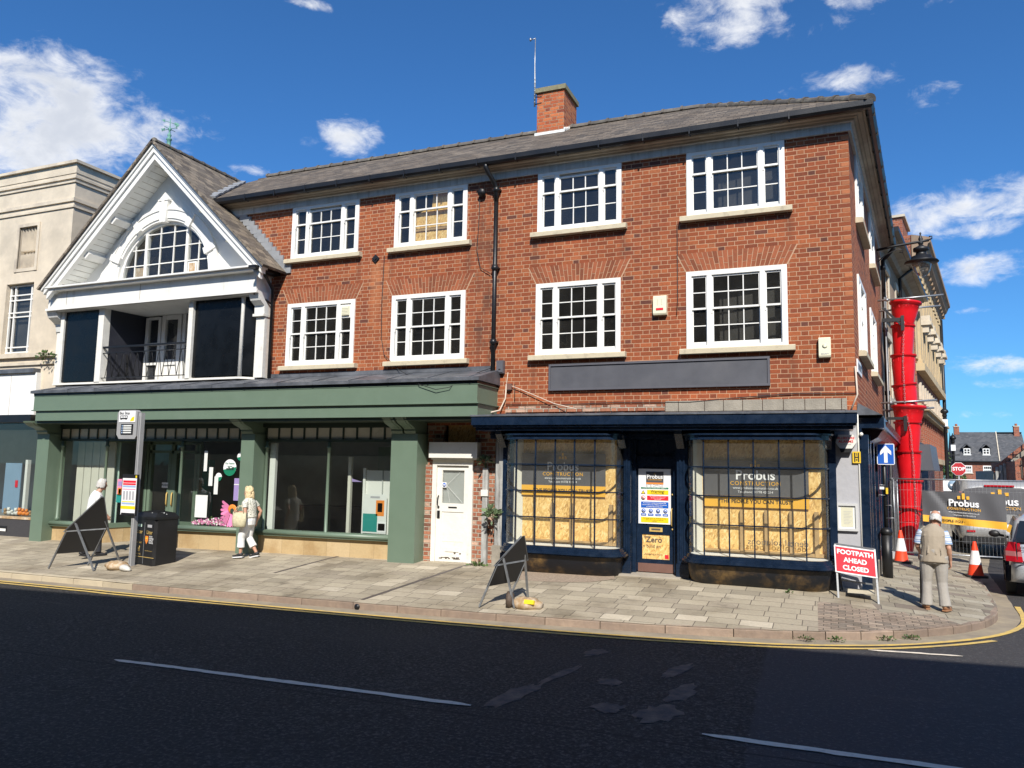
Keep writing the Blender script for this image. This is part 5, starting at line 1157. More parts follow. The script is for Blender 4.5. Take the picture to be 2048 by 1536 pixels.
# ---- side shopfront round the corner
ss=thing('side_shopfront','navy shop windows and cornice along the side street','shopfront',(.6,2,.35)); 
mb=MB(NV,TS)
mb.box(.15,8.9,-.42,0,3.12,3.30); mb.box(.2,8.9,-.40,-.3,3.30,3.34,'black_paint'); mb.box(.1,8.9,-.1,.05,.3,.9); mb.box(.0,8.9,-.06,.03,2.75,3.12)
mb.build('fascia',ss)
mb=MB('lead',TS); mb.prism([(.0,-.4,3.34),(.0,-.02,3.55),(.0,0,3.34)],(8.9,0,0)); mb.build('lead_roof',ss)
mb=MB('oxblood_mould',TS); mb.prism([(.75,-.46,3.26),(.75,-.40,3.14),(.75,-.34,3.08),(.75,-.28,2.98),(.75,-.14,2.9),(.75,-.08,2.8),(.75,0,2.8),(.75,0,3.26)],(8.1,0,0)); mb.build('moulding',ss)
mb=MB(NV,TS)
for s_ in (.08,.62,1.5,2.6,3.3,4.3,5.3,6.2,7.2,8.2): mb.box(s_,s_+.2,-.16,.05,.3,3.0); mb.tube([(s_+.3,-.12,.9),(s_+.3,-.12,2.3)],.03,8); mb.box(s_+.2,s_+.5,-.12,-.05,2.3,2.42)
mb.build('pilasters',ss)
g=MB('glass',TS); g.poly([(.2,-.03,.9),(8.8,-.03,.9),(8.8,-.03,2.8),(.2,-.03,2.8)]); g.build('window_glass',ss)
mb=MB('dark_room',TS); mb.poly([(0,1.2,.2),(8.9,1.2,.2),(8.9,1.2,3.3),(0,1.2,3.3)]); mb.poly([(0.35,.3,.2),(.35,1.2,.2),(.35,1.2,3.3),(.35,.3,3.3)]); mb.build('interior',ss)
mb=MB('peeling_timber',TS); mb.box(.2,8.9,-.14,-.1,.1,.62,'rubble_stone'); mb.build('plinth',ss)

# =====================================================  SIDE STREET BUILDINGS
def frame9(x,y,dv=t9): 
    t=V(dv).normalized(); n=V((t.y,-t.x,0)); return Matrix(((t.x,-n.x,0,x),(t.y,-n.y,0,y),(0,0,1,0),(0,0,0,1)))
TT=frame9(1.33,9.35)
tb=thing('terrace_building','brown fronted terrace building beyond the brick building, behind the red chute','building',(2,14,.3))
mb=MB('brown_stone',TT); th=[(1.0,2.2,4.6,6.4),(1.0,2.2,7.2,8.5),(4.2,5.4,4.6,6.4),(4.2,5.4,7.2,8.5),(7.4,8.6,4.6,6.4),(7.4,8.6,7.2,8.5)]
wall_holes(mb,0,10.6,0,9.25,th,'brown_stone',depth=.12)
mb.m='red_brick'; mb.T=None; mb.T=TT; mb.poly([(10.6,0,0),(10.6,8,0),(10.6,8,9.3),(10.6,0,9.3)]); mb.build('wall',tb)
for a,b_,c,d in th:
    mb=MB('cream_trim',TT); mb.box(a-.14,a,-.04,.02,c,d); mb.box(b_,b_+.14,-.04,.02,c,d); mb.box(a-.2,b_+.2,-.10,.02,c-.14,c); mb.box(a-.2,b_+.2,-.06,.02,d,d+.2)
    mb.build('window_surround',tb)
for a,b_,c,d in th:
    mb=MB(W,TT); mb.box(a,a+.08,.05,.1,c,d); mb.box(b_-.08,b_,.05,.1,c,d); mb.box(a,b_,.05,.1,c,c+.09); mb.box(a,b_,.05,.1,d-.08,d); mb.box(a,b_,.04,.09,(c+d)/2-.03,(c+d)/2+.03)
    for i in (1,2): mb.box(a+(b_-a)*i/3-.012,a+(b_-a)*i/3+.012,.05,.09,c,d)
    w_=mb.build('window',tb); g=MB('glass',TT); g.poly([(a,.08,c),(b_,.08,c),(b_,.08,d),(a,.08,d)]); g.build('pane',w_)
mb=MB('dark_room',TT); mb.poly([(0,1.,3.5),(10,1.,3.5),(10,1.,9),(0,1.,9)]); mb.build('interior',tb)
mb=MB('cornice_stone',TT); mb.sweep(lambda d,z:[TT.inverted()@TT@V((s_,-d,z)) for s_ in (0,10.6)],[(0,9.1),(.12,9.1),(.2,9.2),(.42,9.26),(.42,9.33),(0,9.33)]); mb.build('soffit',tb)
mb=MB('black_paint',TT); mb.box(0,10.6,-.56,-.42,9.28,9.42); mb.tube([(4.8,-.5,9.3),(4.8,-.1,9.0),(4.8,-.1,.3)],.055,8); mb.build('gutter_pipe',tb)
mb=MB('roof_slate',TT); mb.add([(0,-.55,9.4),(10.6,-.55,9.4),(10.6,3.5,9.9),(0,3.5,9.9)],[(0,1,2,3)]); mb.build('roof',tb)
mb=MB('black_paint',TT); mb.box(.3,10.4,-.35,0,2.9,3.5); mb.prism([(6.2,-.0,2.5),(6.2,-.8,2.5),(6.2,-.7,3.4),(6.2,0,3.4)],(3.2,0,0),'plastic_grey'); mb.box(.4,4,-.1,0,.3,2.9,NV); mb.box(4.5,10,-.1,0,.3,2.9,NV); mb.build('shopfront',tb)
# ornate hall
TH=frame9(3.15,19.7); HL=14.0
hb=thing('ornate_hall','tall red brick hall with cream stone pilasters and heavy cornice','building',(4.5,27,.3))
mb=MB('far_brick',TH); mb.box(0,HL,0,9,0,12.1); mb.build('wall',hb)
mb=MB('stone_hall',TH)
for i in range(14):
    s_=.5+i*1.06; mb.box(s_,s_+.42,-.16,.05,6.8,10.9); mb.box(s_-.06,s_+.48,-.2,.05,10.6,10.9); mb.box(s_-.06,s_+.48,-.2,.05,6.8,7.0)
mb.box(0,HL,-.05,.02,7.0,10.9)
for i in range(5):
    s_=1.5+i*2.6; mb.box(s_,s_+1.1,-.5,.0,8.6,8.75,'cream_trim'); mb.box(s_+.1,s_+.3,-.4,0,8.3,8.6,'cream_trim'); mb.box(s_+.8,s_+1.0,-.4,0,8.3,8.6,'cream_trim'); mb.box(s_+.05,s_+1.05,-.45,0,8.75,9.0,'cream_trim')
mb.box(-.02,HL,-.3,.02,6.5,6.8); mb.box(-.02,HL,-.12,.02,5.0,5.2); mb.box(-.02,HL,-.4,.02,4.9,5.0)
for i in range(30): mb.box(.2+i*.49,.4+i*.49,-.3,0,4.72,4.9)
for i in range(12): mb.box(.7+i*1.2,.9+i*1.2,-.1,0,5.4,6.1,'cream_trim')
mb.box(-.02,HL,-.2,.02,2.9,3.15); 
mb.build('stonework',hb)
mb=MB('brown_stone',TH); mb.sweep(lambda d,z:[V((s_,-d,z)) for s_ in (-.05,HL+.3)],[(0,10.9),(.2,10.95),(.3,11.2),(.5,11.4),(.6,11.65),(.68,11.7),(.68,11.9),(0,12.1)]); 
for i in range(15): mb.box(.3+i,.45+i,-.4,-.1,11.1,11.3)
mb.build('cornice',hb)
mb=MB('black_iron',TH)
for i in range(13): mb.box(1.0+i*1.1,1.35+i*1.1,-.02,.01,3.4,4.6); 
mb.box(.2,3.6,-.25,0,.2,2.6,NV); mb.tube([(HL+.1,-.2,11),(HL+.1,-.2,.3)],.09,8); mb.build('openings',hb)
for i in range(13): mb=MB('far_brick',TH); mb.box(.82+i*1.1,.96+i*1.1,-.14,0,3.15,4.7); mb.build('brick_pier',hb)
# brick stack in front of the hall (stepped gable)
mb=MB('far_brick',TH); mb.box(-.02,2.2,.3,3.5,12.0,12.9); mb.box(-.1,2.3,.2,3.6,12.9,13.0,'cream_trim'); mb.build('parapet',hb)
# distant slate roofed house
hs=thing('slate_house','distant red brick house with grey slate roof and two white dormers','house',(17,100,.3))
mb=MB('far_brick'); mb.box(14.4,21.9,100,106,-1,4.6); mb.add([(14.4,100,4.6),(14.4,103,8.4),(14.4,106,4.6)],[(0,1,2)]); mb.build('wall',hs)
mb=MB('far_slate'); mb.add([(14.1,99.6,4.35),(19.4,99.6,4.35),(19.7,103,8.25),(15.0,103,8.25)],[(0,1,2,3)]); mb.add([(19.4,99.6,4.35),(22.6,99.6,4.35),(22.6,103,8.0),(19.7,103,8.0)],[(0,1,2,3)]); mb.add([(15.0,103,8.25),(22.6,103,8.25),(22.6,106.4,4.4),(14.2,106.4,4.4)],[(0,1,2,3)]); mb.box(14.2,19.4,99.55,99.7,4.25,4.4,'black_paint'); mb.bar((19.42,99.55,4.4),(19.72,103,8.3),.1,.1,m='cream_trim'); mb.build('roof',hs)
for x in (15.95,18.1):
    mb=MB('far_slate'); mb.prism([(x-.6,100.2,6.05),(x,100.2,6.65),(x+.6,100.2,6.05),(x+.5,100.2,6.0),(x,100.2,6.5),(x-.5,100.2,6.0)],(0,2.2,0)); mb.box(x-.42,x+.42,100.35,102,5.2,6.05); d=mb.build('dormer',hs)
    mb=MB(W); mb.box(x-.38,x+.38,100.28,100.35,5.25,6.0); mb.box(x-.45,x+.45,100.2,100.35,5.12,5.22)
    for i in (-.17,.17): mb.box(x+i-.12,x+i+.12,100.26,100.28,5.66,5.9,'black_matte'); mb.box(x+i-.12,x+i+.12,100.26,100.28,5.34,5.58,'black_matte')
    mb.build('dormer_window',d)
for x in (15.9,18.1):
    for z in (3.35,1.35):
        mb=MB(W); mb.box(x-.5,x+.5,99.93,100,z-.5,z+.45); mb.box(x-.6,x+.6,99.9,100,z-.6,z-.5,'cream_trim')
        for i in range(4): mb.box(x-.38+.2*i,x-.22+.2*i,99.91,99.93,z+.05,z+.32,'black_matte'); mb.box(x-.38+.2*i,x-.22+.2*i,99.91,99.93,z-.4,z-.05,'shop_wall')
        mb.build('window',hs)
for x in (15.2,22.0):
    mb=MB('far_brick'); mb.box(x-.3,x+.3,102.7,103.3,7.6,9.0); mb.lathe((x,103,9.0),[(.16,0),(.14,.35)],8,m='arch_brick'); mb.box(x-.36,x+.36,102.64,103.36,8.95,9.05,'cream_trim'); mb.build('chimney',hs)
# stone gabled outbuilding and brick warehouse on the right
ob=thing('stone_cottage','stone gabled cottage end beside the distant slate roofed house','building',(11,48,.3)); mb=MB('rubble_stone')
mb.add([(9.75,45,0),(9.75,45,2.75),(11.6,45,4.35),(14.5,45,4.35),(14.5,45,0)],[(0,1,2,3,4)]); mb.add([(9.75,45,0),(9.75,52,0),(9.75,52,2.75),(9.75,45,2.75)],[(0,1,2,3)]); mb.build('wall',ob)
mb=MB('peeling_timber'); 
for i in range(5): mb.box(9.85+.22*i,10.03+.22*i,44.8,45,1.5,3.0+.12*i)
mb.build('boarded_front',ob); mb=MB('far_brick'); mb.bar((9.7,44.9,2.75),(11.6,44.9,4.45),.25,.12,(0,1,0)); mb.build('verge',ob)
wb=thing('brick_warehouse','weathered dark brick building at the right edge behind the van','building',(12,43,.3)); mb=MB('far_brick'); mb.add([(10.45,42,0),(10.45,42,3.35),(12.2,42,4.55),(16,42,4.55),(16,42,0)],[(0,1,2,3,4)]); mb.add([(10.45,42,0),(10.45,50,0),(10.45,50,3.35),(10.45,42,3.35)],[(0,1,2,3)]); mb.build('wall',wb)
mb=MB('sack_dark')
for i in range(5): mb.box(10.75+.25*i,10.82+.25*i,41.95,42,2.3,3.4)
mb.build('timber_studs',wb)
# scaffold with banner at the right edge
sf=thing('scaffold','scaffold tower with white banner at the right edge','scaffold',(11.6,41,.3)); mb=MB('dull_steel')
for x in (11.35,11.75,12.6): mb.tube([(x,40.8,0),(x,40.8,8.0)],.045,6); mb.tube([(x,42,0),(x,42,7.2)],.045,6)
for z in (3.2,4.2,4.8,5.3,6.6,7.6): mb.tube([(10.9 if z>6 else 11.2,40.75,z),(13,40.75,z)],.035,6)
mb.build('poles',sf); mb=MB('dull_steel'); mb.bar((11.3,40.75,5.1),(12.4,40.75,4.4),.05); mb.box(11.25,13,40.7,42,4.75,4.8,'black_iron'); mb.box(11.3,12,40.9,41.5,4.0,5.1,'black_iron'); mb.build('boards',sf)
mb=MB('sign_white'); mb.box(11.05,12.5,40.68,40.7,6.55,7.45); mb.text('AWBURY',(11.6,40.68,6.95),.2,m='cloth_blue'); mb.text('SCAFFOLDING',(11.6,40.68,6.75),.14,m='grey_text'); mb.lathe((11.5,40.67,7.2),[(.14,0),(.14,.01)],10,m='cloth_dark',ax=V((0,-1,0)));mb.lathe((11.75,40.67,7.2),[(.14,0),(.14,.01)],10,m='cloth_dark',ax=V((0,-1,0))); mb.build('banner',sf)
# tree beyond
tr=thing('distant_tree','small green tree between the lamp posts and the slate house','tree',(10.6,80,.3)); mb=MB('stem'); mb.tube([(10.6,80,0),(10.7,80,3)],[.2,.1],8); mb.build('trunk',tr); mb=MB('leaf')
for c in [(10.6,80,3.2),(11.3,80.4,2.6),(10.1,79.6,2.5),(10.7,80,4.2),(12.0,80,2.2)]: leaves(mb,c,260,(.9,.9,.8),.26)
mb.build('crown',tr)
# building behind the camera whose shadow lies over the road
op=thing('opposite_building','plain three storey terrace on the near side of the road behind the viewer','building',(0,-18,0))
TO=frame9(-36,-17.0,(math.cos(R(3.75)),math.sin(R(3.75)),0)); mb=MB('opposite_wall',TO); mb.box(0,66,-7.9,-.9,-.5,10.65); mb.build('wall',op)
mb=MB('cream_trim',TO); mb.box(0,66,-.9,-.82,10.4,10.7)
for i in range(20):
    for z in (4.2,7.2): mb.box(1.5+i*3.2,2.9+i*3.2,-.9,-.86,z-.1,z+1.6)
mb.build('window_surrounds',op); mb=MB('car_glass',TO)
for i in range(20):
    for z in (4.2,7.2): mb.box(1.6+i*3.2,2.8+i*3.2,-.86,-.84,z,z+1.5)
mb.box(1,65,-.9,-.86,.6,2.8); mb.build('panes',op)
# =====================================================  PEOPLE
def pframe(pos,f):
    f=V((f[0],f[1],0)).normalized(); r=V((f.y,-f.x,0)); return Matrix(((r.x,f.x,0,pos[0]),(r.y,f.y,0,pos[1]),(0,0,1,pos[2]),(0,0,0,1)))
def hand(mb,w,d,side,curl,s=1.,m=None):
    """w wrist, d direction of the hand, side = direction of the thumb, curl = direction the fingers bend to"""
    w,d,side,curl=V(w),V(d).normalized(),V(side).normalized(),V(curl).normalized()
    p=w+d*.085*s
    mb.limb([(*(w-d*.02),.026*s,.02*s),(*(w+d*.03*s),.034*s,.018*s),(*p,.04*s,.015*s)],10,side,m)
    for i,L in enumerate((.068,.078,.073,.058)):
        o=side*(.028-.019*i)*s; a=p+o; b_=a+(d*.8+curl*.25).normalized()*L*.5*s; c=b_+(d*.35+curl*.8).normalized()*L*.5*s
        mb.tube([a-d*.01,a,b_,c],[.009*s,.009*s,.0085*s,.007*s],6,m)
    a=w+d*.025*s+side*.03*s; mb.tube([a-side*.012*s,a+(d*.5+side*.8).normalized()*.035*s,a+(d*.9+side*.55+curl*.3).normalized()*.065*s],[.013*s,.0105*s,.008*s],6,m)
def head(mb,c,f,r_,s=1.,m=None):
    """c head centre, f facing, r_ right"""
    c,f,r_=V(c),V(f).normalized(),V(r_).normalized(); u=r_.cross(f).normalized()
    def P(x,y,z): return c+r_*x*s+f*y*s+u*z*s
    rings=[]
    for z,rx,ry,oy in [(-.125,.03,.035,.045),(-.112,.046,.05,.042),(-.085,.058,.07,.026),(-.045,.068,.086,.012),(0,.075,.095,.0),(.045,.077,.098,-.006),(.085,.07,.088,-.01),(.112,.05,.064,-.012),(.126,.02,.028,-.012)]:
        rings.append([P(rx*math.cos(t),oy+ry*math.sin(t),z) for t in [2*PI*k/16 for k in range(16)]])
    mb.loft(rings,True,m)
    mb.tube([P(0,.088,.012),P(0,.108,-.025),P(0,.096,-.035)],[.009*s,.015*s,.012*s],6,m)          # nose
    mb.tube([P(-.022,.084,-.062),P(0,.092,-.06),P(.022,.084,-.062)],.0075*s,6,m)                      # lips
    for q in (-1,1):
        mb.tube([P(.074*q,-.008,-.03),P(.084*q,-.014,0),P(.08*q,-.01,.022)],[.009*s,.014*s,.009*s],6,m)   # ears
        mb.tube([P(.018*q,.088,.024),P(.045*q,.078,.022)],.009*s,6,m)                                     # brow
    return P
def person(label,pos,f,sp):
    T=pframe(pos,f); t=thing('person',label,'person',pos,sp.get('group'))
    S=lambda *a:[(p[0],p[1],p[2],*p[3:]) for p in a]
    b=MB('skin',T)
    hc,hf=V(sp['head']),V(sp.get('hf',(0,1,-.1))).normalized(); hr=hf.cross(V((0,0,1))).normalized()
    P=head(b,hc,hf,hr,sp.get('hs',1.))
    ch=V(sp['chest']); pel=V(sp['pelvis']); nk=(hc+V((0,-.02,-.10)))
    w_=sp.get('w',.19); dp=sp.get('d',.115)
    tor=[(pel.x,pel.y,pel.z-.08,w_*.80,dp*.95),(pel.x,pel.y,pel.z,w_*.86,dp*1.05),(*(pel.lerp(ch,.4)),w_*.82,dp*1.08),(*(pel.lerp(ch,.75)),w_*.93,dp*1.08),(*ch,w_*.95,dp*.98),(*(ch+V((0,.01,.07))),w_*.62,dp*.72)]
    b.limb(tor); b.limb([(*(ch+V((0,.0,.04))),.07,.07),(*nk,.052,.055),(*(nk+V((0,.01,.05))),.05,.052)])
    arms=sp['arms']
    for sh,el,wr,hd,th,cl in arms:
        sh,el,wr=V(sh),V(el),V(wr)
        b.tube([sh+V((0,0,.0)),sh.lerp(el,.35),el,el.lerp(wr,.35),wr],[.052,.047,.037,.038,.025],10); hand(b,wr,hd,th,cl,sp.get('hands',1.))
    for hp,kn,an,toe in sp['legs']:
        hp,kn,an,toe=map(V,(hp,kn,an,toe)); b.tube([hp,hp.lerp(kn,.5),kn,kn.lerp(an,.35),an],[.085,.07,.05,.05,.033],10); b.tube([an,an.lerp(toe,.5)-V((0,0,.02)),toe],[.035,.035,.028],8)
    b.build('body',t,remesh=.010,smoothit=2)
    # trousers
    q=MB(sp['trouser_m'],T); q.limb([(pel.x,pel.y,pel.z-.13,w_*.90,dp*1.1),(pel.x,pel.y,pel.z-.02,w_*.96,dp*1.18),(pel.x,pel.y,pel.z+.10,w_*.90,dp*1.13)])
    L=sp.get('tl',1.)
    for hp,kn,an,toe in sp['legs']:
        hp,kn,an=V(hp),V(kn),V(an); pts=[hp+V((0,0,.03)),hp.lerp(kn,.5),kn,kn.lerp(an,.5*L),kn.lerp(an,L)]; rr=sp.get('tr',(.105,.09,.072,.072,.078))
        q.tube(pts[:-1]+[pts[-1]],rr,12)
        # creases
        for c in (.25,.5,.8): 
            e=kn.lerp(an,c*L); q.tube([e+V((-.06,-.03,.015)),e+V((0,-.072,-.01)),e+V((.06,-.03,.02))],.010,6)
    q.build('trousers',t,remesh=.011,smoothit=2)
    # top
    q=MB(sp['top_m'],T); g=.018; hem=sp.get('hem',-.02)
    q.limb([(pel.x,pel.y,pel.z+hem,w_*(1.10 if sp.get('vest') else .98)+g,dp*1.15+g),(*(pel.lerp(ch,.35)),w_*.88+g,dp*1.12+g),(*(pel.lerp(ch,.75)),w_*.97+g,dp*1.12+g),(*(ch+V((0,0,.0))),w_*.98+g,dp*1.0+g),(*(ch+V((0,.0,.075))),w_*.66,dp*.76),(*(ch+V((0,.012,.105))),.075,.072)],16)
    q2=q if not sp.get('vest') else MB(sp['sleeve_m'],T)
    for sh,el,wr,*_ in arms:
        sh,el,wr=V(sh),V(el),V(wr); sl=sp.get('sleeve',.75)
        pts=[sh+V((-.02*(1 if sh.x>0 else -1),0,.01)),sh.lerp(el,.4),sh.lerp(el,min(sl,1))]; rr=[.066,.064,.068]
        if sl>1: pts+=[el.lerp(wr,sl-1)]; rr=[.073,.066,.056,.046]
        q2.tube(pts,rr,12)
        if sp.get('vest'): q2.build('shirt_sleeve',t,remesh=.010,smoothit=2); q2=MB(sp['sleeve_m'],T)
    if sp.get('vest'):
      for xx in (-.09,.03,.11): q.tube([V((xx,pel.y-dp*1.15-.012,pel.z+.02)),V((xx*.8,ch.y-dp*1.1-.022,pel.z+.2))],.009,6)
      q.tube([V((-w_-.0,ch.y-.125,ch.z-.055)),V((0,ch.y-.145,ch.z-.06)),V((w_,ch.y-.125,ch.z-.055))],.006,6)
    q.build(sp.get('topname','shirt'),t,remesh=.010,smoothit=3)
    # hair
    q=MB(sp['hair_m'],T); u=hr.cross(hf).normalized(); s=sp.get('hs',1.)
    def HP(x,y,z): return hc+hr*x*s+hf*y*s+u*z*s
    lo=sp.get('hairlen',-.02)
    for i in range(sp.get('hn',150)):
        a=random.uniform(0,2*PI); zz=random.uniform(lo,.125); k=math.sqrt(max(.02,1-(max(zz,0)/.135)**2)); x=.080*math.cos(a)*k; y=-.008+.100*math.sin(a)*k
        if y>.045 and zz<.075: continue
        if zz>sp.get('hairtop',1): continue
        if y>.0 and zz<.0 and lo>-.05: continue
        r=sp.get('hr',.02)*random.uniform(.7,1.2); q.ball(HP(x,y,zz),r,8,sq=(1,1,1.5 if lo<-.05 else 1))
    q.build('hair',t,remesh=.008,smoothit=2)
    # shoes
    for hp,kn,an,toe in sp['legs']:
        an,toe=V(an),V(toe); d=(toe-an); d.z=0; d.normalize(); bk=an-d*.06; tp=toe+d*.05; r_=V((d.y,-d.x,0))
        q=MB(sp['shoe_m'],T)
        q.limb([(*(bk+V((0,0,.0))),.03,.025),(*(an+V((0,0,-.02))),.042,.05),(*(an.lerp(toe,.5)+V((0,0,-.02))),.045,.038),(*(toe+V((0,0,-.005))),.045,.026),(*tp,.02,.014)],12,r_)
        sh_=q.build('shoe',t); q=MB(sp.get('sole_m','cone_white'),T); zb=min(an.z,toe.z)-.045
        pts=[bk-r_*.03,bk+r_*.03,an+r_*.045,toe+r_*.05,tp+r_*.02,tp-r_*.02,toe-r_*.05,an-r_*.045]; q.prism([(p.x,p.y,(an.z-.075)*(1-k)+(toe.z-.04)*k) for p,k in zip(pts,(0,0,.2,1,1,1,1,.2))],(0,0,.022)); q.build('sole',sh_)
    return t,T
t,T=person('elderly man in beige vest and grey trousers seen from behind, leaning on a stick',(1.42,-.72,gpz(1.42,-.72)),(.08,1),dict(
    head=(.05,.17,1.415),hf=(.12,.9,-.55),chest=(.01,.07,1.22),pelvis=(0,0,.86),w=.172,d=.125,vest=True,top_m='cloth_beige',topname='vest',sleeve_m='shirt_stripes',hem=-.12,sleeve=.80,hair_m='hair_white',hairlen=-.06,hn=900,hr=.012,hairtop=.035,
    arms=[((-.170,.06,1.215),(-.225,.10,.98),(-.185,.33,.86),(0,.2,-1),(1,0,0),(.3,-1,0)),((.170,.06,1.215),(.215,.0,.97),(.23,.09,.77),(0,.15,-1),(-.3,1,0),(-1,0,0))],
    legs=[((-.095,0,.82),(-.11,.03,.44),(-.12,.0,.085),(-.15,.15,.045)),((.095,0,.82),(.10,.02,.44),(.13,-.03,.085),(.18,.11,.045))],
    trouser_m='cloth_grey',tr=(.11,.098,.078,.076,.088),tl=1.02,shoe_m='shoe_brown',sole_m='shoe_brown'))
mb=MB('black_iron'); a=T@V((-.185,.36,.80)); b_=T@V((-.20,.46,.03)); mb.tube([b_,a],.014,8); mb.tube([a+V((0,-.06,.0)),a+V((0,-.03,.02)),a+V((0,.03,.02)),a+V((0,.07,.0))],.014,8)
tag(mb.build('walking_stick'),'black walking stick held by the elderly man in the vest','walking stick')
t,T=person('woman with blonde bob in patterned top and white cropped trousers walking left past the shop',(-12.18,-.85,.205),(-.985,-.17),dict(
    head=(0,.03,1.45),hf=(-.1,1,-.12),hs=.98,chest=(0,.01,1.24),pelvis=(0,-.02,.86),w=.175,d=.125,top_m='shirt_pattern',topname='blouse',hem=.03,sleeve=.5,hair_m='hair_blonde',hairlen=-.14,hn=260,hr=.024,
    arms=[((-.19,.0,1.23),(-.235,-.06,1.0),(-.17,.19,1.02),(.3,1,.1),(.6,0,.6),(.6,0,-.6)),((.19,-.01,1.23),(.24,-.16,1.02),(.235,-.06,.80),(0,.3,-1),(-.3,1,0),(-1,0,0))],
    legs=[((-.085,0,.80),(-.09,.10,.46),(-.09,.10,.10),(-.09,.24,.045)),((.085,0,.80),(.085,.02,.45),(.07,-.20,.12),(.07,-.08,.045))],
    trouser_m='cloth_white',tl=.62,tr=(.112,.10,.082,.078,.085),shoe_m='shoe_black',sole_m='cone_white'))
bg_=thing('tote_bag','cream patterned tote bag hanging from the blonde woman\'s arm','bag',T@V((-.27,.05,.75))); mb=MB('bag_cream',T)
def bagring(z,hw,hd): return [(-.275+hd*math.cos(t),.06+hw*math.sin(t)*1.0,z) for t in [2*PI*k/16 for k in range(16)]]
mb.loft([bagring(.70,.13,.05),bagring(.72,.155,.075),bagring(.85,.175,.07),bagring(1.02,.165,.035)],True); mb.build('bag_body',bg_)
mb=MB('bag_cream',T)
for x in (-.31,-.24): mb.tube([(x,-.06,1.01),(x,-.02,1.14),(x+.02,.06,1.17),(x,.12,1.12),(x,.16,1.01)],.009,6)
mb.build('handles',bg_)
t,T=person('white haired man in a white shirt and dark trousers walking right behind the roadworks sign',(-15.95,-1.7,.09),(.55,.83),dict(
    head=(0,.10,1.665),hf=(0,1,-.12),chest=(0,.0,1.40),pelvis=(0,-.04,.98),w=.20,d=.125,top_m='cloth_white',hem=.0,sleeve=1.05,hair_m='hair_white',hairlen=-.07,hn=620,hr=.015,
    arms=[((-.215,.0,1.41),(-.25,-.10,1.14),(-.24,.0,.90),(0,.2,-1),(-.2,1,0),(1,0,0)),((.215,.0,1.41),(.25,.06,1.14),(.24,.22,.96),(0,.5,-1),(-.3,1,0),(-1,0,0))],
    legs=[((-.09,0,.92),(-.09,.12,.5),(-.09,.12,.09),(-.09,.27,.045)),((.09,0,.92),(.09,.0,.5),(.09,-.22,.12),(.09,-.1,.05))],
    trouser_m='cloth_dark',tl=1.0,shoe_m='shoe_black',sole_m='shoe_black'))

# =====================================================  STREET FURNITURE
def roadsign_back(label,A1,A3,B1,B3,lean,ht,zr0,zr1,apex,group):
    """back of a folding roadworks sign: triangle above a plate, legs splayed"""
    A1,A3,B1,B3=map(V,(A1,A3,B1,B3)); L=V(lean); t=thing('folding_road_sign',label,'road sign',(A1+A3)/2,group)
    up=lambda base,z: base+L*z+V((0,0,z)); mid=(A1+A3)/2; nrm=(A3-A1).cross(L+V((0,0,1))).normalized(); th=nrm*.012
    e=(A3-A1).normalized()
    q=[up(A1,zr0)-e*.02,up(A3,zr0)+e*.02,up(A3,zr1)+e*.02,up(A1,zr1)-e*.02]; mb=MB('black_matte'); mb.prism(q,th); mb.build('plate',t)
    mb=MB('black_matte'); mb.prism([up(A1,zr1+.03)-e*.05,up(A3,zr1+.03)+e*.05,up(mid,apex)+e*.03,up(mid,apex)-e*.03],th); mb.build('triangle',t)
    mb=MB('dull_steel'); mb.bar(up(A1,zr1+.01),up(A3,zr1+.01),.03); mb.bar(up(A1,zr1)-e*.05,up(mid,apex)-e*.03,.022); mb.bar(up(A3,zr1)+e*.05,up(mid,apex)+e*.03,.022)
    mb.build('frame',t)
    for a,h in ((A1,zr1),(A3,zr1)): mb=MB('dull_steel'); mb.bar(a,up(a,h),.035,.03); mb.build('leg',t)
    for a,b_,s in ((A1,B1,.25),(A3,B3,.25)): mb=MB('dull_steel'); mb.bar(b_,up(a,zr1).lerp(up(mid,apex),s),.035,.03); mb.build('leg',t)
    return t
roadsign_back('larger dark folding road sign by the kerb in front of the white haired man',(-15.7,-2.95,-.02),(-15.15,-2.44,.03),(-14.46,-2.85,-.0),(-14.7,-2.0,.06),(.57,0,0),1.5,.32,.80,1.52,'folding roadworks signs seen from behind')
roadsign_back('smaller folding road sign by the kerb in front of the left bow window',(-5.30,-3.28,.09),(-5.02,-2.75,.13),(-4.74,-3.16,.10),(-4.78,-2.48,.16),(.42,.05,0),1.1,.33,.66,1.10,'folding roadworks signs seen from behind')
def sack(label,c,r,m,extra=None):
    t=thing('sandbag',label,'sandbag',c); mb=MB(m); c=V(c)
    rings=[]
    for i in range(9):
        s=i/8; k=math.sin(PI*min(max(s,.08),.92))**.5; rings.append([c+V(((s-.5)*r[0]*2,0,0))+V((0,math.cos(t_)*r[1]*k*(1+.12*math.sin(3*t_+i)),max(-.02,(math.sin(t_)*r[2]*k+r[2]*.62)*(1+.1*math.sin(i*2+t_*2))))) for t_ in [2*PI*j/14 for j in range(14)]])
    mb.loft(rings,True); mb.build('sack',t); 
    if extra: extra(t,c)
    return t
def ex1(t,c):
    mb=MB('clear_bag'); mb.limb([(c.x+.2,c.y-.05,c.z+.05,.06,.06),(c.x+.32,c.y-.1,c.z+.06,.09,.07),(c.x+.46,c.y-.12,c.z+.04,.07,.05),(c.x+.52,c.y-.12,c.z+.02,.02,.02)],10,(0,1,0)); mb.build('clear_wrapping',t)
sack('brown sandbag in clear plastic lying beside the larger folding road sign',(-14.15,-2.55,.02),(.26,.2,.11),'sack',ex1)
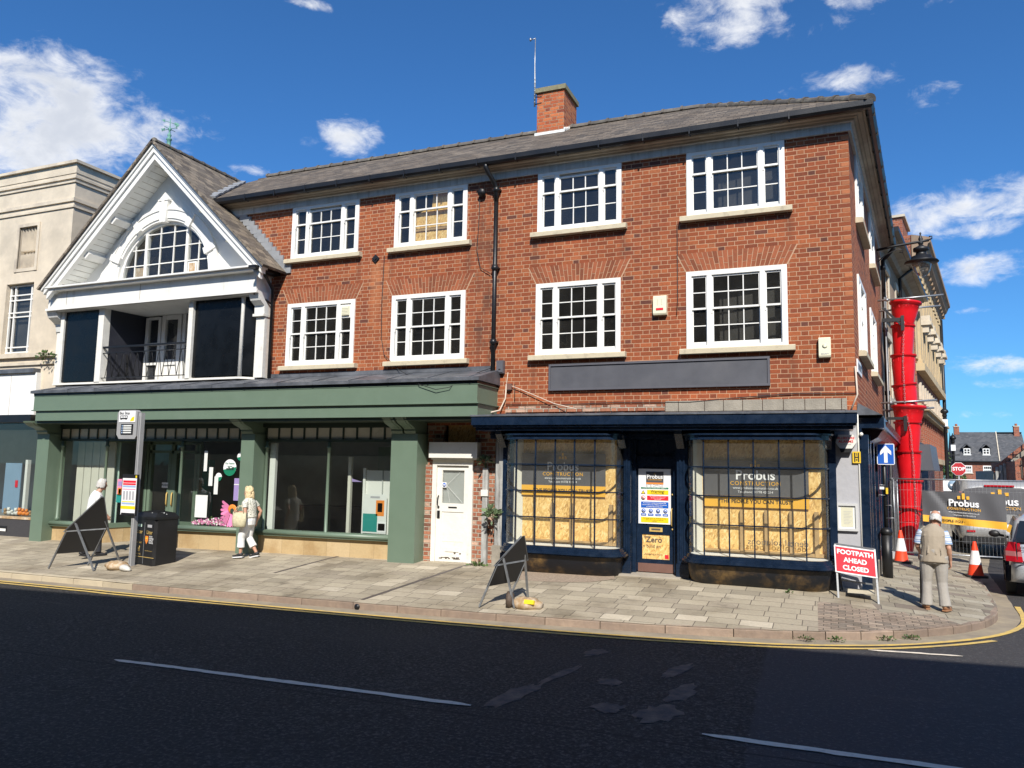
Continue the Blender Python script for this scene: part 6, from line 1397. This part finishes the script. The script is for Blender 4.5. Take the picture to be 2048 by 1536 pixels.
def ex2(t,c):
    mb=MB('sign_yellow'); mb.obox(c+V((.10,-.13,.12)),(.16,0,0),(0,.02,.06),(0,-.06,.02)); mb.build('yellow_label',t)
    mb=MB('sack_dark'); mb.lathe(c+V((-.26,-.05,.12)),[(.13,-.05),(.14,0),(.1,.05)],12,ax=V((1,.2,0))); mb.build('dark_tie',t)
sack('printed sandbag with yellow label over the foot of the smaller folding road sign',(-4.58,-3.05,.09),(.26,.17,.11),'sack',ex2)
# footpath sign
t=thing('footpath_closed_sign','red FOOTPATH AHEAD CLOSED sign on a folding frame by the corner','sign',(.3,-.8,.27))
mb=MB('dull_steel'); u=V((-.03,.28,1)).normalized()
F1,F2=V((.01,-.80,gpz(.01,-.8))),V((.60,-.86,gpz(.6,-.86))); T1=F1+u*.90; T2=F2+u*.88; Bk1,Bk2=V((.08,-.16,gpz(.08,-.16))),V((.56,-.2,gpz(.56,-.2)))
for a,b_ in ((F1,T1),(F2,T2),(Bk1,T1),(Bk2,T2)): q=MB('dull_steel'); q.bar(a,b_,.028,.028); q.build('leg',t)
mb.bar(Bk1.lerp(T1,.25),Bk2.lerp(T2,.25),.025); mb.build('crossbar',t); mb=MB('dull_steel'); mb.bar(T1,T2,.03); mb.build('crossbar',t)
ex=(T2-T1).normalized(); nn=ex.cross(u).normalized()
def on(a,b_,off=0): return F1+ex*a+u*b_+nn*(.02+off)
mb=MB('sign_white'); mb.prism([on(-.02,.43),on(.61,.43),on(.61,.875),on(-.02,.875)],nn*.01); mb.prism([on(.0,.45,.011),on(.59,.45,.011),on(.59,.855,.011),on(.0,.855,.011)],nn*.002,'sign_red')
for i,s in enumerate(('FOOTPATH','AHEAD','CLOSED')): mb.text(s,on(.295,.775-.125*i,.014),.104,xd=ex,ud=u,m='sign_white',off=.004,sp=1.02)
mb.build('plate',t)
# traffic cones
def cone(label,x,y,z,rot):
    t=thing('traffic_cone',label,'traffic cone',(x,y,z),'traffic cones by the mesh fence')
    mb=MB('rubber'); T=Matrix.Translation((x,y,z))@Matrix.Rotation(rot,4,'Z'); mb.T=T; mb.prism([(-.2,-.16,0),(-.16,-.2,0),(.16,-.2,0),(.2,-.16,0),(.2,.16,0),(.16,.2,0),(-.16,.2,0),(-.2,.16,0)],(0,0,.045)); mb.build('base',t)
    mb=MB('cone_orange'); mb.lathe((x,y,z),[(.155,.04),(.15,.06),(.118,.27)],20,cap=False); mb.lathe((x,y,z),[(.068,.56),(.035,.73),(.03,.75),(.0,.75)],20,cap=False); mb.build('cone_body',t)
    mb=MB('cone_white'); mb.lathe((x,y,z),[(.121,.27),(.07,.56)],20,cap=False); mb.build('reflective_sleeve',t)
cone('left orange and white traffic cone in front of the red chute',1.40,5.75,gpz(1.4,5.75),.2); cone('right orange and white traffic cone in front of the van',2.74,4.6,gpz(2.7,4.6),.1)
# bus stop
t=thing('bus_stop','grey bus stop pole with timetable and display sign by the litter bin','bus stop',(-14.12,-2.2,.04))
mb=MB('grey_post'); mb.box(-14.17,-14.09,-2.25,-2.15,.0,3.38); mb.box(-14.14,-14.13,-2.255,-2.25,.1,3.3,'dull_steel'); mb.build('pole',t)
mb=MB('grey_post'); mb.prism([(-14.80,-2.26,2.90),(-14.72,-2.26,2.80),(-14.24,-2.26,2.80),(-14.2,-2.26,2.86),(-14.2,-2.26,3.40),(-14.26,-2.26,3.44),(-14.74,-2.26,3.44),(-14.80,-2.26,3.38)],(0,.1,0)); mb.build('display_case',t)
mb=MB('sign_white'); mb.box(-14.74,-14.25,-2.272,-2.262,3.17,3.42); mb.text('Bus Stop',(-14.72,-2.272,3.37),.085,m='sign_black',al='LEFT',off=.002)
mb.box(-14.70,-14.48,-2.278,-2.272,3.24,3.32,'sign_black')
for i in range(4): mb.box(-14.68+.05*i,-14.645+.05*i,-2.281,-2.278,3.265,3.305,'sign_white')
mb.box(-14.68,-14.66,-2.278,-2.272,3.22,3.24,'sign_black'); mb.box(-14.53,-14.51,-2.278,-2.272,3.22,3.24,'sign_black'); mb.prism([(-14.4,-2.276,3.19),(-14.28,-2.276,3.2),(-14.27,-2.276,3.3),(-14.35,-2.276,3.27)],(0,.003,0),'sign_yellow'); mb.build('header_plate',t)
mb=MB('black_matte'); mb.box(-14.66,-14.30,-2.275,-2.262,2.90,3.13)
for i in range(4): mb.box(-14.58,-14.34,-2.28,-2.275,2.925+.05*i,2.955+.05*i,'paper'); mb.box(-14.63,-14.60,-2.28,-2.275,2.925+.05*i,2.955+.05*i,'cloth_blue')
mb.build('screen',t)
mb=MB('black_matte'); mb.box(-14.46,-14.00,-2.31,-2.27,1.13,2.02); mb.build('timetable_case',t)
mb=MB('sign_white'); y=-2.313; X0=-14.44; mb.box(X0,X0+.42,y,y+.004,1.15,1.94)
for a in [(.0,.42,1.94,2.0,'black_matte'),(.02,.40,1.84,1.89,'sign_red'),(.02,.40,1.79,1.83,'sign_red'),(.02,.40,1.74,1.78,'cloth_blue'),(.02,.40,1.69,1.71,'pink'),(.02,.4,1.42,1.44,'sign_yellow'),(.02,.4,1.37,1.41,'cloth_blue'),(.0,.42,1.27,1.34,'sign_yellow'),(.02,.42,1.15,1.19,'black_matte')]: mb.box(X0+a[0],X0+a[1],y-.002,y,a[2],a[3],a[4])
for i in range(4): mb.box(X0+.04+.09*i,X0+.10+.09*i,y-.002,y,1.47,1.66,'grey_text')
mb.box(X0+.38,X0+.42,y-.003,y,1.95,2.0,'sign_yellow'); mb.build('timetable',t)
# litter bin
t=thing('litter_bin','black twin litter bin with gold lettering beside the bus stop','litter bin',(-13.9,-1.85,.07)); bt=Matrix.Translation((-13.90,-1.80,.05))@Matrix.Rotation(R(-12),4,'Z')@Matrix.Diagonal((.84,.84,.98,1))
mb=MB('black_iron',bt); mb.prism([(-.48,-.26,0),(-.42,-.32,0),(.42,-.32,0),(.48,-.26,0),(.48,.3,0),(-.48,.3,0)],(0,0,1.03)); mb.build('body',t)
mb=MB('black_iron',bt); mb.loft([[(-.5,-.34,1.03),(.5,-.34,1.03),(.5,.32,1.03),(-.5,.32,1.03)],[(-.5,-.34,1.08),(.5,-.34,1.08),(.5,.32,1.08),(-.5,.32,1.08)],[(-.4,-.24,1.17),(.4,-.24,1.17),(.4,.24,1.17),(-.4,.24,1.17)],[(-.2,-.1,1.2),(.2,-.1,1.2),(.2,.1,1.2),(-.2,.1,1.2)]],True,None,False); mb.build('lid',t)
mb=MB('gold',bt); mb.box(-.485,.485,-.327,-.32,.19,.20); mb.box(-.02,.0,-.325,-.32,.05,.95,'dull_steel')
for x in (-.24,.23): mb.box(x-.12,x+.12,-.327,-.32,.84,.92,'black_matte'); mb.box(x-.10,x+.10,-.33,-.327,.85,.91,'pale_green' if x<0 else 'grey_text')
mb.text('Litter',(.23,-.322,.74),.12,m='gold',off=.001); mb.text('Litter',(-.23,-.322,.74),.12,m='gold',off=.001)
mb.text('DOG WASTE',(-.24,-.322,.50),.045,m='gold'); mb.text('ACCEPTED',(-.24,-.322,.25),.045,m='gold'); 
mb.box(-.28,-.2,-.326,-.322,.36,.39,'gold'); mb.box(-.28,-.265,-.326,-.322,.31,.36,'gold'); mb.box(-.215,-.2,-.326,-.322,.31,.36,'gold'); mb.box(-.21,-.18,-.326,-.322,.39,.43,'gold')
for i,s in enumerate(('SOUTH','KESTEVEN','DISTRICT','COUNCIL')): mb.text(s,(.22,-.322,.65-.045*i),.045,m='sign_white',al='LEFT',off=.001)
mb.prism([(.05,-.322,.66),(.18,-.322,.66),(.18,-.322,.56),(.115,-.322,.48),(.05,-.322,.56)],(0,-.004,0),'orange'); mb.box(.07,.16,-.329,-.326,.6,.62,'sign_yellow'); mb.text('www.southkesteven.gov.uk',(.23,-.322,.34),.03,m='gold'); mb.build('lettering',t)
mb=MB('cone_white',bt)
for i in range(14): mb.ball((random.uniform(.0,.42),random.uniform(-.25,.1),1.13+random.random()*.04),.022,6,sq=(1.4,1,.4))
mb.build('bird_droppings',t)
# black post with one way sign, bollard base
t=thing('one_way_sign','blue one way arrow sign on a black post at the corner','sign',(.93,2.5,.3)); mb=MB('black_iron'); mb.tube([(.93,2.5,.2),(.93,2.5,1.15)],.095,14); mb.lathe((.93,2.5,1.12),[(.10,0),(.115,.04),(.115,.08),(.09,.12),(.04,.15)],14); mb.tube([(.93,2.5,1.2),(.93,2.5,2.9)],.038,10); mb.build('post',t)
mb=MB('galv'); 
for z,s in ((1.45,.14),(1.7,.10),(1.9,-.12),(2.1,-.1)): mb.tube([(.93,2.45,z),(.93+s,2.43,z+.01),(.93+s,2.43,z-.05)],.008,6)
mb.box(.83,.91,2.40,2.46,2.02,2.07,'sign_white'); mb.box(.94,.98,2.40,2.46,1.93,2.05,'hyd_yellow'); mb.build('brackets',t)
mb=MB('sign_white'); X0,X1,Z0,Z1=.80,1.12,2.51,2.93; y=2.42
mb.prism([(X0+.02,y,Z0),(X1-.02,y,Z0),(X1,y,Z0+.02),(X1,y,Z1-.02),(X1-.02,y,Z1),(X0+.02,y,Z1),(X0,y,Z1-.02),(X0,y,Z0+.02)],(0,.01,0)); mb.box(X0+.015,X1-.015,y-.003,y,Z0+.015,Z1-.015,'sign_blue'); cx=(X0+X1)/2
mb.prism([(cx-.032,y-.004,Z0+.04),(cx+.032,y-.004,Z0+.04),(cx+.032,y-.004,Z0+.25),(cx+.1,y-.004,Z0+.19),(cx+.1,y-.004,Z0+.27),(cx,y-.004,Z1-.035),(cx-.1,y-.004,Z0+.27),(cx-.1,y-.004,Z0+.19),(cx-.032,y-.004,Z0+.25)],(0,-.003,0)); mb.build('plate',t)
# wall lamp
t=thing('wall_lamp','black ornate wall lamp on a long bracket over the side street','street lamp',(1.25,8.0,8.4)); LY=8.0; LX=2.30
mb=MB('black_iron'); mb.tube([(1.2,LY,8.42),(1.7,LY,8.50),(LX+.0,LY,8.56),(LX+.2,LY,8.58)],.035,8); mb.tube([(LX+.18,LY,8.58),(LX+.27,LY,8.62),(LX+.27,LY,8.68),(LX+.2,LY,8.68)],.018,6)
mb.tube([(1.25,LY,8.1),(1.45,LY,8.28),(1.75,LY,8.40),(1.88,LY,8.38),(1.86,LY,8.30),(1.78,LY,8.32)],.014,6); mb.lathe((LX,LY,8.45),[(.03,0),(.07,.06),(.04,.12),(.06,.18),(.035,.24),(.015,.3),(.03,.33),(.0,.38)],10); mb.build('bracket',t)
mb=MB('black_iron'); mb.lathe((LX,LY,7.98),[(.42,.0),(.40,.035),(.26,.09),(.24,.17),(.14,.2),(.12,.3),(.19,.32),(.19,.4),(.10,.44),(.03,.5)],20); mb.build('hood',t)
mb=MB('bowl_glass'); mb.lathe((LX,LY,7.6),[(.02,.0),(.12,.04),(.2,.16),(.235,.32),(.235,.38)],16,cap=False); mb.build('bowl',t)
# rubbish chute
def on_px(): pass
ct=thing('rubbish_chute','tall red plastic rubble chute hanging beside the brick building','rubble chute',(1.75,8,.4))
path_=[(1.88,7.0),(1.80,6.2),(1.79,5.3),(1.80,4.35),(1.84,4.12),(1.81,3.2),(1.80,2.3),(1.80,1.5),(1.76,.5)]
segs=[(1.88,6.93,.34,.24,.60,True),(1.80,6.30,.27,.22,.85,False),(1.78,5.50,.29,.22,.95,False),(1.77,4.72,.28,.21,.85,False),(1.86,4.14,.37,.27,.55,True),(1.82,3.72,.31,.24,.95,False),(1.81,2.95,.30,.23,.90,False),(1.81,2.20,.30,.24,.85,False),(1.79,1.48,.28,.22,.75,False)]
for i,(x,zt,r0,r1,L,hop) in enumerate(segs):
    mb=MB('red_plastic'); nx=segs[i+1][0] if i+1<len(segs) else 1.70; ax_=V((nx-x,0,-.78)).normalized(); c=V((x,8.0,zt))
    prof=[(r0+.03,0),(r0+.03,.05),(r0,.06),(r0*.97,.1),(r0*.9+r1*.1,L*.3),(r1,L)] if not hop else [(r0+.05,-.0),(r0+.06,.03),(r0+.05,.06),(r0,.09),(r0*.92,.28),(r1,L)]
    mb.lathe(c,prof,24,ax=ax_,cap=False)
    for k in range(12):
        a=2*PI*k/12; rr=r0*.95; mb.obox(c+ax_*.13+V((math.cos(a)*rr,math.sin(a)*rr,0)),(.02,0,0),(0,.02,0),(0,0,.1))
    if i==len(segs)-1: mb.lathe(c+ax_*L*.98,[(r1,0),(r1*.75,.25),(.13,.42),(.17,.5)],20,ax=V((-.0,0,-1)),cap=False)
    mb.build('chute_section',ct)
mb=MB('galv')
def chain(pts):
    P_=[V(p) for p in pts]
    for a,b_ in zip(P_,P_[1:]):
        n=int((b_-a).length/.055)
        for i in range(n):
            c=a.lerp(b_,(i+.5)/n); s=V((.014,0,0)) if i%2 else V((0,.014,0)); mb.tube([c+V((0,0,.03))+s,c+V((0,0,-.03))+s],.006,4); mb.tube([c+V((0,0,.03))-s,c+V((0,0,-.03))-s],.006,4)
chain([(1.80,7.66,6.4),(1.74,7.68,5.2),(1.76,7.7,4.0),(1.86,7.63,3.4),(1.90,7.66,2.4),(1.92,7.7,1.6),(1.90,7.72,.7)]); mb.build('chain',ct)
mb=MB('black_iron'); mb.box(1.28,1.75,7.62,7.68,6.35,6.45); mb.bar((1.3,7.65,6.75),(1.78,7.65,6.2),.05); mb.box(1.72,1.80,7.6,7.66,6.1,6.5); mb.build('hanging_frame',ct); mb=MB('black_iron'); mb.box(1.3,1.75,7.62,7.68,3.75,3.82); mb.box(1.70,1.78,7.6,7.68,3.45,3.85); mb.build('hanging_frame',ct)
t=thing('scaffold_tubes','four horizontal scaffold tubes holding the red chute off the wall','scaffold tubes',(1.3,8,4))
for z,yy in ((6.96,7.75),(6.80,8.4),(4.20,7.75),(4.05,8.4)): mb=MB('galv'); mb.tube([(1.15,yy,z),(2.75 if z>6 else 2.5,yy,z+.06)],.026,8); mb.ball((1.42,yy,z+.01),.05,8); mb.build('tube',t)
mb=MB('dull_steel'); mb.tube([(1.38,8.0,.4),(1.38,8.0,7.1)],.026,8); mb.build('upright',t)
# mesh fence
ft=thing('mesh_fence','galvanised mesh site fence panels across the side street','fence',(1.3,7,.3))
def panel(p0,p1,z0=.42,z1=2.22):
    p0,p1=V((*p0,0)),V((*p1,0)); mb=MB('galv'); up=V((0,0,1)); a,b_=p0+up*z0,p1+up*z0; c,d=p0+up*z1,p1+up*z1
    mb.tube([a,c],.019,8); mb.tube([b_,d],.019,8); mb.tube([c,d],.019,8); mb.tube([a,b_],.019,8); n=int((p1-p0).length/.075); dv=(p1-p0)/n
    for i in range(1,n): q=p0+dv*i; mb.bar(q+up*z0,q+up*z1,.004)
    for z in (.75,1.15,1.55,1.95): mb.bar(p0+up*z,p1+up*z,.005)
    mb.build('mesh_panel',ft)
panel((1.36,6.9),(4.2,6.75)); panel((4.24,6.75),(7.0,6.6)); panel((1.34,6.95),(1.18,8.6)); panel((1.45,7.0),(1.28,8.9))
for x,y in ((1.36,6.9),(4.22,6.75)): mb=MB('grey_render'); mb.box(x-.12,x+.12,y-.35,y+.35,.28,.42); mb.build('foot_block',ft)
# banner on the fence
bt_=thing('company_banner','dark construction company banner with orange stripe tied to the mesh fence','banner',(2.9,6.8,1.1))
z0_=1.12; 
mb=MB('banner_grey'); nx,nz=36,14
def bp(u,v_,o=0):
    x=1.98+u*1.74; z=(1.20-.13*u)+(1.94-.04*u-(1.20-.13*u))*v_; y=6.80-.08*u-.02*0+.018*math.sin(u*17+v_*3)*(1-v_*.5)+.03*math.exp(-((u-(.15+.35*(1-v_)))*16)**2)
    return V((x,y-.03-o,z))
g=[[bp(i/nx,j/nz) for i in range(nx+1)] for j in range(nz+1)]
for j in range(nz):
    for i in range(nx): mb.add([g[j][i],g[j][i+1],g[j+1][i+1],g[j+1][i]],[(0,1,2,3)],'amber' if j<3 else 'banner_grey',True)
mb.build('sheet',bt_)
mb=MB('sign_white')
def btext(s,u,v_,size,m,off=0.,sp=1.):
    a=bp(u-.02,v_); b_=bp(u+.02,v_); xd=(b_-a).normalized(); mb.text(s,bp(u,v_,.035),size,xd=xd,ud=(0,0,1),m=m,off=off,sp=sp)
btext('Probus',.50,.665,.225,'sign_white',.006); btext('CONSTRUCTION',.50,.49,.083,'amber',.001,1.12); btext('www.probusconstruction.co.uk',.50,.385,.05,'sign_white'); btext('Telephone: 01778 420214',.50,.30,.046,'sign_white'); btext('"THE PEOPLE YOU CAN TRUST"',.44,.105,.082,'sign_black',.002)
for dx_,h in ((-.055,.10),(0,.19),(.055,.10)): c=bp(.50+dx_,.82,.03); mb.box(c.x-.03,c.x+.03,c.y-.003,c.y,c.z-.02,c.z-.02+h*.75,'amber')
mb.build('lettering',bt_)
# small red and white sign leaning behind the man
t=thing('small_red_sign','narrow red and white sign standing behind the elderly man','sign',(2.0,4.2,.35)); mb=MB('sign_white'); T_=Matrix.Translation((1.98,4.2,.35))@Matrix.Rotation(R(62),4,'Z'); mb.T=T_; mb.box(-.22,.22,-.01,.01,.45,1.2); mb.box(-.19,.19,-.013,-.01,.48,1.17,'sign_red'); mb.build('plate',t); mb=MB('black_iron',T_); mb.bar((-.2,0,0),(-.2,0,1.1),.03); mb.bar((.2,0,0),(.2,0,1.1),.03); mb.bar((.2,.35,0),(.2,0,1.1),.03); mb.build('frame',t)
# stop sign
t=thing('stop_sign','red octagonal STOP sign on a pole beyond the fence','sign',(3.72,14,.3)); mb=MB('dull_steel'); mb.tube([(3.72,14,.2),(3.72,14,2.75)],.035,8); mb.build('pole',t)
mb=MB('sign_white'); o=[(math.cos(R(22.5+45*i)),math.sin(R(22.5+45*i))) for i in range(8)]; mb.prism([(3.72+.225*a,13.95,2.55+.225*b_) for a,b_ in o],(0,.01,0)); mb.prism([(3.72+.21*a,13.945,2.55+.21*b_) for a,b_ in o],(0,-.004,0),'stop_red'); mb.text('STOP',(3.72,13.94,2.55),.155,m='sign_white',off=.005,sx=.95); mb.build('plate',t)
# black street lamps
def lampcol(label,x,y,h):
    t=thing('street_lamp',label,'street lamp',(x,y,.3),'black street lamps down the side street'); mb=MB('black_iron'); mb.lathe((x,y,.2),[(.16,0),(.15,.5),(.10,.7),(.085,1.5),(.07,h-.6),(.1,h-.55),(.06,h-.5)],12); mb.build('column',t)
    mb=MB('black_iron'); mb.lathe((x,y,h-.3),[(.09,0),(.12,.1),(.1,.2),(.2,.28),(.17,.38),(.12,.42),(.04,.5),(.02,.6)],10); mb.box(x-.12,x+.12,y-.1,y+.1,h-.75,h-.4,'sign_white'); mb.bar((x,y,h-2.2),(x+.6,y,h-2.2),.04); mb.build('lantern',t)
lampcol('tall black street lamp beyond the fence, nearest of the dark poles',5.28,30,5.6)
lampcol('black street lamp behind the tall one, half hidden by it',6.6,38,4.6)
for lab,x,y,z in (('small blue round road sign beyond the fence',4.55,22,1.95),):
    t=thing('road_sign',lab,'sign',(x,y,.3)); mb=MB('dull_steel'); mb.tube([(x,y,.2),(x,y,z)],.03,6); mb.build('pole',t); mb=MB('sign_white'); mb.box(x-.38,x+.38,y-.06,y-.04,z-.25,z+.2); mb.lathe((x,y-.06,z),[(.22,0),(.22,.01)],20,m='pale_blue',ax=V((0,-1,0))); mb.box(x-.12,x+.12,y-.08,y-.07,z-.03,z+.05); mb.build('plate',t)
# =====================================================  VEHICLES
def wheel(parent,c,r,w_,ax_):
    t=MB('tyre'); t.lathe(V(c)-V(ax_)*w_/2,[(r*.7,0),(r*.95,.0),(r,.03),(r,w_-.03),(r*.95,w_),(r*.7,w_)],24,ax=V(ax_)); ty=t.build('wheel',parent); q=MB('galv'); q.lathe(V(c)-V(ax_)*(w_/2+.005),[(.05,0),(r*.62,.01),(r*.66,.03),(r*.66,w_)],20,ax=V(ax_)); q.build('rim',ty)
def vehicle(name,label,cat,pos,hd,body_m,side,halfw,tumble,glassz,extra):
    """side: closed outline (y,z) of the body seen from the side; width narrows with height"""
    f=V((hd[0],hd[1],0)).normalized(); T=pframe(pos,(f.x,f.y)); t=thing(name,label,cat,pos); return t,T
ca=(math.sin(R(8.9)),math.cos(R(8.9)))
CP=(3.72,2.42,.06)
t,T=vehicle('parked_car','silver hatchback parked facing away at the right edge','car',CP,ca,None,None,0,0,0,None)
def hw(z,y): # half width of car by height
    b=.79-.02*max(0,(.35-z))*4
    if z>.85: b=.77-(z-.85)*.30
    if z>1.45: b-= (z-1.45)*2.2
    e=min(y,3.5-y); 
    if e<.35: b-=.16*((.35-e)/.35)**2
    return max(.05,b)
prof=[(.10,.28),(.03,.36),(.0,.50),(.0,.62),(.07,.66),(.10,.95),(.16,1.02),(.30,1.38),(.38,1.46),(.8,1.51),(1.5,1.52),(2.0,1.44),(2.62,1.04),(2.8,.98),(3.3,.85),(3.46,.7),(3.5,.5),(3.46,.32),(3.3,.25),(3.1,.25),(2.4,.25),(1.2,.25),(.5,.25),(.3,.25)]
mb=MB('car_silver',T); K=10; rings=[]
for k in range(-K,K+1):
    s=k/K; sx=math.copysign(abs(s)**.8,s); rings.append([V((hw(z,y)*sx,y-(0 if abs(s)<.5 else 0)+ (.10*abs(s)**6 if y<1 else -.1*abs(s)**6),z)) for y,z in prof])
mb.loft(rings,True,None,True,True); body=mb.build('body',t)
mb=MB('car_glass',T)
def onb(y,z,o=.006): return (-(hw(z,y)+o),y,z)
for sg in (-1,1):
    q=[(.34,1.0),(.42,1.36),(1.95,1.40),(2.45,1.03)]
    mb.add([(sg*(hw(z,y)+.008),y,z) for y,z in q],[(0,1,2,3)])
mb.add([(-.58,.095,1.03),(.58,.095,1.03),(.60,.15,1.10),(.52,.285,1.42),(-.52,.285,1.42),(-.60,.15,1.10)],[(0,1,2,3,4,5)])
mb.add([(-.62,2.66,1.06),(.62,2.66,1.06),(.54,2.05,1.42),(-.54,2.05,1.42)],[(0,1,2,3)]); mb.build('windows',t)
mb=MB('car_glass',T)
for sg in (-1,):
    pass
# headrest behind the rear window and tailgate lines
mb=MB('black_matte',T); mb.box(-.66,.66,-.012,.0,.635,.655); mb.box(-.5,.5,.055,.075,.66,.68); mb.add([(-.60,.06,.66),(-.585,.06,.66),(-.585,.10,1.02),(-.60,.10,1.02)],[(0,1,2,3)]); mb.build('shut_lines',t)
for sg in (-1,1):
    pr=[(.64,.02),(.66,.02)]
    for z0,z1,m in ((.66,.76,'tail_red'),(.76,.85,'tail_clear'),(.85,1.02,'tail_red')):
        mb=MB(m,T); A=[]
        for z in (z0,z1):
            k=(z-.66)/.36; yb=.045+.075*k; A.append([V((sg*(.50+.04*k),yb,z)),V((sg*(.62+.01*k),yb+.015,z)),V((sg*(hw(z,.2)+.012),.16+.06*k,z)),V((sg*(hw(z,.4)+.010),.30,z))])
        mb.loft(A,False,None,False,False); mb.build('tail_light',t)
mb=MB('black_matte',T)
for sg in (-1,1): mb.ball((sg*.93,2.2,1.04),.10,12,sq=(1.1,.6,.75)); mb.bar((sg*.76,2.25,1.0),(sg*.9,2.22,1.02),.06,.05)
mb.build('wing_mirror',t)
for y in (.62,2.85):
    for sg in (-1,1): wheel(t,T@V((sg*.70,y,.27)),.27,.17,T.to_3x3()@V((sg,0,0)))
mb=MB('black_matte',T)
for sg in (-1,1):
    for y in (.62,2.85): mb.add([(sg*(hw(.3,1)+.004),y+.33*math.cos(a),.27+.33*math.sin(a)) for a in [PI*i/12 for i in range(13)]],[tuple(range(13))])
mb.build('wheel_arches',t)
mb=MB('black_matte',T); mb.text('picanto',T.inverted()@(T@V((-.42,.05,.93))),.10,xd=(1,0,0),ud=(0,.2,1),m='black_matte',off=.001,lift=.012); mb.build('badge',t)
mb=MB('plate_yellow',T); mb.box(-.26,.26,.03,.045,.72,.83); mb.build('number_plate',t)
# van
vp_=(4.15,9.9,.3); va=(math.sin(R(4)),math.cos(R(4))); t,T=vehicle('company_van','silver panel van with dark tailgate parked behind the mesh fence','van',vp_,va,None,None,0,0,0,None)
def vw(z): return .98-.03*max(0,z-1.0)-(0 if z<1.7 else (z-1.7)*.5)
prof=[(.05,.32),(-.04,.4),(-.06,.62),(0,.7),(.03,1.0),(.10,1.65),(.18,1.84),(.35,1.90),(3.0,1.92),(3.6,1.75),(4.3,1.15),(4.9,.95),(5.0,.6),(4.95,.3),(.3,.28)]
mb=MB('van_silver',T); rings=[]
for k in range(-8,9):
    s=k/8; rings.append([V((vw(z)*math.copysign(abs(s)**.7,s),y+.12*abs(s)**8*(1 if y<2 else -1),z)) for y,z in prof])
mb.loft(rings,True); mb.build('body',t)
mb=MB('banner_grey',T); mb.add([(-.84,.015,1.02),(.84,.015,1.02),(.88,.02,1.1),(.84,.07,1.66),(.5,.08,1.72),(-.5,.08,1.72),(-.84,.07,1.66),(-.88,.02,1.1)],[(0,1,2,3,4,5,6,7)]); mb.build('dark_tailgate',t)
mb=MB('sign_white',T)
for dx_,h in ((-.16,.09),(0,.17),(.16,.09)): mb.box(.0+dx_-.045,.0+dx_+.045,.035,.05,1.50,1.50+h,'amber')
mb.text('Probus',(0,.03,1.34),.30,m='sign_white',off=.006,ud=(0,.08,1),lift=.02); mb.text('CONSTRUCTION',(0,.012,1.16),.12,m='amber',ud=(0,.08,1),lift=.02); mb.build('lettering',t)
mb=MB('tail_red',T); mb.box(-.35,.35,.10,.14,1.745,1.79); mb.box(-.82,-.62,-.07,-.05,.50,.55); mb.box(.62,.82,-.07,-.05,.5,.55)
mb.build('lights',t); mb=MB('black_matte',T); mb.box(-.9,.9,-.05,.3,.18,.34); mb.box(-.9,.9,-.045,0,.33,.36); mb.build('underside',t)
for sg in (-1,1): mb=MB('sign_white',T); mb.box(sg*.93-.03,sg*.93+.03,.02,.12,1.0,1.6,'tail_clear'); mb.build('tail_light',t)
mb=MB('plate_yellow',T); mb.box(-.50,.10,-.01,.01,.80,.93); mb.text('BP21 VVK',(-.2,-.012,.865),.125,m='sign_black',off=.002); mb.build('number_plate',t)
mb=MB('van_silver',T); mb.prism([(-.62,-.02,.76),(.62,-.02,.76),(.55,-.02,1.0),(-.55,-.02,1.0)],(0,.05,0)); mb.build('plate_recess',t)
for y in (.8,3.9):
    for sg in (-1,1): wheel(t,T@V((sg*.86,y,.33)),.33,.22,T.to_3x3()@V((sg,0,0)))
# =====================================================  PLANTS
def plant(name,label,c,n,spread,size,m='leaf',stems=3,cat='plant'):
    t=thing(name,label,cat,c); mb=MB('stem')
    for i in range(stems): mb.tube([V(c),V(c)+V((random.uniform(-.5,.5)*spread[0],random.uniform(-.5,.5)*spread[1],spread[2]*.5)),V(c)+V((random.uniform(-1,1)*spread[0],random.uniform(-1,.3)*spread[1],spread[2]*.9))],.006,5)
    mb.build('stems',t); mb=MB(m)
    leaves(mb,V(c)+V((0,0,spread[2]*.45)),n,(spread[0],spread[1],spread[2]*.6),size,m,.5); mb.build('leaves',t)
plant('buddleia','leafy buddleia sprouting from the timber casing left of the navy shopfront',(-6.42,-.32,1.25),90,(.17,.12,.26),.11,'leaf_grey',5)
plant('wild_plant','trailing green weed hanging off the cream building beside the gabled one',(-20.15,-.25,5.05),60,(.34,.12,.24),.10,'leaf',4)
plant('wild_plant','low green weeds at the foot of the wall right of the white door',(-6.75,-.28,.28),90,(.2,.1,.10),.06,'leaf',3)
plant('wild_plant','small grey green weed high beside the white door under the navy cornice',(-6.72,-.12,2.35),40,(.14,.1,.2),.10,'leaf_grey',3)
plant('weed','short weeds at the foot of the black granite shop base at far left',(-20.9,-.2,.05),90,(.5,.1,.07),.05,'leaf',2)
for i,(x,y,s) in enumerate([(-.42,-3.12,.16),(-.02,-2.98,.10),(.62,-2.58,.12),(.95,-2.35,.12)]):
    lab=['green weed clump in the kerb gutter, leftmost of the four by the corner','small weed in the gutter, second from left of the four by the corner','flat weed in the gutter, third from left of the four by the corner','weed tuft in the gutter, rightmost of the four by the corner'][i]
    plant('weed',lab,(x,y,.02),60,(s*random.uniform(.8,1.2),s*.4,.045),.035,'leaf',2)
plant('weed','tiny weed between paving slabs below the right bow window',(-.75,-.85,.31),30,(.07,.05,.04),.04,'leaf',1)
mb=MB('dull_steel'); 
pts=[(.15,-.75),(.55,-.78),(.56,-.45),(.16,-.42)]
mb.m='side_paving'; mb.poly([(x,y,pvz(x,y)+.008) for x,y in pts],'sill_stone'); tag(mb.build('service_cover'),kind='structure')
